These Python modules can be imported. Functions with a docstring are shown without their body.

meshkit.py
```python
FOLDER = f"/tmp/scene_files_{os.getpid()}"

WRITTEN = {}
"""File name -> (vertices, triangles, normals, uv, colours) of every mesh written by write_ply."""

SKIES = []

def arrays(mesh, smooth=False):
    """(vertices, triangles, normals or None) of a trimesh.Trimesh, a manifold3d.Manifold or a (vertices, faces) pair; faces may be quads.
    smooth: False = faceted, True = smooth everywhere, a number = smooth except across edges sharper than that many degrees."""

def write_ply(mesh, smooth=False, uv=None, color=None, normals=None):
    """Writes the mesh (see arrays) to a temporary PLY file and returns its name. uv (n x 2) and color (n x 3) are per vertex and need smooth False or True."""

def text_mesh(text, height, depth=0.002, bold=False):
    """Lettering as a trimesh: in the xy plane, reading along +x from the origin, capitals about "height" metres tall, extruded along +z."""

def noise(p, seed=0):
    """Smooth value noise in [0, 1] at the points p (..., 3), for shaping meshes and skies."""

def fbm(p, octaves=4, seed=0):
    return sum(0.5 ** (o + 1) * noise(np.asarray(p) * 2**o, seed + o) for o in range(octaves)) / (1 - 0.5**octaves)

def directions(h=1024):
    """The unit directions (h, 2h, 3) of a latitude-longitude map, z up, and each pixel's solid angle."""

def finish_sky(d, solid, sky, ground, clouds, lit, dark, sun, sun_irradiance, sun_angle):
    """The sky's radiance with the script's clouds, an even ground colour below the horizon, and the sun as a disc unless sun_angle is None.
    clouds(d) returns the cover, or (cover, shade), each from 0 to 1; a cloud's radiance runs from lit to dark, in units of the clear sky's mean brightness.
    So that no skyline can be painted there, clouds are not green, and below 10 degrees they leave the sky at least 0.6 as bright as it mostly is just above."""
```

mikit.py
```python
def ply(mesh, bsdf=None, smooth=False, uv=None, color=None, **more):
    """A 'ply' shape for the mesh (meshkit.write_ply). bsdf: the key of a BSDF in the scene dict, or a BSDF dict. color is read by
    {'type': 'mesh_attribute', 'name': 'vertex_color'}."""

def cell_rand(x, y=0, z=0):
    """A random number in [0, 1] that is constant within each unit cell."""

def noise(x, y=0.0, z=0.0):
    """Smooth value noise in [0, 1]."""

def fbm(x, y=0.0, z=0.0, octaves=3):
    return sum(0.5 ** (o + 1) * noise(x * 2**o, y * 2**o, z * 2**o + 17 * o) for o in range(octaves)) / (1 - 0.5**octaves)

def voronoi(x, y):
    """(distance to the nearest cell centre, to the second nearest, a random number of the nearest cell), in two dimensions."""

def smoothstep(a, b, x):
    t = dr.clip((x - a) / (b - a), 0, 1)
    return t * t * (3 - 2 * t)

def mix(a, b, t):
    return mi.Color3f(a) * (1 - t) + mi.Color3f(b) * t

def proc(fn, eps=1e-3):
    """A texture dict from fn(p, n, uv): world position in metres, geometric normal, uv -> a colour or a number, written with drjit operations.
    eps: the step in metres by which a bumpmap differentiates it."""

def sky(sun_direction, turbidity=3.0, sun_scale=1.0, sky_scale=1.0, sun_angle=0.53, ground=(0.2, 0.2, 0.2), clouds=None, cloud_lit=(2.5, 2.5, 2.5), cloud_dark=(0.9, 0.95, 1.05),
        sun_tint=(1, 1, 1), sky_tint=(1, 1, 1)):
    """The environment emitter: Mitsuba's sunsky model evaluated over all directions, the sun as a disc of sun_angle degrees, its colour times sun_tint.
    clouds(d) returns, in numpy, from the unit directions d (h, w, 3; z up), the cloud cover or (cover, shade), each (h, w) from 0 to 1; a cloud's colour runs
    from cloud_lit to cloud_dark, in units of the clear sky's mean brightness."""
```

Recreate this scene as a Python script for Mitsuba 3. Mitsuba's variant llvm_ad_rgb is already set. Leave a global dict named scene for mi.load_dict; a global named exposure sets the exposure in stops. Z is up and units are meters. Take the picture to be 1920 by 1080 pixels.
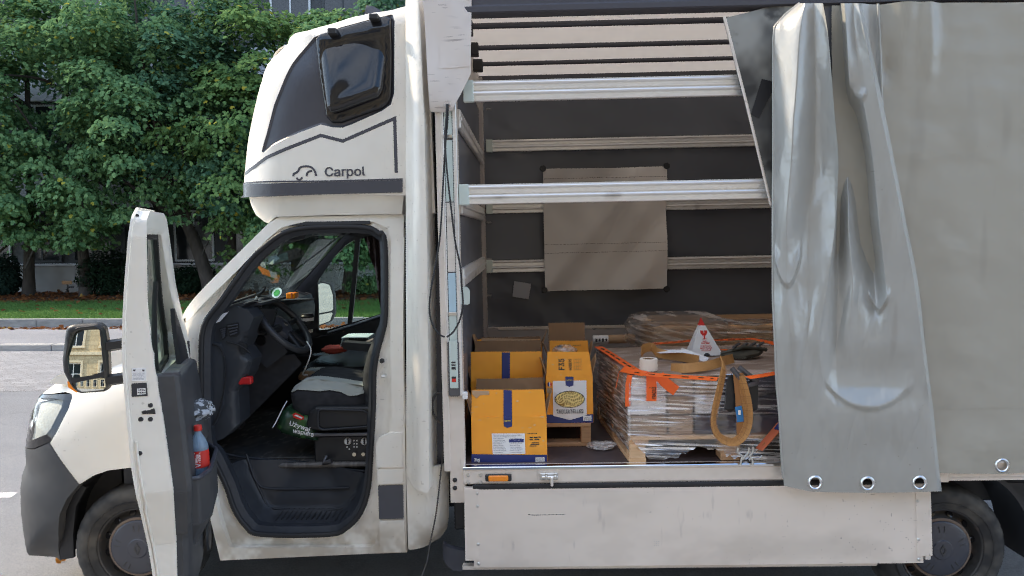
import math, random
import numpy as np
import trimesh, shapely
import drjit as dr
import mitsuba as mi
import mikit, meshkit
from mikit import proc, noise, fbm, cell_rand, smoothstep, mix
from shapely.geometry import Polygon, LineString, Point, box as sbox
from shapely.ops import unary_union
from scipy.spatial import Delaunay
from scipy.interpolate import PchipInterpolator

scene, labels = {}, {}
T = mi.ScalarTransform4f
rng = np.random.default_rng(7)
random.seed(7)

# ------------------------------------------------------------------ camera, sky, exposure
FOC = 1420.0
_Y = np.array([.0197, -.0725, 1.0]); _Y /= np.linalg.norm(_Y)
_X = np.array([1, -.0179, -.0202]); _X -= _X @ _Y * _Y; _X /= np.linalg.norm(_X)
_D = np.cross(_Y, _X)
ROT = np.array([_X, _Y, -_D]).T
CAM = np.array([0, -3.85, 2.04])
_fwd, _up = ROT.T @ [0, 0, 1], ROT.T @ [0, -1, 0]
scene['camera'] = {'type': 'perspective', 'fov': math.degrees(2 * math.atan(960 / FOC)), 'fov_axis': 'x', 'near_clip': 0.05, 'far_clip': 400.0,
                   'to_world': T().look_at(origin=CAM.tolist(), target=(CAM + _fwd).tolist(), up=_up.tolist())}
exposure = 3.78


def sky_clouds(d):
    n = meshkit.fbm(d * 2.6 + 3.0, 4, 5)
    return np.clip((n - .42) * 4, 0, 1) * .55, np.clip((n - .55) * 2.0, 0, .5)


scene['sky'] = mikit.sky((-.72, .14, .68), turbidity=3, sun_scale=0.31, sun_angle=2.5, clouds=sky_clouds, cloud_lit=(2.3, 2.3, 2.3), cloud_dark=(1.0, 1.04, 1.1), sky_tint=(1.04, 1.0, .94))

# ------------------------------------------------------------------ helpers


def at(px, py, Y):
    """The point at depth Y behind the truck's side that the photograph shows at this pixel."""
    d = ROT.T @ np.array([(px - 960) / FOC, (py - 540) / FOC, 1.0])
    return CAM + d * (Y - CAM[1]) / d[1]


def atp(px, py, P, N):
    d = ROT.T @ np.array([(px - 960) / FOC, (py - 540) / FOC, 1.0])
    return CAM + d * ((np.asarray(P, float) - CAM) @ N) / (d @ N)


def atz(px, py, z):
    d = ROT.T @ np.array([(px - 960) / FOC, (py - 540) / FOC, 1.0])
    return CAM + d * (z - CAM[2]) / d[2]


def S(pts, Y=0.0):
    """Side outline: pixels to (x, z) at depth Y; a third entry overrides Y (a number or a function of x, z)."""
    out = []
    for p in pts:
        y = p[2] if len(p) > 2 else Y
        if callable(y):
            q = at(p[0], p[1], .1)
            for _ in range(4):
                q = at(p[0], p[1], float(y(np.array([q[0]]), np.array([q[2]]))[0]))
        else:
            q = at(p[0], p[1], y)
            if len(p) > 2 and p[0] < 140 and .32 < y < .385:         # the rounded nose swells past its outline, so the outline is drawn in
                q = q + [.033, 0, 0]
        out.append((q[0], q[2]))
    return out


def P(pts, Y=0.0, r=0.0, holes=()):
    p = Polygon(S(pts, Y), [S(h, Y) for h in holes]).buffer(0)
    return fillet(p, r) if r else p


def fillet(p, r):
    return p.buffer(-r, quad_segs=6).buffer(2 * r, quad_segs=6).buffer(-r, quad_segs=6)


def resample(ring, s):
    c = np.asarray(ring.coords)[:-1]
    out = []
    for a, b in zip(c, np.roll(c, -1, 0)):
        n = max(1, int(math.ceil(np.linalg.norm(b - a) / s)))
        out += [a + (b - a) * k / n for k in range(n)]
    return np.array(out)


def rnd(line, R, depth):
    """Depth function that rounds a panel off towards a line (an edge of it)."""
    def f(a, b):
        d = shapely.distance(shapely.points(a, b), line)
        t = np.clip(1 - d / R, 0, 1)
        return depth * (1 - np.sqrt(np.maximum(1 - t * t, 0)))
    return f


class Frame:
    def __init__(s, O, A, B, N):
        s.O, s.A, s.B, s.N = (np.asarray(v, float) for v in (O, A, B, N))

    def __call__(s, a, b, n=0.0):
        a, b, n = np.broadcast_arrays(np.asarray(a, float), b, n)
        return s.O + a[..., None] * s.A + b[..., None] * s.B - n[..., None] * s.N


def side(Y):
    return Frame((0, Y, 0), (1, 0, 0), (0, 0, 1), (0, -1, 0))


def panel(poly, fr=0.0, f=None, thick=.02, s=.05, sb=None, rings=(), back=True):
    """A sheet with the outline poly in the frame's plane, pushed back by f(a, b), with edges thick deep."""
    if not isinstance(fr, Frame):
        fr = side(fr)
    parts = list(getattr(poly, 'geoms', [poly]))
    out = []
    for p in parts:
        sb_ = sb or s
        loops = [resample(r, sb_) for r in [p.exterior, *p.interiors]]
        pts = [np.vstack(loops)]
        for d in rings:
            q = p.buffer(-d)
            for g in getattr(q, 'geoms', [q]):
                if g.area > 0:
                    pts += [resample(r, sb_) for r in [g.exterior, *g.interiors]]
        x0, y0, x1, y1 = p.bounds
        gx, gy = np.meshgrid(np.arange(x0 + s / 2, x1, s), np.arange(y0 + s / 2, y1, s))
        gx = gx + (np.arange(gx.shape[0]) % 2)[:, None] * s * .5
        g = np.c_[gx.ravel(), gy.ravel()]
        m = max(rings) if rings else 0
        if len(g):
            inner = p.buffer(-(m + .45 * sb_ + .1 * s))
            g = g[shapely.contains_xy(inner, g[:, 0], g[:, 1])]
        nb = len(pts[0])
        v = np.vstack([*pts, g])
        tri = Delaunay(v).simplices
        c = v[tri].mean(1)
        tri = tri[shapely.contains_xy(p.buffer(1e-7), c[:, 0], c[:, 1])]
        e1, e2 = v[tri[:, 1]] - v[tri[:, 0]], v[tri[:, 2]] - v[tri[:, 0]]
        cr = e1[:, 0] * e2[:, 1] - e1[:, 1] * e2[:, 0]
        tri = np.where((cr < 0)[:, None], tri[:, ::-1], tri)[np.abs(cr) > 1e-12]
        n = f(v[:, 0], v[:, 1]) if f else np.zeros(len(v))
        V, Fc = [fr(v[:, 0], v[:, 1], n)], [tri]
        k = len(v)
        if thick:
            if back:
                V.append(fr(v[:, 0], v[:, 1], n + thick)); Fc.append(tri[:, ::-1] + k); k += len(v)
            o = 0
            for L in loops:
                i = np.arange(len(L)); j = (i + 1) % len(L)
                a = fr(L[:, 0], L[:, 1], n[o:o + len(L)]); b = fr(L[:, 0], L[:, 1], n[o:o + len(L)] + thick)
                V += [a, b]
                Fc += [np.c_[i, i + len(L), j] + k, np.c_[j, i + len(L), j + len(L)] + k]
                k += 2 * len(L); o += len(L)
        out.append((np.vstack(V), np.vstack(Fc)))
    return join(out)


def join(ms):
    V, Fs, k = [], [], 0
    for m in ms:
        v, f = (np.asarray(m.vertices), np.asarray(m.faces)) if hasattr(m, 'vertices') else m
        if f.shape[1] == 4:
            f = np.vstack([f[:, [0, 1, 2]], f[:, [0, 2, 3]]])
        V.append(v); Fs.append(f + k); k += len(v)
    return np.vstack(V), np.vstack(Fs)


def extr(poly, fr, n0, n1):
    """poly extruded from depth n0 to n1 behind the frame (flat, few triangles)."""
    if not isinstance(fr, Frame):
        fr = side(fr)
    ms = []
    for p in getattr(poly, 'geoms', [poly]):
        if p.area < 1e-9:
            continue
        m = trimesh.creation.extrude_polygon(p, 1.0, engine='earcut')
        v = np.asarray(m.vertices)
        ms.append((fr(v[:, 0], v[:, 1], n1 + (n0 - n1) * v[:, 2]), np.asarray(m.faces)))
    return join(ms)


def bx(x0, x1, y0, y1, z0, z1, b=.004):
    lo, hi = np.minimum([x0, y0, z0], [x1, y1, z1]), np.maximum([x0, y0, z0], [x1, y1, z1])
    b = min(b, .49 * float((hi - lo).min()))
    if b <= 0:
        m = trimesh.creation.box(bounds=[lo, hi]); return np.asarray(m.vertices), np.asarray(m.faces)
    pts = []
    for c in np.ndindex(2, 2, 2):
        p = np.where(np.array(c) == 0, lo, hi); d = np.where(np.array(c) == 0, 1, -1)
        for k in range(3):
            q = p + d * b; q[k] = p[k]; pts.append(q)
    m = trimesh.convex.convex_hull(np.array(pts))
    return np.asarray(m.vertices), np.asarray(m.faces)


def hull(pts):
    m = trimesh.convex.convex_hull(np.array(pts, float)); return np.asarray(m.vertices), np.asarray(m.faces)


def move(m, M=None, t=(0, 0, 0)):
    v, f = m if not hasattr(m, 'vertices') else (np.asarray(m.vertices), np.asarray(m.faces))
    v = np.asarray(v, float)
    if M is not None:
        v = v @ np.asarray(M).T
    return v + np.asarray(t), f


def spline(pts, n=8):
    """Catmull-Rom through the points."""
    p = np.asarray(pts, float)
    if len(p) < 3:
        return p
    q = np.vstack([2 * p[0] - p[1], p, 2 * p[-1] - p[-2]]); out = []
    for i in range(1, len(q) - 2):
        for t in np.arange(n) / n:
            out.append(.5 * (2 * q[i] + (q[i + 1] - q[i - 1]) * t + (2 * q[i - 1] - 5 * q[i] + 4 * q[i + 1] - q[i + 2]) * t * t + (3 * q[i] - q[i - 1] - 3 * q[i + 1] + q[i + 2]) * t ** 3))
    return np.vstack([out, p[-1:]])


def tube(pts, r, n=10, closed=False, cap=True):
    p = np.asarray(pts, float); r = np.broadcast_to(r, (len(p),))
    t = (np.roll(p, -1, 0) - np.roll(p, 1, 0)) if closed else np.gradient(p, axis=0)
    t /= np.linalg.norm(t, axis=1, keepdims=True) + 1e-12
    a = np.zeros_like(p); u = np.array([0, 0, 1.]) if abs(t[0, 2]) < .9 else np.array([1., 0, 0])
    for i in range(len(p)):
        u = u - u @ t[i] * t[i]; u /= np.linalg.norm(u) + 1e-12; a[i] = u
    b = np.cross(t, a); g = np.arange(n) * 2 * np.pi / n
    v = (p[:, None] + r[:, None, None] * (np.cos(g)[None, :, None] * a[:, None] + np.sin(g)[None, :, None] * b[:, None])).reshape(-1, 3)
    m = len(p); I = np.arange(m if closed else m - 1); i, j = np.meshgrid(I, np.arange(n), indexing='ij'); i2 = (i + 1) % m; j2 = (j + 1) % n
    q = np.stack([i * n + j, i * n + j2, i2 * n + j2, i2 * n + j], -1).reshape(-1, 4)
    f = np.vstack([q[:, [0, 1, 2]], q[:, [0, 2, 3]]])
    if cap and not closed:
        k = len(v); v = np.vstack([v, p[0], p[-1]]); e = np.arange(n)
        f = np.vstack([f, np.c_[np.full(n, k), (e + 1) % n, e], np.c_[np.full(n, k + 1), (m - 1) * n + e, (m - 1) * n + (e + 1) % n]])
    return v, f


def ribbon(pts, wid, w, th=.003):
    """A strap: a band of width w along pts whose width points along the vectors wid."""
    p = np.asarray(pts, float); d = np.broadcast_to(np.asarray(wid, float), p.shape).copy()
    t = np.gradient(p, axis=0); t /= np.linalg.norm(t, axis=1, keepdims=True)
    d -= (d * t).sum(1, keepdims=True) * t; d /= np.linalg.norm(d, axis=1, keepdims=True)
    n = np.cross(t, d); w = np.broadcast_to(w, (len(p),))[:, None]
    v = np.stack([p - d * w / 2 - n * th / 2, p + d * w / 2 - n * th / 2, p + d * w / 2 + n * th / 2, p - d * w / 2 + n * th / 2], 1).reshape(-1, 3)
    f = []
    for i in range(len(p) - 1):
        for k in range(4):
            a, b = i * 4 + k, i * 4 + (k + 1) % 4
            f += [[a, b, b + 4], [a, b + 4, a + 4]]
    e = (len(p) - 1) * 4
    f += [[0, 2, 1], [0, 3, 2], [e, e + 1, e + 2], [e, e + 2, e + 3]]
    return v, np.array(f)


def lathe(prof, C, ax, n=48):
    """prof: (radius, along) pairs turned about the axis ax through C."""
    ax = np.asarray(ax, float) / np.linalg.norm(ax)
    a = np.cross(ax, [0, 0, 1] if abs(ax[2]) < .9 else [1, 0, 0]); a /= np.linalg.norm(a); b = np.cross(ax, a)
    g = np.arange(n) * 2 * np.pi / n; pr = np.asarray(prof, float)
    v = (np.asarray(C) + pr[:, None, 0:1] * (np.cos(g)[None, :, None] * a + np.sin(g)[None, :, None] * b) + pr[:, None, 1:2] * ax).reshape(-1, 3)
    i, j = np.meshgrid(np.arange(len(pr) - 1), np.arange(n), indexing='ij'); j2 = (j + 1) % n
    q = np.stack([i * n + j, i * n + j2, (i + 1) * n + j2, (i + 1) * n + j], -1).reshape(-1, 4)
    return v, np.vstack([q[:, [0, 1, 2]], q[:, [0, 2, 3]]])


def text(s, fr, a, b, h, n=0.0, bold=False, depth=.0012, ang=0.0, width=None):
    """Lettering lying on a frame's plane, its baseline starting at (a, b)."""
    m = meshkit.text_mesh(s, h, depth, bold)
    v = np.asarray(m.vertices).copy()
    if width:
        v[:, 0] *= width / v[:, 0].max()
    c, q = math.cos(ang), math.sin(ang)
    x, y = v[:, 0] * c - v[:, 1] * q + a, v[:, 0] * q + v[:, 1] * c + b
    return fr(x, y, n - v[:, 2]), np.asarray(m.faces)


def num(key):
    if key not in scene and key not in labels:
        return key
    k = 1
    while f'{key}_{k:03d}' in scene or f'{key}_{k:03d}' in labels:
        k += 1
    return f'{key}_{k:03d}'


def add(key, mesh, m, parent=None, smooth=30, label=None, **kw):
    while parent and parent.count('__') > 1:      # thing > part > sub-part, no deeper
        parent = parent.rsplit('__', 1)[0]
    key = num(f'{parent}__{key}' if parent else key)
    scene[key] = mikit.ply(mesh, m, smooth=smooth, **kw)
    if label:
        labels[key] = {'label': label}
    return key


def thing(key, label, cat, group=None):
    key = num(key); labels[key] = {'label': label, 'category': cat}
    if group:
        labels[key]['group'] = group
    return key


def struct(key, mesh, m, smooth=30, kind='structure', **kw):
    key = num(key); scene[key] = mikit.ply(mesh, m, smooth=smooth, **kw); labels[key] = {'kind': kind}
    return key


# ------------------------------------------------------------------ materials
def mat(name, d, two=True):
    scene[name] = {'type': 'twosided', 'bsdf': d} if two else d
    return name


def rgb(*c):
    return {'type': 'rgb', 'value': [float(x) for x in c]}


def pr(name, c, rough=.5, bump=None, **kw):
    d = {'type': 'principled', 'base_color': c if isinstance(c, dict) else rgb(*c), 'roughness': rough, **kw}
    if bump:
        d = {'type': 'bumpmap', 'arbitrary': proc(bump[0], bump[2] if len(bump) > 2 else 1e-3), 'scale': bump[1], 'bsdf': d}
    return mat(name, d)


def f_white(p, n, uv):
    d = fbm(p.x * 3, p.y * 3, p.z * 2.2, 4)
    st = fbm(p.x * 22, p.y * 22, p.z * 3.0, 3)
    c = mix((.77, .725, .64), (.65, .605, .53), smoothstep(.52, .8, d) * .55 + smoothstep(.6, .85, st) * .3)
    low = smoothstep(.66, .40, p.z + .10 * (noise(p.x * 6, p.z * 5) - .5)) * smoothstep(.25, .62, fbm(p.x * 14, p.y * 9, p.z * 11, 3))
    c = mix(c, (.42, .35, .26), low * .75)
    sp = smoothstep(.86, .93, noise(p.x * 95, p.y * 95, p.z * 70)) * smoothstep(.55, .75, fbm(p.x * 2, p.z * 2, 3.1, 2))
    return mix(c, (.30, .25, .19), sp * .4)


pr('white_paint', proc(f_white), .22, clearcoat=1.0, clearcoat_gloss=.92, specular=.5)


def f_alupanel(p, n, uv):
    d = fbm(p.x * 2.5, p.y, p.z * 5, 4)
    st = fbm(p.x * 30, p.y * 3, p.z * 7, 3)
    c = mix((.76, .685, .61), (.66, .595, .525), smoothstep(.4, .75, d))
    c = mix(c, (.40, .37, .35), smoothstep(.70, .9, st) * .4)
    sp = smoothstep(.92, .97, noise(p.x * 70, p.z * 90, 2.0)) * smoothstep(.45, .7, fbm(p.x * 3, p.z * 3, 6.0, 2))
    c = mix(c, (.40, .34, .28), smoothstep(.62, .34, p.z) * smoothstep(.42, .72, fbm(p.x * 9, p.z * 13, 3.0, 4)) * .14)
    rub = smoothstep(.60, .78, fbm(p.x * 1.7, p.z * 16, 8.0, 3)) * smoothstep(.5, .65, noise(p.x * 1.3, p.z * 2.1, 4.0))
    c = mix(c, (.86, .80, .73), rub * .35)
    return mix(c, (.27, .24, .22), sp * .6)


pr('alu_panel', proc(f_alupanel), .38, metallic=.25, specular=.5, bump=(lambda p, n, uv: fbm(p.x * 2.3, p.y * 2.3, p.z * 3.1, 2), .012, 4e-3))


def f_alu(p, n, uv):
    st = fbm(p.x * 6, p.y * 30, p.z * 160, 3)
    d = fbm(p.x * 9, p.y * 4, p.z * 9, 3)
    c = mix((.86, .845, .82), (.66, .645, .62), st * .6)
    return mix(c, (.30, .28, .27), smoothstep(.68, .88, d) * .45)


pr('aluminium', proc(f_alu), .33, metallic=.55, specular=.5)
pr('alu_end', (.55, .62, .57), .45)
pr('steel', (.62, .62, .6), .25, metallic=.9)
pr('chrome', (.8, .8, .8), .08, metallic=1.0)
pr('dark_steel', (.12, .12, .13), .35, metallic=.6)


def f_dark(p, n, uv):
    return mix((.035, .037, .042), (.065, .064, .064), fbm(p.x * 9, p.y * 9, p.z * 9, 3))


pr('dark_plastic', proc(f_dark), .52, bump=(lambda p, n, uv: noise(p.x * 420, p.y * 420, p.z * 420), .0006, 5e-4))
pr('black_plastic', (.018, .019, .022), .42)
pr('black_gloss', (.012, .012, .014), .06, specular=.6)
pr('seal_rubber', (.016, .016, .018), .55)


def f_cabtrim(p, n, uv):
    g = fbm(p.x * 7, p.y * 7, p.z * 7, 3)
    return mix((.018, .021, .028), (.036, .040, .049), g)


pr('cab_trim', proc(f_cabtrim), .5)
pr('dash_trim', (.034, .038, .046), .45)


def f_mat_floor(p, n, uv):
    g = fbm(p.x * 9, p.y * 5, p.z * 3, 4); s = fbm(p.x * 40, p.y * 14, 1.0, 3)
    return mix((.085, .08, .076), (.26, .235, .21), smoothstep(.45, .85, g) * .5 + smoothstep(.55, .8, s) * .35)


pr('floor_mat', proc(f_mat_floor), .42)


def f_podgrey(p, n, uv):
    return mix((.048, .051, .064), (.062, .064, .078), fbm(p.x * 5, p.y * 5, p.z * 5, 3))


pr('pod_grey', proc(f_podgrey), .33, clearcoat=.3)
pr('stripe_grey', (.065, .065, .078), .4)


def f_tyre(p, n, uv):
    return mix((.026, .026, .027), (.085, .078, .068), smoothstep(.3, .8, fbm(p.x * 12, p.y * 8, p.z * 12, 3)))


pr('tyre_rubber', proc(f_tyre), .7)


def f_rim(p, n, uv):
    g = fbm(p.x * 16, p.y * 10, p.z * 16, 3)
    return mix((.05, .048, .047), (.20, .13, .09), smoothstep(.55, .85, g) * .6)


pr('rim_dark', proc(f_rim), .5, metallic=.2)
pr('rim_rust', (.17, .125, .095), .7)


# PVC tarpaulin: its own grime, woven relief
def f_tarp(p, n, uv):
    g = fbm(p.x * 2.4, p.y * 2, p.z * 1.6, 4); st = fbm(p.x * 14, 1.0, p.z * 2.0, 3)
    c = mix((.295, .294, .272), (.35, .35, .325), g)
    c = mix(c, (.22, .205, .18), smoothstep(.62, .85, st) * .4)
    sp = smoothstep(.90, .95, noise(p.x * 55, p.y * 20, p.z * 46)) * smoothstep(.5, .7, fbm(p.x * 2.2, p.z * 2.2, 9.0, 2)) * .45
    return mix(c, (.2, .18, .15), sp)


def b_tarp(p, n, uv):
    return fbm(p.x * 7, p.y * 7, p.z * 5, 3) * .8 + .2 * noise(p.x * 60, p.y * 60, p.z * 60)


pr('tarp_grey', proc(f_tarp), .27, bump=(b_tarp, .004, 3e-3), specular=.9, clearcoat=1.0)
scene['tarp_grey']['bsdf']['bsdf']['clearcoat_gloss'] = .82


def f_tarp2(p, n, uv):
    g = fbm(p.x * 1.6, p.y * 2, p.z * 1.9, 4); st = fbm(p.x * 11, 1.0, p.z * 1.6, 3); low = smoothstep(1.5, .8, p.z + .3 * noise(p.x * 3, p.z * 3))
    c = mix((.335, .318, .268), (.375, .358, .306), g)
    c = mix(c, (.235, .22, .19), smoothstep(.62, .88, st) * .3)
    return mix(c, (.24, .215, .185), low * smoothstep(.35, .7, fbm(p.x * 5, p.z * 7, 4.0, 3)) * .3)


pr('tarp_hanging', proc(f_tarp2), .30, bump=(lambda p, n, uv: fbm(p.x * 5, p.y * 5, p.z * 9, 3), .008, 3e-3), specular=.5, clearcoat=.35)


def f_tarpin(p, n, uv):
    g = fbm(p.x * 5, p.y * 3, p.z * 4, 4); s = fbm(p.x * 17, p.z * 22, 2.0, 3)
    c = mix((.06, .06, .058), (.30, .30, .275), smoothstep(.30, .72, g))
    return mix(c, (.03, .03, .03), smoothstep(.58, .8, fbm(p.x * 9, p.z * 11, 5.0, 4)) * .85)


pr('tarp_inside_dirty', proc(f_tarpin), .5)


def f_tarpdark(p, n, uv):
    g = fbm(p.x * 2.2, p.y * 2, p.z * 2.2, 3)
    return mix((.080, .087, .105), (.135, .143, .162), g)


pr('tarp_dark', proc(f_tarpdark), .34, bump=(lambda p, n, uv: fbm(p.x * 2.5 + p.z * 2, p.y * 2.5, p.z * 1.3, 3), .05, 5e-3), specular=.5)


def f_tarpwhite(p, n, uv):
    g = fbm(p.x * 4, p.y * 4, p.z * 3, 4)
    c = mix((.66, .60, .55), (.52, .46, .41), smoothstep(.35, .8, g))
    s = smoothstep(.80, .86, noise(p.x * 14 + p.z * 9, p.z * 150, 1.0)) * smoothstep(.5, .7, noise(p.x * 9, p.z * 11, 8.0))
    return mix(c, (.25, .21, .19), s * .6)


pr('tarp_white', proc(f_tarpwhite), .5, bump=(lambda p, n, uv: fbm(p.x * 4, p.y * 4, p.z * 3, 3), .02, 4e-3))
mat('roof_sheet', {'type': 'principledthin', 'base_color': rgb(.70, .675, .645), 'roughness': .6, 'diff_trans': 1.15}, False)


def f_sheet(p, n, uv):
    g = fbm(p.x * 1.6 + p.z, p.z * .8, 4.0, 3)
    return mix((.70, .655, .605), (.50, .465, .43), smoothstep(.35, .7, g))


pr('sheet_beige', proc(f_sheet), .5)
pr('frame_beige', (.42, .38, .36), .45, metallic=.2)


def f_cargofloor(p, n, uv):
    g = fbm(p.x * 3, p.y * 3, 1.0, 4); s = fbm(p.x * 12, p.y * 50, 1.0, 3)
    return mix((.055, .042, .045), (.12, .095, .09), smoothstep(.35, .8, g) * .7 + s * .2)


pr('ply_floor', proc(f_cargofloor), .45)


def f_orange(p, n, uv):
    g = fbm(p.x * 6, p.y * 6, p.z * 6, 3)
    s = smoothstep(.80, .9, noise(p.x * 45, p.y * 45, p.z * 70)) * smoothstep(.5, .65, fbm(p.x * 7, p.y * 7, p.z * 7, 2))
    return mix(mix((.93, .385, .035), (.82, .31, .025), g), (.62, .48, .30), s * .6)


pr('box_orange', proc(f_orange), .42, bump=(lambda p, n, uv: fbm(p.x * 8, p.y * 8, p.z * 8, 3), .012, 3e-3))


def f_card(p, n, uv):
    g = fbm(p.x * 8, p.y * 8, p.z * 8, 3); c = noise(p.x * 240, p.y * 240, 3.0)
    return mix((.34, .20, .105), (.27, .155, .08), g * .8 + c * .2)


pr('cardboard', proc(f_card), .75)
pr('print_blue', (.022, .035, .16), .38)
pr('print_white', (.78, .76, .74), .45)
pr('print_ink', (.03, .03, .035), .5)
pr('print_grey', (.38, .38, .40), .5)
pr('print_yellow', (.8, .6, .05), .5)
pr('print_red', (.62, .03, .02), .45)


def f_pasta(p, n, uv):
    a = dr.sin((p.x * 3 + noise(p.x * 25, p.z * 25) * .12) * 180) ; b = dr.sin((p.z * 2 - p.x + noise(p.x * 20, p.z * 30, 5.0) * .16) * 170)
    v = dr.maximum(a, b)
    return mix((.30, .17, .03), (.85, .66, .25), smoothstep(-.2, .9, v))


pr('print_pasta', proc(f_pasta), .4)


def f_wood(p, n, uv):
    r = fbm(p.x * 3, p.y * 40, p.z * 60, 3); k = fbm(p.x * 9, p.y * 9, p.z * 9, 3)
    return mix((.46, .27, .14), (.30, .165, .085), smoothstep(.3, .8, r) * .7 + smoothstep(.6, .8, k) * .3)


pr('pallet_wood', proc(f_wood), .75)


def f_woodpale(p, n, uv):
    r = fbm(p.x * 3, p.y * 40, p.z * 60, 3); k = fbm(p.x * 9, p.y * 9, p.z * 9, 3)
    return mix((.66, .43, .24), (.48, .29, .15), smoothstep(.3, .8, r) * .7 + smoothstep(.6, .8, k) * .3)


pr('pallet_pale', proc(f_woodpale), .75)
pr('tape_orange', (.88, .13, .015), .35)
pr('hi_vis_ink', (.06, .02, .01), .5)


def f_strap(p, n, uv):
    w = dr.sin(p.x * 900) * dr.sin((p.z + p.y) * 900)
    g = fbm(p.x * 12, p.y * 12, p.z * 12, 3)
    return mix((.56, .28, .085), (.30, .135, .04), g * .6 + .2 + w * .15)


pr('strap_amber', proc(f_strap), .7, sheen=.4)
pr('strap_red', (.58, .14, .06), .7)
pr('strap_thread', (.33, .15, .05), .8)
pr('blue_tag', (.03, .18, .42), .5)
pr('masking_tape', (.72, .63, .52), .6)
pr('glass_green', (.02, .06, .05), .05)
mat('pane', {'type': 'thindielectric', 'int_ior': 1.5}, False)
# lightly tinted cab glass with a film of dust
mat('cab_glass', {'type': 'blendbsdf', 'weight': proc(lambda p, n, uv: .015 + .03 * smoothstep(.5, .8, fbm(p.x * 6, p.y * 6, p.z * 6, 3))),
                  'a': {'type': 'thindielectric', 'int_ior': 1.25, 'specular_reflectance': rgb(.35, .38, .40), 'specular_transmittance': rgb(.78, .88, .83)},
                  'b': {'type': 'twosided', 'bsdf': {'type': 'diffuse', 'reflectance': rgb(.10, .12, .115)}}}, False)
mat('door_glass', {'type': 'blendbsdf', 'weight': .12,
                   'a': {'type': 'thindielectric', 'int_ior': 1.5, 'specular_transmittance': rgb(.42, .58, .52)},
                   'b': {'type': 'twosided', 'bsdf': {'type': 'diffuse', 'reflectance': rgb(.10, .14, .13)}}}, False)
mat('mirror_glass', {'type': 'conductor', 'material': 'none', 'specular_reflectance': rgb(.86, .90, .84)})
mat('lamp_glass', {'type': 'blendbsdf', 'weight': .02, 'a': {'type': 'thindielectric', 'int_ior': 1.18}, 'b': {'type': 'twosided', 'bsdf': {'type': 'diffuse', 'reflectance': rgb(.8, .8, .8)}}}, False)


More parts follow.
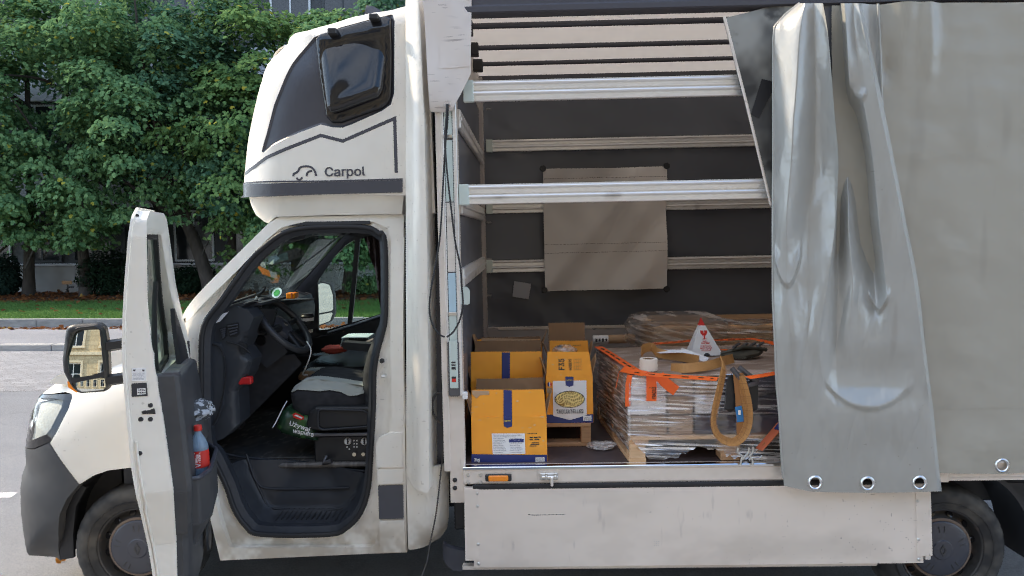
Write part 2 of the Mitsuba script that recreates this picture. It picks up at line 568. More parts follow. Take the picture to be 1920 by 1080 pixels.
# stretch film: clear where it lies flat, milky and shiny along its pulled creases
def f_film(p, n, uv):
    s = fbm(p.x * 5 + p.y * 5, p.y * 5, (p.z + .05 * (p.x + p.y)) * 95, 3)
    k = fbm(p.x * 3, p.y * 3, p.z * 9, 2)
    return .08 + .88 * smoothstep(.48, .64, s) * smoothstep(.30, .58, k)


def b_film(p, n, uv):
    return fbm(p.x * 4 + p.y * 4, p.y * 3, (p.z + .05 * (p.x + p.y)) * 70, 3)


mat('stretch_film', {'type': 'blendbsdf', 'weight': proc(f_film),
                     'a': {'type': 'thindielectric', 'int_ior': 1.5},
                     'b': {'type': 'twosided', 'bsdf': {'type': 'bumpmap', 'arbitrary': proc(b_film, 1e-3), 'scale': .02,
                                                         'bsdf': {'type': 'principled', 'base_color': rgb(.92, .90, .89), 'roughness': .14, 'specular': .9, 'metallic': .5}}}}, False)
mat('amber_lens', {'type': 'principled', 'base_color': rgb(.95, .28, .01), 'roughness': .15, 'specular': .6})
pr('red_plastic', (.55, .02, .02), .4)
pr('seat_black', proc(lambda p, n, uv: mix((.016, .017, .021), (.035, .036, .042), fbm(p.x * 30, p.y * 30, p.z * 30, 2))), .8, sheen=.3)
pr('seat_pale', (.42, .44, .40), .8)
pr('curtain_brown', (.075, .05, .05), .85)
pr('paper', (.76, .76, .78), .6)
pr('paper_blue', (.45, .60, .68), .55)
pr('cloth_red', (.40, .06, .04), .8)
pr('card_orange', (.75, .22, .03), .6)
pr('kraft', (.48, .31, .18), .7)

# ------------------------------------------------------------------ ground and background stand in a frame that leans a little against the truck
TILT = .0129


def gz(x, y=0.0):
    return -TILT * np.asarray(x, float)


LEAN = np.array([[1, 0, TILT], [0, 1, 0], [-TILT, 0, 1.0]])


def lean(m):
    return move(m, LEAN)


def gp(px, py, z=0.0):
    """The ground point (or one z above it) at a pixel."""
    d = ROT.T @ np.array([(px - 960) / FOC, (py - 540) / FOC, 1.0])
    t = (z - CAM[2] - TILT * CAM[0]) / (d[2] + TILT * d[0])
    return CAM + d * t


TR = thing('delivery_truck', 'white curtain-sided delivery truck with sleeper pod, open driver door and half drawn grey side curtain', 'truck')

# ------------------------------------------------------------------ cab shell
NOSE = [(300, 618, .12), (203, 657, .2), (125, 698, .3), (72, 736, .38), (57, 765, .38), (52, 800, .38), (50, 828, .38), (51.5, 856, .38), (44, 876, .38), (41, 900, .38), (42, 945, .38), (47, 985, .38), (52, 1015, .38), (58, 1036, .38), (110, 1051, .3)]
nose_line = LineString(S(NOSE))
_rn = rnd(nose_line, .44, .33)


def fcab(a, b):
    return .07 + .09 * np.clip((b - 1.4) / .75, 0, 2) ** 1.6 + _rn(a, b) * np.clip((-1.62 - a) / .25, 0, 1)


def fup(d):
    return lambda a, b: fcab(a, b) + d


CUT = [(341, 640), (345, 618), (440, 512), (500, 450), (527, 427), (560, 418), (700, 416), (727, 427), (733, 450), (735, 790), (712, 870), (709, 1000), (700, 1026), (430, 1027), (410, 965), (393, 885), (352, 800)]
SEAL = [(376, 690), (380, 613), (413, 563), (463, 490), (490, 463), (520, 440), (553, 429), (600, 425), (680, 426), (707, 438), (719, 457), (722, 587), (716, 627), (708, 657), (701, 700), (700, 760), (695, 850), (690, 917), (676, 961), (650, 990), (615, 1003), (490, 1003), (460, 987), (438, 954), (425, 917), (410, 884), (397, 858), (379, 828)]
cut = fillet(Polygon(S(CUT, fcab)), .02)
seal = Polygon(spline(S(SEAL + SEAL[:1], .10), 4)).buffer(0)
BORDER = [(149, 908), (94, 831)]
body = S([(72, 736, .38), (125, 698, .3), (203, 657, .2), (300, 618, .12), (337, 604), (503, 419), (523, 407), (757, 402), (763, 1036), (700, 1038), (500, 1047), (413, 1051), (403, 1010), (390, 954), (372, 925), (345, 902), (300, 883), (244, 877), (203, 882), (174, 892), (149, 908), (94, 831), (105.5, 812), (128, 768), (135.5, 745), (134, 738), (123, 735)], fcab)
body = Polygon(body).buffer(0)
add('cab_side', panel(body.difference(cut), f=fcab, thick=.05, s=.05, sb=.02, rings=(.006, .02)), 'white_paint', TR, 40)
# the recessed flange of the door opening, folded back in two steps
flange = cut.buffer(.002).difference(seal.buffer(-.004))
dsl = lambda a, b: .112 + .05 * np.clip((b - 1.4) / .75, 0, 2) ** 1.6 + .012 * np.sin(np.clip(shapely.distance(shapely.points(a, b), seal) / .05, 0, 1) * math.pi)
add('door_flange', panel(flange, f=dsl, thick=.02, s=.03, sb=.015), 'white_paint', TR, 50)
fs = lambda a, b: .112 + .05 * np.clip((b - 1.4) / .75, 0, 2) ** 1.6
ring = np.array(resample(seal.exterior, .02))
add('door_seal', tube(np.c_[ring[:, 0], fs(ring[:, 0], ring[:, 1]) - .006, ring[:, 1]], .014, 10, True), 'seal_rubber', TR, 60)
inner = seal.buffer(-.034)
add('opening_trim', panel(seal.buffer(.004).difference(inner), f=lambda a, b: fs(a, b) + .012 + .9 * (.03 - np.clip(shapely.distance(shapely.points(a, b), seal.exterior), 0, .03)) * -1 + .02, thick=.05, s=.03, sb=.02), 'cab_trim', TR, 50)
add('gutter_strip', panel(Polygon(S([(540, 424), (575, 415.5), (694, 414), (694, 420), (578, 421.5)], fcab)), f=fup(-.006), thick=.02, s=.02), 'black_plastic', TR)
for q in [(715, 436.5), (716, 677)]:
    c = at(*q, .085); add('door_stop', lathe([(0, -.012), (.008, -.011), (.012, -.004), (.013, .01)], c, (0, 1, 0), 18), 'black_plastic', TR, 40)
# seams behind the door: raised vertical pressing
add('pillar_pressing', panel(P([(742, 445), (754, 445), (756, 800), (744, 800)], .06, .003), f=fup(-.008), thick=.02, s=.03), 'white_paint', TR, 40)
add('hinge_cover', panel(P([(342, 642), (349, 640), (352, 700), (352, 790), (345, 780), (343, 700)], .04, .006), f=lambda a, b: .02 + 0 * a, thick=.06, s=.03), 'dark_plastic', TR, 40)
add('lock_striker', bx(*(at(719, 706, .06)[0] + np.array([-.012, .012])), .05, .10, *(at(719, 706, .06)[2] + np.array([-.006, .006])), .003), 'steel', TR)
# fuel flap and rear lower panels of the cab
add('fuel_flap', panel(fillet(P([(705, 832), (712, 820), (732, 811.5), (754, 811), (755, 876), (706, 876)], .06), .006), f=fup(-.012), thick=.03, s=.03, sb=.012, rings=(.003, .008)), 'white_paint', TR, 40)
add('rear_lower_panel', panel(P([(707, 879.5), (756, 878.5), (756, 907), (708.5, 908)], .06, .003), f=fup(-.010), thick=.03, s=.03), 'white_paint', TR, 40)
add('rear_trim_block', panel(P([(709, 911), (755.5, 910), (756.5, 972), (711, 973)], .06, .004), f=fup(-.014), thick=.03, s=.03, rings=(.005,)), 'pod_grey', TR, 40)
add('rear_lower_panel', panel(P([(711.5, 976), (757, 975), (761, 1034), (713, 1036)], .06, .003), f=fup(-.010), thick=.03, s=.03), 'white_paint', TR, 40)
sk = P([(760, 880), (838, 878), (837, 985), (833, 1010), (821, 1025), (800, 1034), (764, 1035)], .03, .01)
ske = LineString(S([(838, 800), (838, 985), (833, 1010), (821, 1026), (805, 1034)], .03))
add('rear_skirt', panel(sk, f=lambda a, b: .055 + rnd(ske, .13, .11)(a, b), thick=.02, s=.03, sb=.015), 'white_paint', TR, 60)
# front: hood, bumper, far side
nz = S([(337, 604, .12)] + NOSE)
front = Polygon(nz + [(nz[-1][0] + .15, nz[-1][1]), (-1.75, nz[-1][1] + .35), (-1.75, 1.45)]).buffer(0)
fp = [(x, z) for x, z in nz if z > 1.18] + S([(57, 765, .38)])
hd = Polygon(fp + [(-1.8, fp[-1][1])]).buffer(0)
add('hood', extr(hd.buffer(-.002), side(0), .44, 1.66), 'white_paint', TR, 40)
add('hood', extr(Polygon(S([(337, 606, .15), (203, 659, .2), (125, 700, .3), (112, 712, .3)]) + [(-1.9, 1.2), (-1.75, 1.4)]).buffer(0), side(0), .20, .45), 'white_paint', TR, 40)
lowp = Polygon([(x, z) for x, z in S(NOSE) if z < .93] + [(-2.35, .42), (-2.35, .90)]).buffer(0)
grl = Polygon([(x, z) for x, z in S(NOSE) if .86 < z < 1.24] + [(-2.35, .86), (-2.35, 1.20)]).buffer(0)
add('grille', extr(grl.buffer(-.02), side(0), .52, 1.58), 'black_plastic', TR)
bump = Polygon(S([(50, 826, .38), (51.5, 856, .38), (44, 876, .38), (41, 900, .38), (42, 945, .38), (47, 985, .38), (52, 1015, .38), (58, 1036, .38), (110, 1051, .3), (113, 1051), (110.6, 1012), (113, 964), (126, 935), (149, 908), (93, 830), (86, 833, .25), (63, 830, .36)], fcab)).buffer(0)
add('front_bumper', panel(bump, f=fup(-.004), thick=.06, s=.035, sb=.015, rings=(.006, .02)), 'dark_plastic', TR, 50)
add('front_bumper', extr(lowp.buffer(-.004), side(0), .37, 1.72), 'dark_plastic', TR, 40)
# wheel arch lining
wc = np.array([-2.156, .12, .363]); wc2 = np.array([2.192, .12, .307])
rr = [(.432, .03), (.432, .42), (.05, .42)]
v, f_ = lathe(rr, (wc[0], .115, .40), (0, 1, 0), 64)
nq = len(f_) // 2; qz = v[np.hstack([f_[:nq], f_[nq:]])].mean(1)[:, 2] > .36; keep = np.r_[qz, qz]
add('wheel_arch_liner', (v, f_[keep]), 'black_plastic', TR, 40)
add('wheel_arch_liner', panel(P([(111, 964), (126, 936), (150, 908), (162, 914), (142, 950), (137, 1000), (138, 1046), (112, 1050)], .14, .002), .14, thick=.02, s=.04), 'black_plastic', TR, 40)

# headlamp
nose_region = Polygon(S(NOSE) + [(-1.0, .3), (-1.0, 1.7)]).buffer(-.004)
hl = fillet(P([(70, 737, .36), (123, 735, .25), (134.5, 738), (135.5, 745.5), (128, 768), (105.5, 812), (94.5, 828), (86, 831, .25), (63, 828, .35), (53, 819, .38), (51, 790, .38), (58, 752, .38)], fcab).intersection(nose_region), .004)
HL = add('headlight', panel(hl, f=fup(.05), thick=.05, s=.03, sb=.015), 'black_plastic', TR, 50)
rim = hl.difference(fillet(P([(68, 741, .36), (112, 741, .25), (124, 748), (121, 765), (99, 808), (90, 821), (66, 824, .35), (56, 816, .38), (54, 790, .38), (60, 755, .38)], fcab), .006))
rim = hl.difference(fillet(P([(69, 742, .36), (110, 743, .25), (119, 750), (115, 765), (95, 804), (86, 815), (67, 818, .35), (58, 812, .38), (57, 790, .38), (62, 757, .38)], fcab), .006))
add('surround', panel(rim, f=fup(.000), thick=.05, s=.03, sb=.012), 'black_gloss', HL, 50)
hr = P([(88, 752, .3), (121, 748), (118, 765), (98, 808), (90, 818), (78, 820, .3), (84, 790, .3)], fcab).buffer(0)
add('reflector', panel(hr, f=lambda a, b: fcab(a, b) + .028 + .006 * np.abs(np.sin(b * 130)), thick=0, s=.012), 'seat_pale', HL, 40)
add('lamp_unit', panel(P([(62, 760, .36), (82, 757, .3), (81, 790, .3), (75, 810, .33), (60, 812, .36)], fcab), f=lambda a, b: fcab(a, b) + .03 + .02 * np.sin(b * 60), thick=.01, s=.02), 'chrome', HL, 40)
add('lamp_unit', panel(P([(75, 762, .33), (85, 757, .3), (81, 800, .3), (76, 810, .33)], fcab), f=fup(.02), thick=.01, s=.02), 'dark_steel', HL, 40)
add('daylight_strip', panel(P([(70, 741, .36), (112, 741, .25), (116, 746), (70, 750, .36)], fcab), f=fup(.018), thick=.01, s=.02), 'chrome', HL, 40)
add('lens', panel(hl.buffer(-.008), f=fup(.004), thick=0, s=.03), 'lamp_glass', HL, 50)


# wheels
def wheel(C, steer=0.0):
    w = num(TR + '__wheel'); labels[w] = {}
    C = np.asarray(C, float); ax = np.array([math.sin(steer), -math.cos(steer), 0])
    o = C - ax * .12      # centre plane; outward is ax
    R = .345
    prof = [(.215, .085), (.225, .105), (.255, .118), (.285, .122), (.31, .118), (.328, .104), (.338, .09), (.345, .07), (.346, .02), (.346, -.02), (.345, -.07), (.338, -.09), (.31, -.118), (.25, -.118), (.215, -.09)]
    v, f = lathe(prof, o, ax, 144)
    d = v - o; along = d @ ax; rad = d - along[:, None] * ax; r = np.linalg.norm(rad, axis=1, keepdims=True)
    k = np.arange(len(v)) % 144
    groove = ((k % 4) == 0) & (r[:, 0] > .325)
    v = v - rad / r * np.where(groove, .0035, 0)[:, None]
    add('tyre', (v, f), 'tyre_rubber', w, 35)
    add('sidewall_line', tube(o + ax * .1225 + .262 * np.c_[np.cos(np.linspace(0, 2 * np.pi, 65)[:-1]), np.zeros(64), np.sin(np.linspace(0, 2 * np.pi, 65)[:-1])] @ np.array([[math.cos(steer), math.sin(steer), 0], [0, 0, 0], [0, 0, 1]]), .0022, 6, True), 'tyre_rubber', w, 60)
    add('rim', lathe([(.221, .088), (.224, .098), (.218, .103), (.212, .098), (.205, .06), (.198, .045), (.180, .055), (.165, .078), (.160, .082), (.02, .082)], o, ax, 72), 'rim_dark', w, 35)
    add('rust_ring', lathe([(.1665, .0815), (.164, .086), (.158, .088), (.1515, .086)], o, ax, 72), 'rim_rust', w, 40)
    add('hub_cap', lathe([(.153, .08), (.150, .093), (.14, .100), (.10, .106), (.055, .108), (.05, .113), (.03, .114), (.0, .114)], o, ax, 72), 'pod_grey', w, 30)
    e = np.array([math.cos(steer), math.sin(steer), 0]); z = np.array([0, 0, 1.])
    for i in range(12):
        g = i * math.pi / 6 + .2
        c = o + .186 * (math.cos(g) * e + math.sin(g) * z) + ax * .057
        nrm = ax + .5 * (math.cos(g) * e + math.sin(g) * z)
        add('vent_hole', lathe([(0, .0065), (.0165, .006), (.019, .001)], c, nrm, 14), 'black_gloss', w, 20)
    for i in range(5):
        for dz in (-.014, .014):
            g = i * 2 * math.pi / 5 + .35 + dz / .115
            c0 = o + .095 * (math.cos(g) * e + math.sin(g) * z) + ax * .1065
            c1 = o + .128 * (math.cos(g) * e + math.sin(g) * z) + ax * .103
            add('cap_rib', tube([c0, (c0 + c1) / 2 + ax * .001, c1], .003, 6), 'dark_plastic', w, 60)
    fr = Frame(o + ax * .1145, e, z, ax)
    dia = Polygon([(0, .034), (.018, 0), (0, -.034), (-.018, 0)])
    add('emblem', extr(dia.difference(Polygon([(0, .02), (.009, 0), (0, -.02), (-.009, 0)])), fr, -.003, .002), 'dark_plastic', w, False)
    return w


wheel(wc, .06)
wheel(wc2)
wheel((2.192, 1.86, .307))

# ------------------------------------------------------------------ cab roof, far side, screen
rt = S([(503, 419, .16), (523, 407, .16), (757, 402, .16)])
add('cab_roof', extr(Polygon(rt + [(x, z - .035) for x, z in rt[::-1]]), side(0), .165, 1.99), 'white_paint', TR)
hlz = [(x, z - .04) for x, z in rt]
add('headliner', extr(Polygon(hlz + [(x, z - .03) for x, z in hlz[::-1]]), side(0), .17, 1.98), 'cab_trim', TR)
bp, tp = at(337, 606, .14), at(503, 421, .17)
dirv = (tp - bp) * [1, 0, 1]; Ls = np.linalg.norm(dirv); dirv = dirv / Ls
wf = Frame((bp[0], 0, bp[2]), (0, 1, 0), dirv, np.cross((0, 1, 0), dirv))
wn = -1 if wf.N[0] > 0 else 1
wpoly = Polygon([(.17, .0), (1.88, .0), (1.80, Ls), (.23, Ls)])
fw = lambda a, b: wn * -.13 * (1 - ((a - 1.08) / .91) ** 2)
fw2 = lambda a, b: -fw(a, b)
add('windscreen', panel(wpoly, wf, fw if wf.N[0] < 0 else fw2, 0, .06), 'cab_glass', TR, True)
SGN = 1 if wf.N[0] < 0 else -1
frame_ = wpoly.buffer(.005).difference(Polygon([(.235, .02), (1.83, .02), (1.75, Ls - .06), (.29, Ls - .06)]))
add('windscreen_border', panel(frame_, wf, lambda a, b: (fw(a, b) if SGN > 0 else fw2(a, b)) + .004, 0, .05, .03), 'black_plastic', TR, True)
# rear wall of the cab with brown curtain
x_b = at(712, 560, .3)[0]
add('cab_rear_wall', bx(x_b + .02, x_b + .05, .26, 2.0, .6, 2.08), 'cab_trim', TR)
add('far_arch_box', bx(-2.25, -1.2, 1.86, 1.95, .42, 1.15, .02), 'cab_trim', TR)
add('cab_floor', bx(-2.2, x_b + .03, .37, 2.02, at(560, 868, .38)[2] - .03, at(560, 868, .38)[2], .01), 'floor_mat', TR)
add('firewall', bx(-2.25, -2.18, .2, 1.98, .45, 1.3), 'cab_trim', TR)
# far side of the cab with its door: same outline, window as seen through the opening
FY = 2.02
fwin = fillet(P([(594, 528), (606, 505), (618, 489), (648, 459), (662, 449.5), (676, 445), (722, 440), (722, 589), (656, 609), (617, 620), (595, 622)], FY), .01)
fbody = Polygon([(x, z) for x, z in body.exterior.coords if z > .35]).buffer(0)
upper = body.intersection(sbox(-2.15, .36, 0, 3))
ffar = lambda a, b: -.09 * np.clip((b - 1.4) / .75, 0, 2) ** 1.6
add('far_side', panel(upper.difference(fwin), FY, ffar, .05, .08, .03), 'cab_trim', TR, 40)
add('far_window', panel(fwin.buffer(.004), FY + .02, ffar, 0, .08), 'cab_glass', TR, True)
add('far_window_bar', panel(P([(670, 444), (679, 444), (659, 609), (651, 611)], FY), FY - .005, ffar, .03, .05), 'black_plastic', TR)
tw = fwin.exterior.buffer(.012).difference(sbox(-1.0, .5, 0, 3))
add('far_window_seal', panel(tw, FY - .004, ffar, .02, .05, .03), 'black_plastic', TR)
sl = S([(615, 625), (656, 612), (725, 589)], FY - .03)
add('far_sill', tube([(x, FY - .03, z) for x, z in sl], .012, 8), 'pod_grey', TR)
fd = P([(560, 640), (617, 628), (725, 594), (730, 720), (560, 720)], FY - .06)
add('far_door_trim', panel(fd, FY - .06, None, .05, .06), 'black_plastic', TR, 40)
add('far_door_pull', tube([at(640, 663, FY - .1), at(670, 655, FY - .11), at(700, 640, FY - .12), at(730, 634, FY - .12)], .03, 8), 'cab_trim', TR, 60)
# inner skin of the far screen pillar
pa = [at(690, 437, 1.86), at(566, 556, 1.93), at(520, 600, 1.96)]
add('far_pillar_trim', hull([*(at(x, y, 1.86) for x, y in [(604, 462), (628, 462), (604, 448), (650, 448)]), *(at(x, y, 1.93) for x, y in [(530, 556), (560, 556), (590, 536), (520, 575)])]), 'pod_grey', TR, 40)
# far wing mirror beyond the window
FM = add('far_wing_mirror', panel(fillet(P([(593, 531), (606, 528), (617, 533), (622, 556), (623, 590), (618, 604), (597, 612), (593, 600)], 2.35), .02), 2.355, lambda a, b: 1.3 * (a - at(607, 560, 2.34)[0]), .05, .04, rings=(.01,)), 'dark_plastic', TR, 40)
fmm = lambda a, b: 1.3 * (a - at(607, 560, 2.34)[0])
add('mirror_glass', panel(fillet(P([(594.5, 533), (606, 530.5), (615, 535), (620, 556), (620.5, 584), (594.5, 587)], 2.345), .02), 2.346, fmm, .004, .05), 'mirror_glass', FM, 40)
add('mirror_glass', panel(fillet(P([(594.5, 590), (620.5, 587), (616, 603), (598, 609)], 2.345), .01), 2.346, fmm, .004, .05), 'mirror_glass', FM, 40)
cur = P([(683, 445), (726, 440), (727, 600), (716, 590), (711, 560), (703, 510), (690, 465)], 1.93)
add('cab_curtain', panel(cur, 1.93, lambda a, b: .018 * np.sin(a * 150 + b * 8), .01, .015), 'curtain_brown', TR, 60)

# ------------------------------------------------------------------ step well
smoothw = lambda t: (lambda u: u * u * (3 - 2 * u))(np.clip(t, 0, 1))
wellp = Polygon(S([(385, 826), (400, 846, .3), (449, 856.5, .38), (560, 868, .39), (690, 884, .38), (697, 882), (695, 910), (680, 970), (652, 996), (615, 1008), (490, 1008), (455, 992), (430, 954), (412, 900)], .13)).buffer(.01)
bot = LineString(S([(700, 860), (690, 917), (676, 961), (650, 990), (615, 1003), (490, 1003), (460, 987), (438, 954), (410, 884), (385, 835)], .13))
def fwell(a, b):
    d = shapely.distance(shapely.points(a, b), bot)
    return .135 + .185 * smoothw(d / .075) + .075 * smoothw((d - .08) / .22)
W = add('step_well', panel(wellp, f=fwell, thick=.01, s=.03, sb=.02), 'cab_trim', TR, 60)
g = [(a_, float(fwell(np.array([a_]), np.array([b2]))[0]) - .002, b2) for a_, b2 in S([(474, 890), (484, 906), (500, 915), (560, 917), (655, 914)], fwell)]
add('rib', tube(spline(g, 6), .007, 6), 'cab_trim', W, 60)
g = [(a_, float(fwell(np.array([a_]), np.array([b2]))[0]) - .002, b2) for a_, b2 in S([(445, 864), (462, 900), (480, 935), (505, 953), (560, 956), (640, 953), (665, 930)], fwell)]
add('rib', tube(spline(g, 6), .007, 6), 'cab_trim', W, 60)
for i in range(14):
    x = 508 + i * 9.5
    q_ = S([(x, 986), (x + 5, 979), (x + 11, 971)], fwell); add('tread_bar', tube([(a_, float(fwell(np.array([a_]), np.array([b2]))[0]) - .003, b2) for a_, b2 in q_], .0045, 6), 'black_plastic', W, 60)
add('well_edge', tube([at(400, 846, .32), at(449, 856.5, .39), at(560, 868, .395), at(690, 884, .39)], .008, 8), 'cab_trim', TR, 60)
add('floor_panel', bx(*sorted([at(600, 850, .5)[0], at(512, 850, .5)[0] - .55]), .46, .95, at(560, 868, .38)[2], at(560, 868, .38)[2] + .010, .004), 'floor_mat', TR)

# ------------------------------------------------------------------ dashboard and controls
dp = S([(384, 612), (400, 598), (430, 580), (455, 572), (475, 578), (486, 592), (470, 632), (462, 650), (478, 672), (470, 700), (452, 730), (455, 790), (430, 815), (388, 830), (380, 800)], .28)
DB = add('dashboard', panel(Polygon(dp).buffer(-.008).buffer(.008), .20, rnd(LineString(dp[6:12]), .05, .05), .15, .05, .02, rings=(.01, .03)), 'dash_trim', TR, 50)
dm = S([(384, 612), (400, 598), (430, 580), (452, 574), (462, 582), (452, 640), (436, 668), (445, 700), (432, 740), (436, 800), (388, 830), (380, 800)], .6)
add('middle_section', extr(Polygon(dm).buffer(0), side(0), .35, .90), 'cab_trim', DB)
dp2 = S([(384, 606), (425, 572), (462, 562), (500, 575), (508, 600), (505, 640), (475, 680), (455, 760), (390, 800)], .95)
add('centre_console', extr(Polygon(dp2).buffer(0), side(0), .90, 1.97), 'cab_trim', DB)
add('windscreen_shelf', hull([at(x, y, Y) for Y, q in ((.22, [(386, 610), (430, 577), (470, 566)]), (1.9, [(470, 566), (560, 556), (592, 560), (540, 580)])) for x, y in q]), 'cab_trim', DB)
# left end: air vents, display hood, switches, red fuse grip
fr = side(0)
for x0, y0, x1, y1, nv in [(409, 616, 424, 635, 5), (423, 608, 447, 630, 4)]:
    vf = P([(x0 + 3, y0 + 1), (x1 - 1, y0 - 2), (x1, y1 - 5), (x1 - 4, y1), (x0 + 9, y1 + 1)], .195).buffer(.004)
    V_ = add('air_vent', panel(vf, .192, None, .02, .03, .01), 'black_plastic', DB)
    for k in range(nv):
        t = (k + .5) / nv
        a, b = at(x0 + 3 + 6 * t, y0 + 1 + (y1 - y0) * t, .185), at(x1 - 1 - 2 * t, y0 - 2 + (y1 - y0 - 2) * t, .185)
        add('louvre', tube([a, b], .004, 6), 'pod_grey', V_, 60)
add('instrument_display', panel(fillet(P([(440, 597), (470, 583), (492, 588), (487, 625), (475, 636), (455, 632)], .30), .01), .36, lambda a, b: 1.2 * (a + 1.62), .02, .04, .02), 'black_plastic', DB, 40)
hood = spline([at(x, y, .24) for x, y in [(440, 600), (443, 590), (455, 580), (470, 573), (480, 573)]], 6)
add('display_hood', ribbon(hood + [0, .30, 0], (0, 1, 0), .44, .014), 'cab_trim', DB, 40)
add('switch_panel', panel(fillet(P([(448, 640), (463, 645), (464, 662), (452, 660)], .2), .004), .19, None, .02, .03), 'black_plastic', DB)
add('fuse_grip', bx(*sorted([at(446, 716, .22)[0], at(471, 716, .22)[0]]), .215, .26, *sorted([at(458, 721, .22)[2], at(458, 707, .22)[2]]), .006), 'red_plastic', DB)
add('knee_panel', panel(fillet(P([(384, 640), (415, 645), (420, 690), (417, 760), (400, 800), (383, 800)], .17), .02), .17, None, .04, .05, rings=(.01,)), 'dash_trim', DB, 40)
add('panel_seam', tube(spline([at(x, y, .166) for x, y in [(398, 646), (410, 650), (420, 668), (423, 692), (420, 730), (408, 780), (396, 800)]], 6), .004, 6), 'seal_rubber', DB, 60)
add('panel_seam', tube(spline([at(x, y, .19) for x, y in [(424, 640), (450, 648), (470, 662)]], 6), .004, 6), 'seal_rubber', DB, 60)
sp = hull([at(x, y, Y) for Y in (.5, .62) for x, y in [(475, 635), (510, 625), (540, 660), (500, 690), (472, 665)]])
SC = add('steering_column', sp, 'dash_trim', TR, 30)
add('ignition_ring', lathe([(0, -.004), (.026, -.004), (.03, .002), (.03, .02)], at(489, 639, .49), (0, 1, 0), 24), 'black_gloss', SC, 40)
add('stalk', tube([at(480, 626, .48), at(492, 620, .44), at(499, 617, .42)], [.012, .009, .012], 8), 'black_plastic', SC, 60)
# steering wheel
c = at(533, 609, .60); an = math.radians(50)
nrm = np.array([math.sin(an), -.10, math.cos(an)]); nrm /= np.linalg.norm(nrm)
e1 = np.array([math.cos(an), 0, -math.sin(an)]); e1 -= e1 @ nrm * nrm; e1 /= np.linalg.norm(e1); e2 = np.cross(nrm, e1)
SW = num(TR + '__steering_wheel'); labels[SW] = {}
th = np.linspace(0, 2 * np.pi, 65)[:-1]
add('rim', tube(c +   .194 * (np.cos(th)[:, None] * e1 + np.sin(th)[:, None] * e2), .020, 12, True), pr('wheel_grip', (.05, .053, .06), .36), SW, 60)
hubp = np.array([c + r * (math.cos(t) * e1 + .8 * math.sin(t) * e2) + h * nrm for r, h in ((.100, -.03), (.090, -.006), (.05, .012)) for t in th[::4]])
add('hub', hull(hubp), 'pod_grey', SW, 40)
add('badge', lathe([(0, .003), (.016, .002), (.02, -.002)], c + .014 * nrm, nrm, 4), 'chrome', SW, False)
for t in (math.pi / 2, -math.pi / 2, .25, -.25):
    d = math.cos(t) * e1 + math.sin(t) * e2
    add('spoke', tube([c + .06 * d - .015 * nrm, c + .18 * d - .004 * nrm], [.026, .016], 10), 'black_plastic', SW, 60)
# seat
sc = [(540, 740), (548, 726), (563, 716), (590, 713), (640, 719), (678, 726), (690, 735), (690, 790), (600, 796), (560, 790), (545, 772)]
SE = num(TR + '__driver_seat'); labels[SE] = {}
sp_ = fillet(Polygon(S(sc, .42)), .02)
sb_ = LineString(sp_.exterior.coords)
add('cushion', panel(sp_, .40, rnd(sb_, .09, .07), .40, .03, .02, rings=(.01, .03, .06)), 'seat_black', SE, 60)
st = P([(542, 737), (549, 726), (563, 716.5), (580, 713.5), (600, 714), (640, 720), (655, 722), (679, 725), (681, 738), (668, 741), (655, 742), (640, 735), (618, 731), (600, 733), (575, 731), (556, 731), (545, 737)], .40)
add('pale_stripe', panel(st.buffer(.001), .392, lambda a, b: rnd(sb_, .09, .07)(a, b) - .002, .10, .02, .01, rings=(.008,)), 'seat_pale', SE, 60)
bk = P([(693, 790), (680, 760), (677, 730), (679, 695), (688, 660), (702, 625), (730, 560), (770, 560), (770, 790)], .42)
add('backrest', panel(fillet(bk, .02), .40, rnd(LineString(fillet(bk, .02).exterior.coords), .07, .06), .42, .03, .02, rings=(.01, .03)), 'seat_black', SE, 60)
cvp = fillet(P([(573, 795), (578, 772), (590, 763), (640, 762), (700, 762), (700, 808), (600, 810), (576, 806)], .36), .012)
SCV = add('side_cover', panel(cvp, .36, rnd(LineString(cvp.exterior.coords), .025, .02), .05, .03, .02, rings=(.006, .015)), 'black_plastic', SE, 50)
ci = fillet(P([(597, 770), (604, 767.5), (680, 770), (690, 775), (690, 800), (605, 806), (597, 802), (596, 785)], .35), .012)
add('cover_rim', tube(np.array([(x, .352, z) for x, z in resample(ci.exterior, .012)]), .006, 8, True), 'cab_trim', SCV, 60)
add('base', bx(*sorted([at(590, 830, .42)[0], at(700, 830, .42)[0]]), .40, .80, at(600, 868, .42)[2] - .02, at(600, 815, .42)[2], .01), 'black_plastic', SE)
add('base_rail', bx(*sorted([at(585, 815, .36)[0], at(705, 815, .36)[0]]), .36, .44, at(600, 819, .36)[2], at(600, 813, .36)[2], .004), 'dark_steel', SE)
for q in [(652, 827.5), (683, 827.5)]:
    K = add('adjuster_knob', lathe([(0, -.012), (.016, -.011), (.021, -.004), (.022, .012)], at(*q, .395), (0, 1, 0), 24), 'print_white', SE, 40)
    add('grip', bx(*(at(*q, .38)[0] + np.array([-.004, .004])), .374, .386, *(at(*q, .38)[2] + np.array([-.016, .016])), .002), 'black_plastic', K)
for i, (x, y) in enumerate([(664, 826), (664, 832), (669, 826), (669, 832), (664, 838), (669, 838), (655, 842), (651, 838)]):
    c = at(x, y, .398); add('marking', bx(c[0] - .004, c[0] + .004, .397, .401, c[2] - .004, c[2] + .004, 0), 'print_white', SE)
for x in (664, 681):
    add('lever', tube([at(x, 852, .40), at(x, 852, .375)], [.006, .011], 10), 'steel', SE, 60)
add('belt_buckle', tube([at(612, 855, .37), at(608, 868, .35), at(622, 864, .34)], [.012, .016, .014], 8), 'dark_steel', SE, 60)
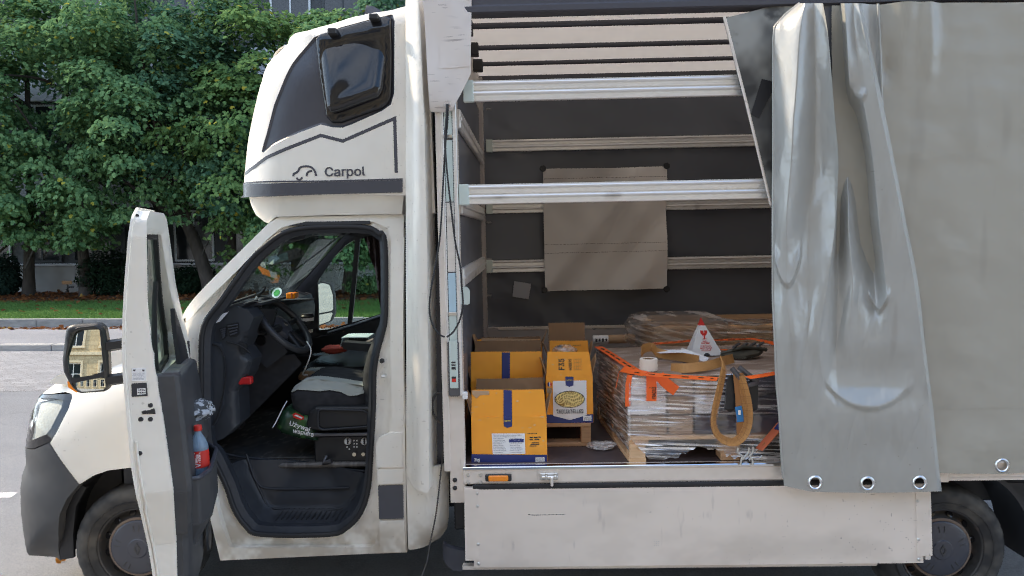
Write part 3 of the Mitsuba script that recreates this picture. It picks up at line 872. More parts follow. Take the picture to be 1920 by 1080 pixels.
# passenger bench and its lid
BN = num(TR + '__passenger_bench'); labels[BN] = {}
z0, z1 = at(600, 760, 1.3)[2], at(600, 668, 1.15)[2]
add('seat_base', bx(at(560, 700, 1.1)[0], x_b + .02, 1.08, 1.95, .6, at(600, 690, 1.1)[2], .03), 'seat_black', BN)
add('tray', bx(at(565, 690, 1.1)[0], x_b + .02, 1.10, 1.80, at(600, 690, 1.1)[2] - .005, at(600, 688, 1.1)[2], .01), 'black_plastic', BN)
add('arm_rest', panel(fillet(P([(635, 641), (690, 645), (725, 645), (725, 660), (690, 660), (645, 655)], 1.0), .015), 1.0, None, .10, .04, rings=(.01,)), 'cab_trim', TR, 40)
# mirror and visors
c = mc_ = at(535, 481, .98)
_d = (c - CAM) / np.linalg.norm(c - CAM); _n = np.array([.30, -.94, .06]) - _d; fa_, fb2 = -_n[0] / _n[1], -_n[2] / _n[1]
IM = num(TR + '__interior_mirror'); labels[IM] = {}
mo = fillet(P([(503, 484), (508, 479), (555, 465), (562, 467), (563, 480), (558, 484), (512, 498), (506, 496)], .98), .006)
add('housing', panel(mo, .985, None, .03, .03, .01), 'black_plastic', IM, 40)
add('glass', panel(mo.buffer(-.008), .98, lambda a, b: (a - mc_[0]) * fa_ + (b - mc_[2]) * fb2, .003, .03, .01), 'mirror_glass', IM, 40)
add('stalk', tube([at(500, 484, 1.0), at(502, 470, 1.03), at(508, 462, 1.08)], .012, 8), 'black_plastic', IM, 60)
add('visor', hull([*(at(x, y, Y) for Y, q in ((.35, [(500, 446), (575, 438), (500, 458), (570, 448)]), (.85, [(520, 446), (595, 440), (520, 462), (560, 452)])) for x, y in q)]), 'cab_trim', TR)
CH = add('charging_lead', tube(spline([at(575, 640, .55), at(583, 655, .5), at(580, 672, .5), at(573, 690, .55), at(568, 702, .6), at(577, 703, .6)], 8), .0035, 6), 'print_white', TR, 60)
add('column_shroud', hull([at(x, y, Y) for Y in (.55, .95) for x, y in [(445, 700), (478, 672), (552, 664), (566, 682), (500, 740), (450, 800)]]), 'seat_black', TR)
add('pedal', hull([at(x, y, .6) + d for x, y in [(431, 791), (440, 796), (425, 797), (433, 802)] for d in ([0, 0, 0], [0, .05, .01])]), 'dark_steel', TR)
add('pedal', hull([at(x, y, .75) + d for x, y in [(448, 795), (456, 801), (443, 802), (450, 807)] for d in ([0, 0, 0], [0, .05, .01])]), 'dark_steel', TR)

# things lying about the cab
h = thing('phone_holder', 'black phone holder clamped on top of the dashboard', 'phone holder')
add('cradle', hull([at(x, y, Y) for x, y in [(474, 532), (482, 530), (489, 553), (482, 556)] for Y in (.62, .66)]), 'black_plastic', h)
add('claw', tube(spline([at(481, 552, .63), at(490, 548, .62), at(497, 540, .62), at(494, 537, .62)], 5), .008, 8), 'black_plastic', h, 60)
add('base', lathe([(0, .02), (.03, .018), (.04, 0), (.04, -.03)], at(490, 560, .66), (0, 0, 1), 20), 'black_plastic', h, 40)
o = add('clip_box', bx(*sorted([at(538, 560, .9)[0], at(555, 560, .9)[0]]), .88, .96, *sorted([at(545, 560, .9)[2], at(545, 549, .9)[2]]), .004), 'amber_lens')
labels[o] = {'label': 'small orange box standing on the dashboard beside the windscreen pillar', 'category': 'box'}
add('dark_band', bx(at(546, 555, .87)[0] - .004, at(546, 555, .87)[0] + .004, .876, .962, at(545, 559, .9)[2], at(545, 548.6, .9)[2], .001), 'strap_red', o)
cu = thing('paper_cup', 'pale paper coffee cup with black lid in the dashboard holder', 'cup')
cc = at(577, 607, .95)
add('cup_body', lathe([(0, -.055), (.030, -.055), (.039, .045), (.0385, .046)], cc, (0, 0, 1), 28), 'print_white', cu, 40)
add('lid', lathe([(.0395, .040), (.043, .044), (.043, .052), (.037, .058), (.036, .066), (0, .066)], cc, (0, 0, 1), 28), 'black_plastic', cu, 40)
add('printed_mark', lathe([(.0335, -.035), (.0385, .02)], cc, (0, 0, 1), 28), 'print_ink', cu, 40)
add('cup_holder', hull([at(x, y, Y) for Y in (.9, 1.02) for x, y in [(560, 612), (596, 606), (596, 614), (562, 622)]]), 'black_plastic', TR)
o = add('toll_sticker', panel(Point(*S([(519, 549)], .9)[0]).buffer(.030), .9, lambda a, b: 1.1 * (b - at(519, 549, .9)[2]) * 1.0, .001, .02), 'paper_blue'); labels[o] = {'label': 'round blue and green sticker at the foot of the windscreen', 'category': 'sticker'}
add('green_centre', panel(Point(*S([(519, 549)], .9)[0]).buffer(.019), .897, lambda a, b: 1.1 * (b - at(519, 549, .9)[2]), .001, .02), mat('sticker_green', {'type': 'diffuse', 'reflectance': rgb(.08, .35, .12)}), o)
o = add('dashboard_paper', panel(P([(386, 604), (404, 592), (427, 585), (412, 603), (388, 612)], .17), .17, lambda a, b: .3 * (b - 1.6), .004, .04), 'paper'); labels[o] = {'label': 'white folded sheet of paper tucked on the dashboard corner by the door', 'category': 'paper'}
o = add('document_tray', hull([at(x, y, Y) for Y in (.26, .45) for x, y in [(405, 588), (440, 570), (462, 566), (440, 577), (410, 597)]]), 'cab_trim', TR)
for i, (x0, y0, x1, y1) in enumerate([(420, 573, 478, 553), (440, 577, 484, 562), (430, 569, 470, 557)]):
    add('clipboard', tube([at(x0, y0, .4 + .05 * i), at(x1, y1, .45 + .05 * i)], [.008, .008], 6), 'seat_pale' if i == 2 else 'black_plastic', DB, 60)
rp = thing('windscreen_card', 'folded orange and cream card leaning inside the windscreen', 'card')
add('orange_side', panel(P([(478, 495), (505, 508), (508, 520), (492, 514)], .75), .75, None, .003, .04), 'card_orange', rp)
add('cream_side', panel(P([(484, 489), (496, 492), (499, 503), (490, 500)], .752), .752, None, .003, .04), 'seat_pale', rp)
add('cream_side', panel(P([(505, 508), (518, 512), (521, 523), (508, 520)], .748), .748, None, .003, .04), 'seat_pale', rp)
o = add('blue_folder', hull([at(x, y, Y) for Y in (1.12, 1.4) for x, y in [(585, 664), (640, 655), (645, 661), (590, 667)]]), 'paper_blue'); labels[o] = {'label': 'pale blue folder lying on the tray between the seats', 'category': 'folder'}
v, f = trimesh.creation.icosphere(3).vertices, trimesh.creation.icosphere(3).faces
d = 1 + .35 * (meshkit.fbm(np.asarray(v) * 2.2, 3, 3) - .5)
cc = at(627, 655, 1.15)
o = add('red_cloth', (np.asarray(v) * d[:, None] * [.085, .07, .03] + cc, f), 'cloth_red', None, 60); labels[o] = {'label': 'crumpled dark red cloth on the tray between the seats', 'category': 'cloth'}
bt = [at(x, y, 1.12) for x, y in [(638, 650), (642, 636), (640, 634), (650, 633), (690, 633), (692, 637)]]
o = add('plastic_tray', ribbon(np.array(bt) + [0, .1, 0], (0, 1, 0), .2, .006), 'paper_blue', None, 40); labels[o] = {'label': 'pale blue open plastic tray behind the red cloth', 'category': 'tray'}
o = add('white_bin', bx(*sorted([at(570, 700, .95)[0], at(622, 700, .95)[0]]), .94, 1.06, *sorted([at(600, 711, .95)[2], at(600, 694, .95)[2]]), .01), 'seat_pale'); labels[o] = {'label': 'pale plastic box behind the driver seat cushion', 'category': 'box'}
d = 1 + .5 * (meshkit.fbm(np.asarray(v) * 2.5, 3, 9) - .5)
o = add('paper_bag', (np.asarray(v) * d[:, None] * [.06, .04, .035] + at(577, 705, .92), f), 'kraft', None, 40); labels[o] = {'label': 'crumpled kraft paper bag wedged behind the seat cushion', 'category': 'bag'}
# shopping bag below the seat: a crumpled dark green carrier with lettering
bagp = P([(520, 800), (528, 772), (537, 764), (560, 775), (585, 782), (600, 815), (597, 826), (560, 822), (527, 812)], .40)
fb = lambda a, b: .06 * (meshkit.fbm(np.c_[a * 14, b * 14, 0 * a], 3, 4) - .5) + rnd(LineString(bagp.exterior.coords), .04, .04)(a, b)
sb2 = add('shopping_bag', panel(bagp, .37, fb, .10, .02, .015, rings=(.01,)), mat('bag_green', {'type': 'principled', 'base_color': proc(lambda p, n, uv: mix((.015, .045, .022), (.05, .13, .035), smoothstep(.45, .7, noise(p.x * 30, p.z * 30)))), 'roughness': .3}), None, 40)
labels[sb2] = {'label': 'crumpled dark green carrier bag with white lettering under the driver seat', 'category': 'bag'}
bf = side(.355)
a0 = at(541, 792, .355); add('lettering', text('Używaj', bf, a0[0], a0[2] - .014, .026, 0, True, ang=-.35), 'print_white', sb2, False)
a0 = at(548, 806, .355); add('lettering', text('wspiera', bf, a0[0], a0[2] - .014, .024, 0, True, ang=-.22), 'print_white', sb2, False)
add('logo_patch', panel(P([(548, 777), (554, 774), (569, 781), (570, 786), (563, 788), (550, 783)], .35), .352, None, .002, .02), 'print_red', sb2)
add('logo_band', panel(P([(551, 779), (556, 777.5), (567, 783), (566, 785.5)], .35), .3505, None, .002, .02), 'print_white', sb2)
add('drawstring', tube(spline([at(538, 752, .40), at(530, 766, .36), at(518, 790, .34), at(511, 802, .34)], 6), .003, 6), 'print_white', sb2, 60)

# ------------------------------------------------------------------ driver's door, swung open
HG = np.array([-1.841, .04, 0]); ang = math.radians(72.0)
DU = np.array([math.cos(ang), -math.sin(ang), 0]); DN = np.array([math.sin(ang), math.cos(ang), 0])
DF = Frame(HG, DU, (0, 0, 1), DN)
zt = [.40, .709, .971, 1.123, 1.187, 1.379, 1.527, 1.631, 1.735, 1.879, 2.064, 2.168]
vo = [.012, -.009, -.031, -.047, -.051, -.056, -.060, -.057, -.050, -.035, -.012, .004]
zi = [.40, .693, 1.039, 1.298, 1.543, 1.662, 1.817, 2.064, 2.17]
vi = [.07, .079, .091, .071, .049, .040, .036, .046, .05]
v_out = lambda z: np.interp(z, zt, vo); v_in = lambda z: np.interp(z, zi, vi)
DR = num(TR + '__driver_door'); labels[DR] = {'label': 'white driver door swung wide open towards the viewer'}
dpoly = Polygon([((x + 1.811) * .945, z) for x, z in cut.exterior.coords]).buffer(0)
dpoly = Polygon([(a, .32 + (b - .388) * (2.155 - .32) / (2.113 - .388)) for a, b in dpoly.exterior.coords]).buffer(0)
bot_z = dpoly.bounds[1]
dwin = fillet(Polygon([(.10, 1.44), (.955, 1.36), (.97, 2.065), (.575, 2.065), (.105, 1.575)]), .025)
gl_poly = dwin
skin = dpoly.difference(dwin)
fi = lambda a, b: -v_in(b) + .012 * np.clip(1 - shapely.distance(shapely.points(a, b), dwin) / .03, 0, 1)


def shell(poly, fn, fo, s, sb):
    """Door shell: inner face at fn, outer face at fo, joined round every edge."""
    m1 = panel(poly, DF, fn, 0, s, sb, (.01,)); m2 = panel(poly, DF, fo, 0, s, sb, (.01,))
    ms = [m1, m2]
    for r in [poly.exterior, *poly.interiors]:
        L = resample(r, sb); n = len(L); i = np.arange(n); j = (i + 1) % n
        ms.append((np.vstack([DF(L[:, 0], L[:, 1], fn(L[:, 0], L[:, 1])), DF(L[:, 0], L[:, 1], fo(L[:, 0], L[:, 1]))]), np.vstack([np.c_[i, j, i + n], np.c_[j, j + n, i + n]])))
    return join(ms)


add('shell', shell(skin, fi, lambda a, b: -v_out(b), .05, .02), 'white_paint', DR, 40)
# outer skin overlaps the shell as a thin flange
add('outer_skin', shell(dpoly.buffer(.014).difference(dwin), lambda a, b: -v_out(b) - .006, lambda a, b: -v_out(b) + .004, .06, .02), 'white_paint', DR, 40)
fg = lambda a, b: -v_out(b) - .02
add('window_glass', panel(dwin.buffer(.004), DF, fg, 0, .05), 'door_glass', DR, True)
ringw = dwin.buffer(.004).difference(dwin.buffer(-.022))
add('window_seal', panel(ringw, DF, lambda a, b: -v_out(b) - .034, .02, .03, .015), 'seal_rubber', DR, 40)
add('quarter_bar', panel(Polygon([(.40, 1.43), (.425, 1.43), (.445, 1.85), (.42, 1.83)]), DF, lambda a, b: -v_out(b) - .03, .02, .04), 'seal_rubber', DR)
tri = Polygon([(.06, 1.42), (.36, 1.42), (.33, 1.72), (.22, 1.64), (.10, 1.52)])
add('mirror_triangle', panel(fillet(tri, .01), DF, lambda a, b: -v_in(b) - .004, .02, .04), 'black_plastic', DR, 40)
# dark trim: main card, pull block, pocket
card = fillet(Polygon([(.09, .52), (.95, .44), (.995, .70), (1.0, 1.46), (.60, 1.45), (.12, 1.44)]), .03)
card = card.intersection(dpoly.buffer(-.02))
ce = LineString(card.exterior.coords)
add('trim_card', panel(card, DF, lambda a, b: -v_in(b) - .052 + rnd(ce, .03, .03)(a, b), .06, .05, .02, rings=(.006, .015)), 'dark_plastic', DR, 50)
pull = fillet(Polygon([(.95, 1.30), (.955, 1.0), (.94, .62), (.985, .50), (1.003, .9), (1.003, 1.505), (.94, 1.505), (.94, 1.46)]), .012)
pull = pull.intersection(dpoly.buffer(-.014))
pe = LineString(pull.exterior.coords)
add('pull_block', panel(pull, DF, lambda a, b: -v_in(b) - .070 - .012 * np.clip((b - 1.0) / .5, -1, 1) + rnd(pe, .022, .022)(a, b), .12, .04, .015, rings=(.005, .012)), 'dark_plastic', DR, 50)
add('pull_cap', hull([DF(a, b, -c) for a in (.945, .998) for c in (.072, .132) for b in (1.497, 1.510)]), 'pod_grey', DR)
UP = Frame(HG, DU, DN, (0, 0, -1))
plan = fillet(Polygon([(.22, .07), (.26, .15), (.40, .205), (.74, .205), (.84, .17), (.86, .07)]), .02)
pz0, pz1 = .82, 1.025
pk = add('bottle_pocket', extr(plan.difference(plan.buffer(-.009)), UP, pz0, pz1), 'dark_plastic', DR, 50)
lip = np.array(resample(plan.exterior, .015)); lip = lip[lip[:, 1] > .10]
lip = lip[np.argsort(lip[:, 0])]
add('pocket_lip', tube(UP(lip[:, 0], lip[:, 1], pz1), .010, 8), 'pod_grey', pk, 60)
vb = [UP(a, b, z) for a, b in np.array(plan.exterior.coords) for z in (pz0, pz0 + .004)] + [UP(a, .5 * b, pz0 - .22) for a, b in np.array(plan.buffer(-.05).exterior.coords)]
add('pocket_base', hull(vb), 'dark_plastic', pk, 40)
plan2 = fillet(Polygon([(.20, .07), (.23, .14), (.30, .165), (.50, .165), (.55, .14), (.57, .07)]), .02)
p2 = add('upper_pocket', extr(plan2.difference(plan2.buffer(-.008)), UP, 1.08, 1.20), 'dark_plastic', DR, 50)
add('pocket_floor', extr(plan2.buffer(-.002), UP, 1.075, 1.085), 'dark_plastic', p2)
add('speaker_grille', lathe([(0, .006), (.075, .004), (.085, -.006)], DF(.36, .60, -.150), DN, 32), 'black_plastic', DR, 40)
# free edge: lock, bolts, stickers
EF = Frame(HG + DU * 1.0405, -DN, (0, 0, 1), DU)
# A of the frame runs towards the outside; the edge's own face lies 1-2 mm behind


def ev(px, py):
    p = atp(px, py, HG + DU * 1.042, DU); return -(p - HG) @ DN, p[2]


u_edge = lambda z: np.interp(z, [.4, 1.0, 1.5, 2.1], [1.0, 1.0, 1.0, 1.0])


def edge_u(px, py):
    """How far along the door the shut face lies at this height."""
    z = ev(px, py)[1]; g = dpoly.intersection(LineString([(-1, z), (2, z)])); return g.bounds[2]


def EFr(px, py, o=.003):
    return Frame(HG + DU * (edge_u(px, py) + o), DN, (0, 0, 1), DU)


def eu(px, py):
    p = atp(px, py, HG + DU * edge_u(px, py), DU); return (p - HG) @ DN, p[2]


for q in [(282, 760), (264, 786), (282, 786), (262, 850)]:
    a, z = eu(*q); u = edge_u(*q)
    add('edge_bolt', lathe([(0, .004), (.007, .003), (.0095, 0)], HG + DU * (u + .001) + DN * a + [0, 0, z], DU, 16), 'black_plastic', DR, 40)
lp = fillet(Polygon([eu(*q) for q in [(265, 772), (270, 769.5), (280, 769), (290, 765), (292, 776), (280, 775.5), (268, 776)]]), .002)
add('lock_slot', extr(lp, EFr(280, 770), -.001, .003), 'black_gloss', DR, False)
stp = Polygon([eu(*q) for q in [(247, 690), (274, 690), (274.5, 714), (247.5, 714)]])
SK = add('white_sticker', extr(stp, EFr(260, 700), 0, .003), 'print_white', DR, False)
for k in range(6):
    r = Polygon([eu(*q) for q in [(249, 699 + 2.4 * k), (272 - (k % 3), 699 + 2.4 * k), (272 - (k % 3), 699.9 + 2.4 * k), (249, 699.9 + 2.4 * k)]])
    add('print_line', extr(r, EFr(260, 700, .0035), 0, .002), 'print_grey', SK, False)
for q0, q1 in [((250, 692.5), (254, 696)), ((267, 692.5), (271, 696))]:
    r = Polygon([eu(q0[0], q0[1]), eu(q1[0], q0[1]), eu(q1[0], q1[1]), eu(q0[0], q1[1])]); add('print_mark', extr(r, EFr(260, 700, .0035), 0, .002), 'print_ink', SK, False)
bkp = Polygon([eu(*q) for q in [(246.5, 719), (275, 717.5), (277, 742), (247.5, 744)]])
BK = add('black_sticker', extr(bkp, EFr(260, 730), 0, .003), 'print_ink', DR, False)
r = Polygon([eu(*q) for q in [(257, 728.5), (273, 727.5), (273.5, 738.5), (257.5, 740)]]); add('print_field', extr(r, EFr(260, 730, .0035), 0, .002), 'print_white', BK, False)
for row in (731, 736):
    for k in range(4):
        r = Polygon([eu(259 + 3.5 * k, row - 1), eu(261.5 + 3.5 * k, row - 1), eu(261.5 + 3.5 * k, row + 1), eu(259 + 3.5 * k, row + 1)]); add('print_figure', extr(r, EFr(260, 730, .005), 0, .002), 'print_ink', BK, False)
for q, ln in [((253, 392), 0), ((257, 405), 0)][1:]:
    a, z = eu(*q); add('edge_bolt', lathe([(0, .003), (.006, .002), (.008, 0)], HG + DU * (edge_u(*q) + .001) + DN * a + [0, 0, z], DU, 14), 'black_plastic', DR, 40)
ez = np.linspace(.5, 1.25, 30); eg = [HG + DU * (dpoly.intersection(LineString([(-1, z), (2, z)])).bounds[2] + .004) + DN * (v_out(z) + .022 - .008 * (z < .98)) + [0, 0, z] for z in ez]
add('edge_bead', tube(eg, .005, 6), 'white_paint', DR, 60)

# door mirror on two arms
MC = HG + DU * .25 - DN * .36
MF_n = (DU * .985 - DN * .17); MF_n /= np.linalg.norm(MF_n)
MX = np.cross((0, 0, 1), MF_n) * -1
MX = np.array([-MF_n[1], MF_n[0], 0.0])
if MX[0] < 0: MX = -MX


def mp(px, py):
    p = atp(px, py, MC, MF_n); return (p - MC) @ MX, p[2]


MFr = Frame(MC, MX, (0, 0, 1), MF_n)
MH = num(TR + '__wing_mirror'); labels[MH] = {'label': 'black wing mirror in front of the open door, reflecting a sandstone house'}
ho = fillet(Polygon([mp(*q) for q in [(122, 614), (134, 609), (183, 606), (194, 614), (199, 641), (201.5, 690), (202, 728), (194.5, 735.5), (145.5, 739), (134, 730), (125.5, 717), (115.5, 697), (114, 674), (119, 630)]]), .028)
g1 = fillet(Polygon([mp(*q) for q in [(131, 623), (145.5, 615.5), (177, 612), (188, 618), (195.5, 694), (190, 700), (139, 708), (128, 701), (123, 668)]]), .008)
g2 = fillet(Polygon([mp(*q) for q in [(132, 719), (185.5, 708), (195.5, 709), (198, 725.5), (192, 732), (150, 735.5), (140, 731)]]), .006)
he = LineString(ho.exterior.coords)
add('housing', panel(ho.difference(g1).difference(g2), MFr, rnd(he, .03, .02), .03, .02, .01, rings=(.005, .012)), 'black_plastic', MH, 50)
add('housing_back', panel(ho.buffer(-.012), MFr, lambda a, b: .045 + rnd(LineString(ho.buffer(-.012).exterior.coords), .05, -.03)(a, b) + .0, .012, .03, .015), 'dark_plastic', MH, 50)
cxy = np.array(g1.centroid.coords[0])
add('mirror_glass', panel(g1.buffer(.002), MFr, lambda a, b: .016 + .17 * (b - cxy[1]) + .20 * ((a - cxy[0]) ** 2 + (b - cxy[1]) ** 2), .002, .01), 'mirror_glass', MH, True)
c2 = np.array(g2.centroid.coords[0])
add('mirror_glass', panel(g2.buffer(.002), MFr, lambda a, b: .010 + .10 * (b - c2[1]) + 1.3 * ((a - c2[0]) ** 2 + (b - c2[1]) ** 2), .002, .008), 'mirror_glass', MH, True)
bez = np.array(resample(fillet(g1, .008).exterior, .01))
add('inner_bezel', tube(MFr(bez[:, 0], bez[:, 1], .006), .006, 8, True), 'black_plastic', MH, 60)
for (xa, ya), zz in [((199, 650), 0), ((201, 715), 0)]:
    p0 = atp(xa, ya, MC, MF_n) - MF_n * .035
    p1 = HG + DU * .22 + DN * -.06 + [0, 0, p0[2] + .02]
    add('arm', hull([p + d for p in (p0, p1) for d in ([0, 0, .028], [0, 0, -.028], [0, .03, .018], [0, -.03, .018], [0, .03, -.018], [0, -.03, -.018])]), 'black_plastic', MH, 40)
add('turn_lamp', panel(Polygon([mp(*q) for q in [(124, 718), (127, 721), (136, 732), (140, 736), (133, 732), (126, 727)]]).buffer(.004), MFr, lambda a, b: .02 + 0 * a, .03, .02), 'amber_lens', MH, 40)

# bottle and cloth carried in the door
bc = UP(.66, .155, 0); bz = .925
b = thing('water_bottle', 'clear plastic water bottle with red cap and red label in the door pocket', 'bottle')
mat('bottle_pet', {'type': 'blendbsdf', 'weight': .42, 'a': {'type': 'thindielectric', 'int_ior': 1.45, 'specular_transmittance': rgb(.80, .90, .97)}, 'b': {'type': 'twosided', 'bsdf': {'type': 'principled', 'base_color': rgb(.42, .58, .74), 'roughness': .1, 'specular': .8}}}, False)
prof = [(0, 0), (.030, 0), (.040, .008), (.041, .05), (.039, .056), (.041, .062), (.041, .10), (.039, .106), (.041, .112), (.041, .185), (.038, .20), (.030, .222), (.018, .242), (.0145, .25), (.0145, .262)]
b0 = bc + [0, 0, bz]
add('bottle_body', lathe(prof, b0, (0, 0, 1), 40), 'bottle_pet', b, 60)
add('cap', lathe([(0, .285), (.0165, .285), (.018, .281), (.018, .262), (.0, .260)], b0, (0, 0, 1), 28), 'print_red', b, 40)
add('label_band', lathe([(.0420, .10), (.0422, .105), (.0422, .172), (.042, .176)], b0, (0, 0, 1), 40), 'print_red', b, 60)


class Cyl:
    """Wraps lettering round an upright cylinder; a runs upwards, b round it."""

    def __init__(s, C, r, g): s.C, s.r, s.g = np.asarray(C, float), r, g

    def __call__(s, a, b, n=0.0):
        t = s.g - np.asarray(b) / s.r; r = s.r - n
        return s.C + np.stack([r * np.cos(t), r * np.sin(t), np.asarray(a) + 0 * t], -1)


add('lettering', text('Vittel', Cyl(b0, .0424, math.radians(-75)), .104, -.011, .024, 0, True, depth=.0006, width=.068), 'print_white', b, False)
cl = trimesh.creation.icosphere(4); cv = np.asarray(cl.vertices)
d = 1 + .55 * (meshkit.fbm(cv * 3.0, 3, 21) - .5)
mat('cloth_grey', {'type': 'principled', 'base_color': proc(lambda p, n, uv: mix((.06, .065, .07), (.45, .47, .5), smoothstep(.5, .62, noise(p.x * 80, p.y * 80, p.z * 80)))), 'roughness': .6})
o = add('polishing_cloth', (cv * d[:, None] * [.075, .10, .055] + UP(.42, .125, 1.225), cl.faces), 'cloth_grey', None, 40)
labels[o] = {'label': 'crumpled grey patterned cloth stuffed in the upper door pocket', 'category': 'cloth'}

# ------------------------------------------------------------------ sleeper pod above the cab
PN = [(457, 366, .25), (456, 350, .25), (457, 343, .25), (463, 280, .25), (466, 259, .25), (475.5, 211, .25), (488.5, 159, .25), (509, 111, .25), (538.5, 80, .23), (583, 61, .2), (627, 46, .18), (679, 30, .17), (738.5, 17, .15), (764, 10, .15)]
pl = S(PN)
_pf = rnd(LineString(pl[:9]), .30, .20); _pt = rnd(LineString(pl[7:]), .12, .09)
fpod = lambda a, b: .075 + np.maximum(_pf(a, b), _pt(a, b))
fpo = lambda d: (lambda a, b: fpod(a, b) + d)
SP = num(TR + '__sleeper_pod'); labels[SP] = {'label': 'white sleeper pod with dark side field and tinted window above the cab'}
pod = Polygon(spline(pl, 5).tolist() + S([(766, 366)], .075)).buffer(0)
dk = fillet(P([(588.5, 70), (640, 51), (700, 35), (736, 26.5), (740, 40), (739, 175), (733, 196), (716, 208), (660, 233), (642, 239.5), (625, 239), (601.5, 233.5), (560, 249), (509, 274), (489, 290), (494, 270), (500, 250), (514, 196), (535, 144), (548, 119), (561, 102)], fpod), .008)
add('shell', panel(pod.difference(dk), f=fpod, thick=1.75, s=.05, sb=.015, rings=(.01, .03), back=False), 'white_paint', SP, 40)
add('side_field', panel(dk.buffer(.003), f=fpo(.014), thick=.02, s=.04, sb=.015, rings=(.008, .02)), 'pod_grey', SP, 40)
add('field_bevel', panel(dk.buffer(.002).difference(dk.buffer(-.012)), f=lambda a, b: fpod(a, b) + .014 * np.clip(shapely.distance(shapely.points(a, b), dk.exterior) / .010, 0, 1) - .001, thick=0, s=.02, sb=.012), 'pod_grey', SP, 60)
band = P([(456, 346.5, .25), (500, 344.5), (600, 341.5), (755, 337.5), (755, 361), (600, 364.5), (500, 368.5), (457, 371, .25)], fpod).buffer(0)
add('dark_band', panel(band, f=fpo(-.008), thick=.03, s=.03, sb=.012, rings=(.006,)), 'pod_grey', SP, 40)
add('band_bead', panel(P([(456, 343.5, .25), (600, 338.5), (755, 334.5), (755, 337), (600, 341), (456, 346, .25)], fpod).buffer(0), f=fpo(-.004), thick=.03, s=.03, sb=.012), 'stripe_grey', SP, 40)
lipz = band.bounds[1]
fl = lambda a, b: fpod(a, np.maximum(b, lipz + .03)) * .8 + .018 + .35 * np.clip(lipz + .06 - b, 0, 1) + .05 * np.clip(-1.32 - a, 0, 1) / .12
lipp = Polygon(S([(459, 366, .22), (466, 385, .24), (480, 403, .26), (497, 416, .22), (503, 418.5, .2), (523, 407, .2), (640, 403.5, .2), (757, 402, .2), (757, 359, .08), (600, 363, .08), (480, 367, .1)])).buffer(0)
add('under_lip', panel(lipp, f=fl, thick=1.6, s=.03, sb=.015, back=False), 'white_paint', SP, 60)
# stripe, car outline and name
sl_ = LineString(S([(462.6, 327, .22), (478, 312), (500, 295.5), (550, 274), (601.5, 254), (643, 264.5), (740, 222), (743, 324)], fpod)).buffer(.0085, cap_style=2, join_style=2)
add('stripe', panel(sl_, f=fpo(-.0015), thick=.002, s=.02, sb=.01), 'stripe_grey', SP, 40)
PFr = side(.0735)
cp = lambda pts, w: LineString(spline(S(pts, .0735), 8)).buffer(w, cap_style=2)
logo = unary_union([cp([(550, 330.5), (551, 326), (555, 324), (559, 321), (562, 315), (569, 312.3), (577, 311.8), (584, 314), (589, 319), (592, 326), (592.5, 330)], .0052), cp([(575, 330.5), (576, 325), (580, 321.5), (585, 320.5)], .005), cp([(556, 333), (558, 336), (562, 337), (565, 335), (566.5, 332)], .0045)])
add('car_emblem', extr(logo, PFr, -.001, .002), 'stripe_grey', SP, False)
a0, a1 = at(608, 330.5, .0735), at(685, 329, .0735)
add('lettering', text('Carpol', PFr, a0[0], a0[2], .0445, -.001, True, ang=math.atan2(a1[2] - a0[2], a1[0] - a0[0]), width=np.linalg.norm(a1 - a0)), 'stripe_grey', SP, False)
# side window: black moulding with a domed tinted pane
wo = fillet(P([(589, 72), (600, 61), (660, 44), (722, 27), (733, 32), (735.5, 100), (734, 178), (728, 193), (716, 203), (640, 230), (622, 230), (611, 218), (600, 150)], .07), .012)
wi = fillet(P([(593.5, 80), (602, 71), (727, 31.5), (729.5, 40), (724, 100), (718, 168), (711, 182), (642, 208), (624, 213), (615.5, 204), (604, 140)], .05), .016)
WN = add('window_frame', panel(wo, f=lambda a, b: fpod(a, b) - .012 + rnd(LineString(wo.exterior.coords), .02, .018)(a, b), thick=.03, s=.03, sb=.012, rings=(.004, .01)), 'black_gloss', SP, 60)
we = LineString(wi.exterior.coords); wc_ = np.array(wi.centroid.coords[0])
fpane = lambda a, b: .036 + .26 * (b - wc_[1]) + rnd(we, .05, .028)(a, b) + .22 * ((a - wc_[0]) ** 2 + (b - wc_[1]) ** 2) + .005 * np.sin(a * 14 - b * 11) * np.clip(shapely.distance(shapely.points(a, b), we) / .08, 0, 1)
add('window_pane', panel(wi, f=fpane, thick=.03, s=.012, sb=.01, rings=(.004, .01, .02)), 'black_gloss', WN, True)
for q in [(615, 66, 632, 53), (692, 38, 710, 26)]:
    a, b_ = at(q[0], q[1], .04), at(q[2], q[3], .04)
    add('window_hinge', bx(a[0], b_[0], .022, .09, a[2], b_[2], .006), 'black_plastic', SP)
a, b_ = at(653, 185, .04), at(674, 178, .04)
add('window_catch', bx(a[0], b_[0], .052, .07, a[2] - .004, b_[2] + .004, .004), 'dark_plastic', WN)
add('roof_fin', panel(P([(684, 26), (686, 8), (700, 11), (716, 20), (724, 24)], .5), .5, rnd(LineString(S([(686, 8), (716, 20)], .5)), .03, .02), .06, .02), 'pod_grey', SP, 50)
# upright air deflector behind the cab
fx = LineString(S([(787, -14), (789, 100), (791, 300), (792, 700), (790, 930)], 0.0))
dfl = P([(758, -14), (757, 340), (757, 640), (758, 880), (762, 898), (775, 912), (803, 922), (806, 915), (804, 700), (803, 500), (797, 230), (786, 0), (785, -14)], .0)


def fdef(a, b):
    d = shapely.distance(shapely.points(a, b), fx) * np.where(a < np.interp(b, *np.array(sorted([(z, x) for x, z in fx.coords])).T), 1, 0)
    return -.03 + .11 * (np.clip(d / .10, 0, 1) ** 1.7)


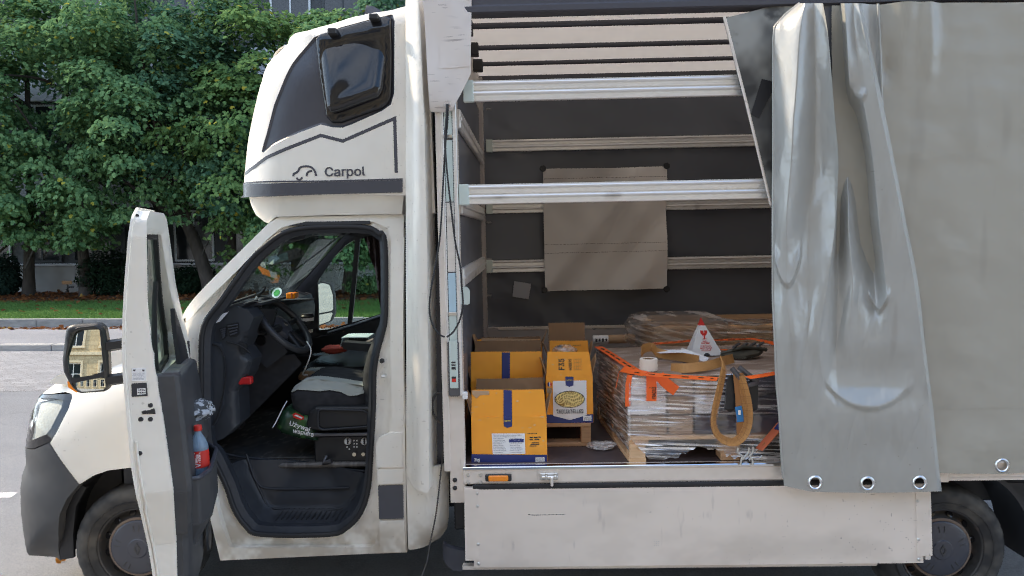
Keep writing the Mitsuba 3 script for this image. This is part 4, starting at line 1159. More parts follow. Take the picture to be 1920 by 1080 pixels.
DFL = add('air_deflector', panel(dfl, f=fdef, thick=.012, s=.025, sb=.015, rings=(.006,)), 'white_paint', TR, 60)
L_ = np.array(S([(786, -14), (797, 230), (803, 500), (804, 700), (806, 915)], 0.0))
add('inner_return', hull([(x + o, y, z) for x, z in L_ for y, o in ((-.028, 0), (.16, .02), (-.028, -.004), (.16, .016))]), 'white_paint', DFL)
add('second_deflector', panel(P([(790, -14), (797, 12), (803, 45), (806, 150), (816, 400), (808, 400), (797, 230), (788, 40)], .10), .10, None, .05, .04, .02), 'white_paint', TR, 50)
add('gap_panel', panel(P([(795, -10), (836, -10), (842, 950), (806, 950)], .30), .30, None, .02, .15), 'black_plastic', TR)
add('gap_panel', panel(P([(806, 470), (822, 470), (832, 880), (812, 900)], .16), .16, None, .02, .15), 'pod_grey', TR)
add('gap_hose', tube(spline([at(822, 380, .2), at(826, 420, .18), at(822, 560, .2), at(828, 740, .2), at(832, 900, .2)], 6), .012, 8), 'black_plastic', TR, 60)
add('gap_bracket', hull([at(x, y, Y) for Y in (.1, .2) for x, y in [(794, 283), (806, 300), (807, 312), (795, 316)]]), 'black_plastic', TR)

# ------------------------------------------------------------------ load body
FLZ = at(870, 877, 0)[2]
BK = 2.20
XF = at(861, 500, .1)[0]            # inner face of the front wall
XR = 3.75


def prism_x(prof, x0, x1):
    """A (y, z) profile extruded along x."""
    return extr(Polygon(prof), Frame((0, 0, 0), (0, 1, 0), (0, 0, 1), (-1, 0, 0)), x0, x1)


def slat_profile(z0, z1, y, s=1.0):
    h = z1 - z0; y2 = y + .028 * s
    pts = [(y2, z0), (y + .004, z0), (y, z0 + .03 * h)]
    for a, b_, k in [(.03, .25, 0), (.29, .50, 1), (.54, .73, 0), (.77, .97, 1)][::1]:
        m = (a + b_) / 2
        if k:
            pts += [(y + .003, z0 + (a + .005) * h), (y - .004, z0 + (a + .05) * h), (y - .006, z0 + m * h), (y - .004, z0 + (b_ - .05) * h), (y + .003, z0 + (b_ - .005) * h)]
        else:
            pts += [(y, z0 + a * h), (y, z0 + b_ * h)]
        pts += [(y + .007, z0 + (b_ + .008) * h), (y + .007, z0 + (b_ + .032) * h)]
    pts = pts[:-2] + [(y, z1 - .01 * h), (y + .004, z1), (y2, z1)]
    return pts


def slat(px, py0, py1, Y, x1, name, end=True):
    a, b_ = at(px, py0, Y), at(px, py1, Y)
    k = add(name, prism_x(slat_profile(b_[2], a[2], Y), a[0] + (.05 if end else 0), x1), 'aluminium', TR, 25)
    if end:
        add('end_cap', bx(a[0], a[0] + .052, Y - .007, Y + .03, b_[2] - .003, a[2] + .003, .004), 'alu_end', k)
    return k


xse = at(1530, 200, .03)[0]
slat(868, 151.5, 190.5, .03, xse, 'side_slat'); slat(860, 346.5, 384, .02, xse, 'side_slat')
for y0, y1 in [(262.5, 284.5), (380, 400.5), (488.5, 511.5)]:
    slat(911, y0, y1, BK - .06, XR, 'back_slat')
# front corner post: three strips with a channel and latch plate between them
pzt, pzb = 3.22, at(850, 945.5, 0)[2]
cx = [at(x, 560, 0)[0] for x in (824.5, 836.5, 839.5, 852.5, 856.5, 863.5)]
PO = num(TR + '__corner_post'); labels[PO] = {}
add('outer_strip', bx(cx[0], cx[1], -.004, .06, at(830, 884, 0)[2], pzt, .004), 'alu_panel', PO)
add('front_face', bx(cx[1] - .006, cx[5], .016, .09, pzb, pzt, .004), 'alu_panel', PO)
add('channel', bx(cx[1] - .001, cx[2], .0, .02, at(845, 742, 0)[2], pzt, .002), 'aluminium', PO)
add('inner_strip', bx(cx[4], cx[5], -.004, .03, at(845, 742, 0)[2], pzt, .003), 'aluminium', PO)
add('channel_bed', bx(cx[2], cx[4], .010, .018, at(845, 742, 0)[2], pzt, .001), 'dark_steel', PO)
for (y0, y1, m, o) in [(206, 257, 'alu_end', .002), (262, 378, 'alu_end', .003), (380, 510, 'aluminium', .004), (512, 585, 'paper_blue', .001), (590, 742, 'alu_end', .0)]:
    add('channel_insert', bx(cx[2] + .004, cx[4] - .004, o, .014, at(845, y1, 0)[2], at(845, y0, 0)[2], .002), m, PO)
add('lower_case', bx(cx[1] + .002, cx[4] + .006, -.012, .018, at(848, 743, 0)[2], at(848, 640, 0)[2], .006), 'dark_steel', PO)
LPx = at(848, 680, -.014)
lpl = add('latch_plate', bx(cx[2] + .002, cx[4] - .002, -.0165, -.011, at(848, 727, 0)[2], at(848, 638, 0)[2], .002), 'alu_end', PO)
for (y0, y1, m) in [(677, 680, 'print_ink'), (682, 685, 'print_ink'), (687, 692, 'print_ink'), (705, 709, 'print_ink'), (709, 715, 'print_red')]:
    add('plate_mark', bx(cx[2] + .012, cx[4] - .013, -.0175, -.016, at(848, y1, 0)[2], at(848, y0, 0)[2], 0), m, PO)
for y in (255, 588):
    kk = add('channel_clip', bx(cx[2] + .002, cx[4] - .002, -.006, .012, at(846, y + 4, 0)[2], at(846, y - 3, 0)[2], .002), 'steel', PO)
for q in (900, 915):
    add('post_bolt', lathe([(0, -.012), (.007, -.011), (.011, -.005), (.013, .002)], at(853, q, .016), (0, 1, 0), 6 if 0 else 16), 'black_plastic', PO, 40)
add('white_bracket', panel(fillet(P([(862, 537), (876, 538), (881, 545), (881, 571), (862, 571)], .03), .012), .03, None, .006, .02, .01), 'alu_end', PO)
add('white_clip', bx(at(867, 742, .02)[0], at(877, 742, .02)[0], .0, .03, at(870, 749, .0)[2], at(870, 736, .0)[2], .004), 'print_white', PO)
ROPE = thing('curtain_rope', 'black elastic rope looped down from the eyelet of the pale front flap', 'rope')
add('cord', tube(spline([at(x, y, -.05) for x, y in [(838, 195), (836, 230), (834.5, 262), (838, 320), (847, 400), (853, 450), (863, 500), (866, 540), (868, 570), (862, 600), (850, 622), (838, 632)]], 8), .0046, 8), 'black_plastic', ROPE, 60)
add('cord', tube(spline([at(x, y, -.045) for x, y in [(840, 195), (839, 230), (836, 262), (832, 320), (828, 400), (823, 460), (812, 520), (806, 560), (806, 590), (813, 613), (824, 627), (834, 632)]], 8), .0046, 8), 'black_plastic', ROPE, 60)
o = add('thin_cable', tube(spline([at(x, y, Y) for x, y, Y in [(838, 760, .05), (828, 870, .03), (818, 960, -.02), (806, 1020, -.05), (800, 1055, -.1), (790, 1082, -.3)]], 8), .0040, 8), 'rim_dark', None, 60)
labels[o] = {'label': 'thin grey cable hanging in the gap between cab and load body', 'category': 'cable'}
add('gap_cable', tube(spline([at(x, y, .05) for x, y in [(830, 737), (818, 738), (812, 750), (811, 770), (818, 785), (830, 798)]], 8), .006, 8), 'rim_dark', TR, 60)
# floor, edge rail, drop side
add('load_floor', bx(XF, XR, .03, BK, FLZ - .05, FLZ, .002), 'ply_floor', TR)
rail = prism_x([(.05, FLZ + .002), (.004, FLZ + .004), (-.002, FLZ), (-.002, FLZ - .012), (.004, FLZ - .016), (.004, FLZ - .082), (.008, FLZ - .09), (.05, FLZ - .09)], at(868.5, 890, 0)[0], XR)
RL = add('floor_rail', rail, 'alu_panel', TR, 20)
add('bright_lip', prism_x([(.03, FLZ + .0045), (-.003, FLZ + .0045), (-.006, FLZ), (-.004, FLZ - .010), (.03, FLZ - .008)], at(868.5, 890, 0)[0], XR), 'chrome', RL, 40)
for x, y in [(877.5, 891.5), (901, 891.5), (878, 905), (901, 905)]:
    add('rivet', lathe([(0, -.003), (.007, -.002), (.010, .003)], at(x, y, .0), (0, 1, 0), 14), 'steel', RL, 40)
add('rubber_strip', prism_x([(.012, FLZ - .090), (-.004, FLZ - .090), (-.010, FLZ - .10), (-.008, FLZ - .114), (.012, FLZ - .114)], at(887, 910, 0)[0], at(1740, 900, 0)[0]), 'seal_rubber', TR, 40)
ML = num(TR + '__marker_light'); labels[ML] = {}
a, b_ = at(910, 902, 0), at(959, 888.5, 0)
add('black_base', bx(a[0], b_[0], -.012, .006, a[2], b_[2], .005), 'black_plastic', ML)
add('amber_lens', bx(a[0] + .017, b_[0] - .017, -.022, -.010, a[2] + .003, b_[2] - .003, .005), 'amber_lens', ML)
LT = num(TR + '__drop_side_latch'); labels[LT] = {}
a = at(1029, 893, 0)
add('plate', bx(a[0] - .047, a[0] + .047, -.004, .006, a[2] - .020, a[2] + .018, .003), 'steel', LT)
add('bolt', tube([a + [-.035, -.018, 0], a + [.045, -.018, 0]], .0095, 12), 'chrome', LT, 60)
add('guide', bx(a[0] - .02, a[0] - .006, -.03, 0, a[2] - .014, a[2] + .014, .005), 'steel', LT)
add('guide', bx(a[0] + .024, a[0] + .042, -.03, 0, a[2] - .012, a[2] + .013, .005), 'steel', LT)
add('handle', bx(a[0] + .008, a[0] + .022, -.032, -.012, a[2] - .045, a[2] + .004, .004), 'chrome', LT)
DS = num(TR + '__drop_side'); labels[DS] = {'label': 'hinged aluminium drop side hanging down below the load floor'}
zt_, zb_ = at(900, 913.5, 0)[2], at(900, 1062, -.03)[2]
dx0, dx1 = at(870.5, 914, 0)[0], at(1743, 900, 0)[0]
dsf = lambda a, b: -.006 - .036 * (zt_ - b) / (zt_ - zb_)
dsp = sbox(dx0, zb_, dx1, zt_).difference(sbox(dx0 - .1, zb_ - .01, dx0 + .045, zb_ + .035)).difference(sbox(dx1 - .045, zb_ - .01, dx1 + .1, zb_ + .035)).difference(sbox(dx0 - .1, zt_ - .0, dx0 + .05, zt_ + .1))
add('board', panel(dsp, f=dsf, thick=.028, s=.15, sb=.06), 'alu_panel', DS)
for xx, xs in ((dx0, 1), (dx1, -1)):
    ep = sbox(*sorted([xx + xs * .0, xx + xs * .076])[:1], zb_ + .037, sorted([xx, xx + xs * .076])[1], zt_ - .006)
    add('end_strip', panel(ep, f=lambda a, b: dsf(a, b) - .004, thick=.004, s=.1), 'alu_panel', DS)
    for zz in (zt_ - .03, zt_ - .095, zb_ + .12, zb_ + .02):
        yy = float(dsf(0, zz)) - .004
        add('rivet', lathe([(0, -.004), (.006, -.003), (.009, .001)], (xx + xs * .068, yy, zz), (0, 1, 0), 14), 'steel', DS, 40)
add('scratch', panel(Polygon(S([(990, 964), (1000, 965.5), (1060, 964), (1060, 964.8), (1000, 966.6), (990, 965.5)], -.02)), f=lambda a, b: dsf(a, b) - .0006, thick=.001, s=.1), 'dark_steel', DS)
gx, gz0 = at(1230, 1020, -.03)[0], at(1230, 1020, -.03)[2]
for i in range(3):
    for j in range(4):
        add('stamped_dot', bx(gx - .01 + .011 * i, gx - .007 + .011 * i, float(dsf(0, gz0)) - .0012, float(dsf(0, gz0)) + .003, gz0 - .02 + .011 * j, gz0 - .0175 + .011 * j, 0), 'print_grey', DS)
zr0, zr1 = zb_ - .024, zb_ - .002
add('lower_rail', prism_x([(.02, zr0), (-.018, zr0), (-.022, zr0 + .006), (-.022, zr1), (.02, zr1)], at(868, 1068, 0)[0], at(1641, 1061, 0)[0]), 'alu_panel', TR)
add('rear_side_rail', prism_x([(.03, at(1850, 902, 0)[2]), (.012, at(1850, 902, 0)[2]), (.010, FLZ - .02), (.03, FLZ - .02)], dx1 + .09, XR), 'alu_panel', TR)
add('rail_joint', bx(dx1 + .03, dx1 + .10, .002, .03, at(1770, 905, 0)[2], FLZ - .02, .003), 'alu_panel', TR)
add('rail_joint', bx(dx1 - .03, dx1 + .0, -.03, .02, zb_ + .01, zb_ + .04, .003), 'aluminium', TR)
# front wall and its slats, corner posts, back wall, roof
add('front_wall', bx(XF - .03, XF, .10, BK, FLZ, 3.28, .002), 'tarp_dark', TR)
add('front_wall_top', bx(XF, XF + .004, .05, BK - .02, 3.0, 3.27, .001), 'sheet_beige', TR)
for zc in (at(862, 222, .1)[2], at(862, 384, .1)[2], at(863, 521, .1)[2]):
    add('front_slat', bx(XF, XF + .025, .11, BK - .05, zc - .05, zc + .05, .006), 'aluminium', TR)
    add('front_slat_bead', bx(XF + .02, XF + .032, .11, BK - .05, zc - .012, zc + .012, .006), 'aluminium', TR)
px0, px1 = at(894, 450, BK - .05)[0], at(911, 450, BK - .05)[0]
add('back_corner_post', bx(px0, px1, BK - .09, BK, FLZ, 3.25, .004), 'frame_beige', TR)
add('back_corner_strip', bx(px0 - .035, px0, BK - .04, BK, FLZ, 3.25, .004), 'frame_beige', TR)
for y in (205, 417, 486, 554):
    add('post_pin', tube([at(912, y, BK - .05), at(921, y, BK - .06)], [.006, .009], 8), 'steel', TR, 60)
wav = lambda a, b: .02 * np.sin(a * 2.1 + b * 2.6) + .012 * np.sin(a * 5.0 - b * 3.1)
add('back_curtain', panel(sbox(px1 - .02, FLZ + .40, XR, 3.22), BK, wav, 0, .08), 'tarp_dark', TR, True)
add('back_drop_side', bx(px1, XR, BK - .03, BK - .005, FLZ, at(930, 613, BK)[2], .004), 'frame_beige', TR)
add('back_drop_side_bead', bx(px1 + .08, XR, BK - .036, BK - .028, at(930, 618, BK)[2], at(930, 613, BK)[2] + .003, .002), 'alu_panel', TR)
sh = P([(1018, 317), (1250, 312), (1251, 541), (1022, 546)], BK - .13)
add('inner_sheet', panel(sh, BK - .125, lambda a, b: .022 * np.sin(a * 8 - b * 9) + .012 * np.sin(a * 19 - b * 15 + 1), .002, .03), 'sheet_beige', TR, 60)
for x, y in [(1018, 316), (1250, 311), (1250, 542), (1021, 544)]:
    add('sheet_button', lathe([(0, -.010), (.021, -.010), (.025, 0)], at(x, y, BK - .165), (0, 1, 0), 20), 'black_plastic', TR, 40)
for y in (334.5, 458, 474):
    a, b_ = at(1020, y + 1, BK - .158), at(1249, y - 4, BK - .158)
    add('sheet_crease', tube([a, b_], .0014, 5), 'rim_rust', TR, 60)
add('wall_note', panel(P([(964, 527), (996, 532), (991, 561), (961, 556)], BK - .03), BK - .035, None, .001, .05), 'print_grey', TR)
RZ = 3.27
add('roof_sheet', bx(XF - .05, XR, .0, BK + .02, RZ, RZ + .004, 0), 'roof_sheet', TR)
add('roof_side_beam', prism_x([(-.02, at(900, 25.3, -.02)[2]), (-.03, at(900, 22, -.03)[2]), (-.03, at(900, 12, -.03)[2]), (-.015, at(900, 9, -.015)[2]), (-.015, 3.30), (.09, 3.30), (.09, at(900, 25.3, .0)[2]), (.05, at(900, 25.3, -.02)[2])], at(870, 10, 0)[0], XR), 'stripe_grey', TR, 20)
add('roof_back_beam', bx(XF, XR, BK - .06, BK + .02, at(930, 152, BK)[2] - .03, RZ - .004, .004), 'stripe_grey', TR)
for py, rr_ in [(49, .034), (90, .032), (120.5, .030)]:
    d = ROT.T @ np.array([(900 - 960) / FOC, (py - 540) / FOC, 1.0]); q = CAM + d * (RZ - .05 - CAM[2]) / d[2]
    rb = add('roof_bar', tube([(XF + .06, q[1], q[2]), (XR, q[1], q[2])], rr_ * .5, 12), 'stripe_grey', TR, 60)
    add('bar_socket', bx(XF, XF + .07, q[1] - .035, q[1] + .035, q[2] - .05, q[2] + .03, .006), 'black_plastic', rb)
add('tail_wall', bx(XR, XR + .04, .0, BK + .02, FLZ - .1, 3.28, .004), 'tarp_white', TR)
# chassis
add('chassis_rail', bx(-.6, 3.7, .55, .70, .42, .66, .01), 'black_plastic', TR)
add('chassis_rail', bx(-.6, 3.7, 1.45, 1.60, .42, .66, .01), 'black_plastic', TR)
for x in (-.2, .8, 1.6, 2.8):
    add('cross_member', bx(x, x + .08, .06, 2.1, .66, FLZ - .052, .006), 'black_plastic', TR)
add('fuel_tank', bx(-.2, 1.3, .20, .54, .36, .72, .05), 'black_plastic', TR)
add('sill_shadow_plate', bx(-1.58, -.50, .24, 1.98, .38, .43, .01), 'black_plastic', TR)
ax_ = np.array([2.192, 0, .32]); add('rear_axle', tube([ax_ + [0, .3, 0], ax_ + [0, 1.9, 0]], .06, 12), 'black_plastic', TR, 60)
mg = [(wc2[0] + .46 * math.cos(t), wc2[2] + .02 + .46 * math.sin(t)) for t in np.linspace(-.15, 1.75, 24)]
mgo = LineString(mg).buffer(.012)
add('rear_mudguard', extr(mgo, side(0), .10, .42), 'black_plastic', TR, 40)
add('mudguard_plate', extr(Polygon(S([(1868, 905), (1880, 925), (1900, 960), (1908, 998), (1925, 1020), (1940, 1020), (1940, 905)], .42)), side(0), .42, .44), 'black_plastic', TR)
gd = fillet(P([(828, 1022), (836, 1027), (872, 1033), (872, 1071), (850, 1070), (835, 1062), (829, 1052)], .02), .01)
add('corner_step', panel(gd, f=lambda a, b: .02 + rnd(LineString(S([(827, 1020), (827, 1060)], .02)), .09, .07)(a, b), thick=.04, s=.02, sb=.01), 'pod_grey', TR, 60)
add('gap_lower_plate', bx(cx[1], cx[5] + .02, .12, .2, .45, FLZ - .1, .01), 'black_plastic', TR)
# pale flap folded over the front post
flp = P([(793, -12), (884, -12), (883, 138), (848, 207), (838, 210), (806, 209)], -.03)
fflap = lambda a, b: -.035 + rnd(LineString(S([(800, 214), (850, 214)], -.03)), .06, .04)(a, b) + .008 * np.sin(b * 14 + a * 20)
FP = add('front_flap', panel(flp, f=fflap, thick=.006, s=.03, sb=.015), 'tarp_white', TR, 50)
pt = P([(825, 88), (883, 87), (882, 125), (825, 129)], -.03)
add('sewn_patch', panel(pt, f=lambda a, b: fflap(a, b) - .003, thick=.003, s=.03), 'tarp_white', FP, 50)
add('eyelet', lathe([(.010, .002), (.014, -.004), (.018, .002)], at(839, 195, -.04), (0, 1, 0), 24), 'chrome', FP, 60)

# ------------------------------------------------------------------ side curtain: gathered part and hanging part
ROWS = {   # photo row: (x, height in cm) of the nine folds from the leading edge to the last lip
    6: [(1499, 4), (1510, 8), (1526, 7), (1543, 9), (1529, -8), (1571, -3), (1583, 8), (1598, 7), (1610, 8), (1617, 1)],
    60: [(1450, 3), (1500, 9), (1528, 7), (1552, 10), (1538, -8), (1575, -3), (1587, 8), (1603, 7), (1620, 9), (1627, 1)],
    150: [(1450, 3), (1494, 9.5), (1530, 6), (1560, 10), (1546, -8), (1581, -2), (1592, 7), (1612, 7), (1639, 9), (1647, 1)],
    215: [(1450, 3), (1489, 9.5), (1530, 5), (1565, 10), (1552, -7), (1585, -1), (1602, 0), (1623, 7.5), (1652, 9), (1660, 1)],
    300: [(1450, 3), (1484, 9), (1529, 4), (1572, 9.5), (1561, -5), (1589, 0), (1612, -3), (1636, 7), (1670, 9), (1677, 1)],
    420: [(1449, 4), (1475, 8), (1516, 4), (1566, 8.5), (1571, -1), (1591, 6.5), (1622, -3), (1648, 7), (1693, 9), (1700, 1)],
    540: [(1449, 5), (1475, 7), (1515, 6), (1550, 8), (1571, 3.5), (1599, 7), (1640, 2), (1662, 7), (1716, 8), (1723, 1)],
    640: [(1453, 6), (1485, 8.5), (1515, 7), (1535, 8), (1568, 4), (1592, 6), (1640, 6), (1668, 6.5), (1728, 7), (1734, 1)],
    720: [(1456, 6), (1490, 7.5), (1520, 7), (1542, 6.6), (1570, 4), (1597, 4), (1640, 3.5), (1682, 4.5), (1738, 6.5), (1744, 1)],
    775: [(1461, 6), (1490, 7), (1525, 7.2), (1550, 7.3), (1575, 7.6), (1600, 8), (1640, 8), (1690, 7.4), (1745, 6), (1751, 1)],
    850: [(1465, 6), (1495, 6.4), (1528, 6.6), (1555, 6.3), (1580, 6.6), (1605, 6.9), (1645, 6.4), (1695, 6.8), (1752, 6), (1758, 1)],
    921: [(1470, 5.5), (1500, 6.2), (1530, 6.5), (1558, 5.6), (1582, 5.5), (1608, 6.4), (1648, 6.2), (1700, 6.4), (1758, 5.4), (1766, 1)]}
rk = np.array(sorted(ROWS)); RX = np.array([[p[0] for p in ROWS[r]] for r in rk], float); RH = np.array([[p[1] for p in ROWS[r]] for r in rk], float) / 100
NU, NV = 200, 210
uu, vv = np.linspace(0, 9, NU), np.linspace(6, 921, NV)
px_ = PchipInterpolator(np.arange(10), PchipInterpolator(rk, RX, axis=0)(vv), axis=1)(uu)
_hr = PchipInterpolator(rk, RH, axis=0)(vv)
hh_ = .45 * PchipInterpolator(np.arange(10), _hr, axis=1)(uu) + .55 * np.array([np.interp(uu, np.arange(10), r_) for r_ in _hr])   # cloth breaks along the fold lines
vy = np.repeat(vv[:, None], NU, 1)
sst = lambda a, b, x: smoothw((x - a) / (b - a))
hh_ = hh_ * np.interp(vy, [6, 420, 640, 720, 921], [1.75, 1.8, 1.8, 1.6, 1.0])
# sagging pockets: the cloth below stands out, a crease edge above it
def pocket(x0, x1, y0, drop, ramp, amp, p=1.5):
    global hh_
    t = np.clip((px_ - x0) / (x1 - x0), 0, 1); c = 1 - np.abs(2 * t - 1) ** p
    yb = y0 + drop * c; d = vy - yb
    hh_ = hh_ + amp * np.where(d < 0, np.clip(1 + d / (ramp * (.35 + .65 * c)), 0, 1) ** 1.3, np.clip(1 - d / 7, 0, 1)) * np.minimum(c * 3, 1)


pocket(1545, 1717, 714, 50, 74, .026, 2.1)
pocket(1449, 1503, 471, 62, 60, .026, 2.0)
pocket(1627, 1670, 547, 34, 46, .026, 1.35)
pocket(1597, 1626, 172, 14, 26, .014)
cr = np.abs(meshkit.fbm(np.stack([px_ / 60 + vy / 300, vy / 330, 0 * vy], -1), 2, 14) - .5)
hh_ -= .007 * np.clip(1 - cr / .10, 0, 1) ** 1.3 * sst(120, 420, vy) * sst(905, 820, vy)
hh_ += .006 * (meshkit.fbm(np.stack([px_ / 40, vy / 90, 0 * vy], -1), 3, 4) - .5) * 2 + .004 * (meshkit.fbm(np.stack([px_ / 14, vy / 60, 0 * vy], -1), 2, 8) - .5)
bz_ = 921 - 8 * (px_ < 1520) * (1 - (px_ - 1470) / 50) * sst(880, 921, vy)
vy2 = np.where(px_ < 1520, vy - 9 * sst(860, 921, vy) * np.clip((1520 - px_) / 50, 0, 1), vy) + 3 * np.sin((px_ - 1500) / 265 * np.pi) * sst(860, 921, vy)
RB = ROT.T
dd = np.stack([(px_ - 960) / FOC, (vy2 - 540) / FOC, np.ones_like(px_)], -1) @ RB.T
CV = CAM + dd * ((-.022 - hh_ - CAM[1]) / dd[..., 1])[..., None]
i, j = np.meshgrid(np.arange(NV - 1), np.arange(NU - 1), indexing='ij')
q = np.stack([i * NU + j, (i + 1) * NU + j, (i + 1) * NU + j + 1, i * NU + j + 1], -1).reshape(-1, 4)
cvv = CV.reshape(-1, 3); cf = np.vstack([q[:, [0, 1, 2]], q[:, [0, 2, 3]]])
eye = []
for ex, ey in [(1528, 903), (1627, 906), (1722, 904)]:
    k = np.argmin((px_ - ex) ** 2 + (vy2 - ey) ** 2); eye.append(cvv[k])
cm = cvv[cf].mean(1)
for e in eye:
    cf = cf[np.linalg.norm(cm - e, axis=1) > .029]; cm = cvv[cf].mean(1)
CU = add('gathered_curtain', (cvv, cf), 'tarp_grey', TR, True, label='gathered part of the grey side curtain hanging in folds with three metal eyelets')
for e in eye:
    add('eyelet', lathe([(.024, .004), (.0255, -.004), (.031, -.007), (.037, -.003), (.038, .004)], e + [0, -.003, 0], (0, 1, 0), 36), 'chrome', CU, 60)
# rolled leading edge
lead = CV[:, 0]; add('leading_edge', tube(lead[::5], .006, 8), 'tarp_grey', CU, 60)
# third pleat behind the second
add('pleat', panel(P([(1616, 7), (1646, 7), (1650, 90), (1655, 190), (1657, 240), (1640, 190)], -.05), f=lambda a, b: -.052 - .012 * np.sin((a - 1.76) * 30), thick=.004, s=.02), 'tarp_grey', CU, 60)
add('pleat_edge', tube(spline([at(x, y, -.065) for x, y in [(1646, 7), (1650, 90), (1654, 190), (1657, 235)]], 6), .006, 8), 'tarp_grey', CU, 60)
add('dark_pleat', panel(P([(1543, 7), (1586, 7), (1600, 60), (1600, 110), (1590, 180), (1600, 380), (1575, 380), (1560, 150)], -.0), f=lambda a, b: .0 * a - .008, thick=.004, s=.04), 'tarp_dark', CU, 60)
# flat rear part
fl_ = Polygon(S([(1560, 10), (1640, 9), (1700, 8), (1800, 6), (1960, 3)], -.03) + [(XR, 3.13), (XR, FLZ - .06)] + S([(1925, 888), (1880, 891), (1800, 888), (1735, 884), (1700, 886), (1560, 880)], -.03))
xa, za = at(1742, 60, -.05)[0], at(1742, 60, -.05)[2]
xs_ = at(1690, 60, -.03)[0]; xn = at(1664, 125, -.03)


def fflat(a, b):
    top = np.clip((b - 2.72) / .42, 0, 1)
    w = .026 * (meshkit.fbm(np.c_[a * 1.6, b * 1.1, 0 * a], 3, 2) - .5) + .02 * (meshkit.fbm(np.c_[a * 4.2 + b * 1.7, b * 3.1, 0 * a + 3], 3, 6) - .5)
    w += .018 * (meshkit.fbm(np.c_[a * 2.5, b * 7.5, 0 * a + 9], 3, 21) - .52) - .010
    w += .014 * np.sin(a * 9 + 2 * np.sin(b * 1.2)) * top
    w -= .030 * np.exp(-((a - xa - .03 * (za - b)) / .035) ** 2) * sst(.38, .05, np.abs(b - za))
    w -= .05 * top * np.exp(-((a - xs_) / .09) ** 2)
    w += .035 * np.exp(-((a - xn[0]) / .035) ** 2 - ((b - xn[2]) / .07) ** 2)
    w -= .012 * sst(FLZ + .12, FLZ - .05, b) * np.sin(a * 7)
    return -.020 + np.minimum(w, .006)


e4 = np.array([*at(1882, 874, -.03)])
hole = Point(e4[0], e4[2]).buffer(.028)
HC = add('hanging_curtain', panel(fl_.buffer(0).difference(hole), f=fflat, thick=0, s=.025, sb=.02), 'tarp_hanging', TR, True, label='flat rear part of the grey side curtain')
yy = float(fflat(np.array([e4[0]]), np.array([e4[2]]))[0])
add('eyelet', lathe([(.024, .004), (.0255, -.004), (.031, -.007), (.037, -.003), (.038, .004)], (e4[0], yy - .003, e4[2]), (0, 1, 0), 36), 'chrome', HC, 60)
add('eyelet_backing', lathe([(0, .02), (.03, .02)], (e4[0], yy, e4[2]), (0, 1, 0), 24), 'tarp_inside_dirty', HC, 60)
add('eyelet_patch', panel(P([(1872, 861), (1884, 861), (1884, 864), (1872, 864)], -.03), f=lambda a, b: fflat(a, b) - .003, thick=.002, s=.03), 'tarp_hanging', HC)
add('weld_seam', panel(P([(1745, 765.5), (1960, 764), (1960, 766), (1745, 767.5)], -.03), f=lambda a, b: fflat(a, b) - .002, thick=.002, s=.04), 'tarp_hanging', HC)
# inside of the curtain turned outwards, with its edge pole
ifl = P([(1357, 33), (1400, 23), (1440, 12), (1512, 7), (1470, 70), (1470, 420), (1446, 386)], -.02)
fin_ = lambda a, b: -.012 + .035 * (meshkit.fbm(np.c_[a * 4, b * 4, 0 * a], 3, 3) - .5)
IT = add('turned_curtain', panel(ifl, f=fin_, thick=.004, s=.03, sb=.02), 'tarp_inside_dirty', TR, 60, label='dirty inner side of the curtain turned outwards beside the folds')
add('edge_pole', tube([at(1358, 31, -.035), at(1400, 195, -.035), at(1446, 385, -.035)], .0075, 10), 'alu_panel', IT, 60)
add('black_patch', panel(P([(1430, 147), (1453, 152), (1453, 165), (1424, 221), (1409, 214)], -.02), f=lambda a, b: fin_(a, b) - .004, thick=.003, s=.03), 'seal_rubber', IT, 60)

# ------------------------------------------------------------------ goods on the load floor
WT = .005


WALL = {}


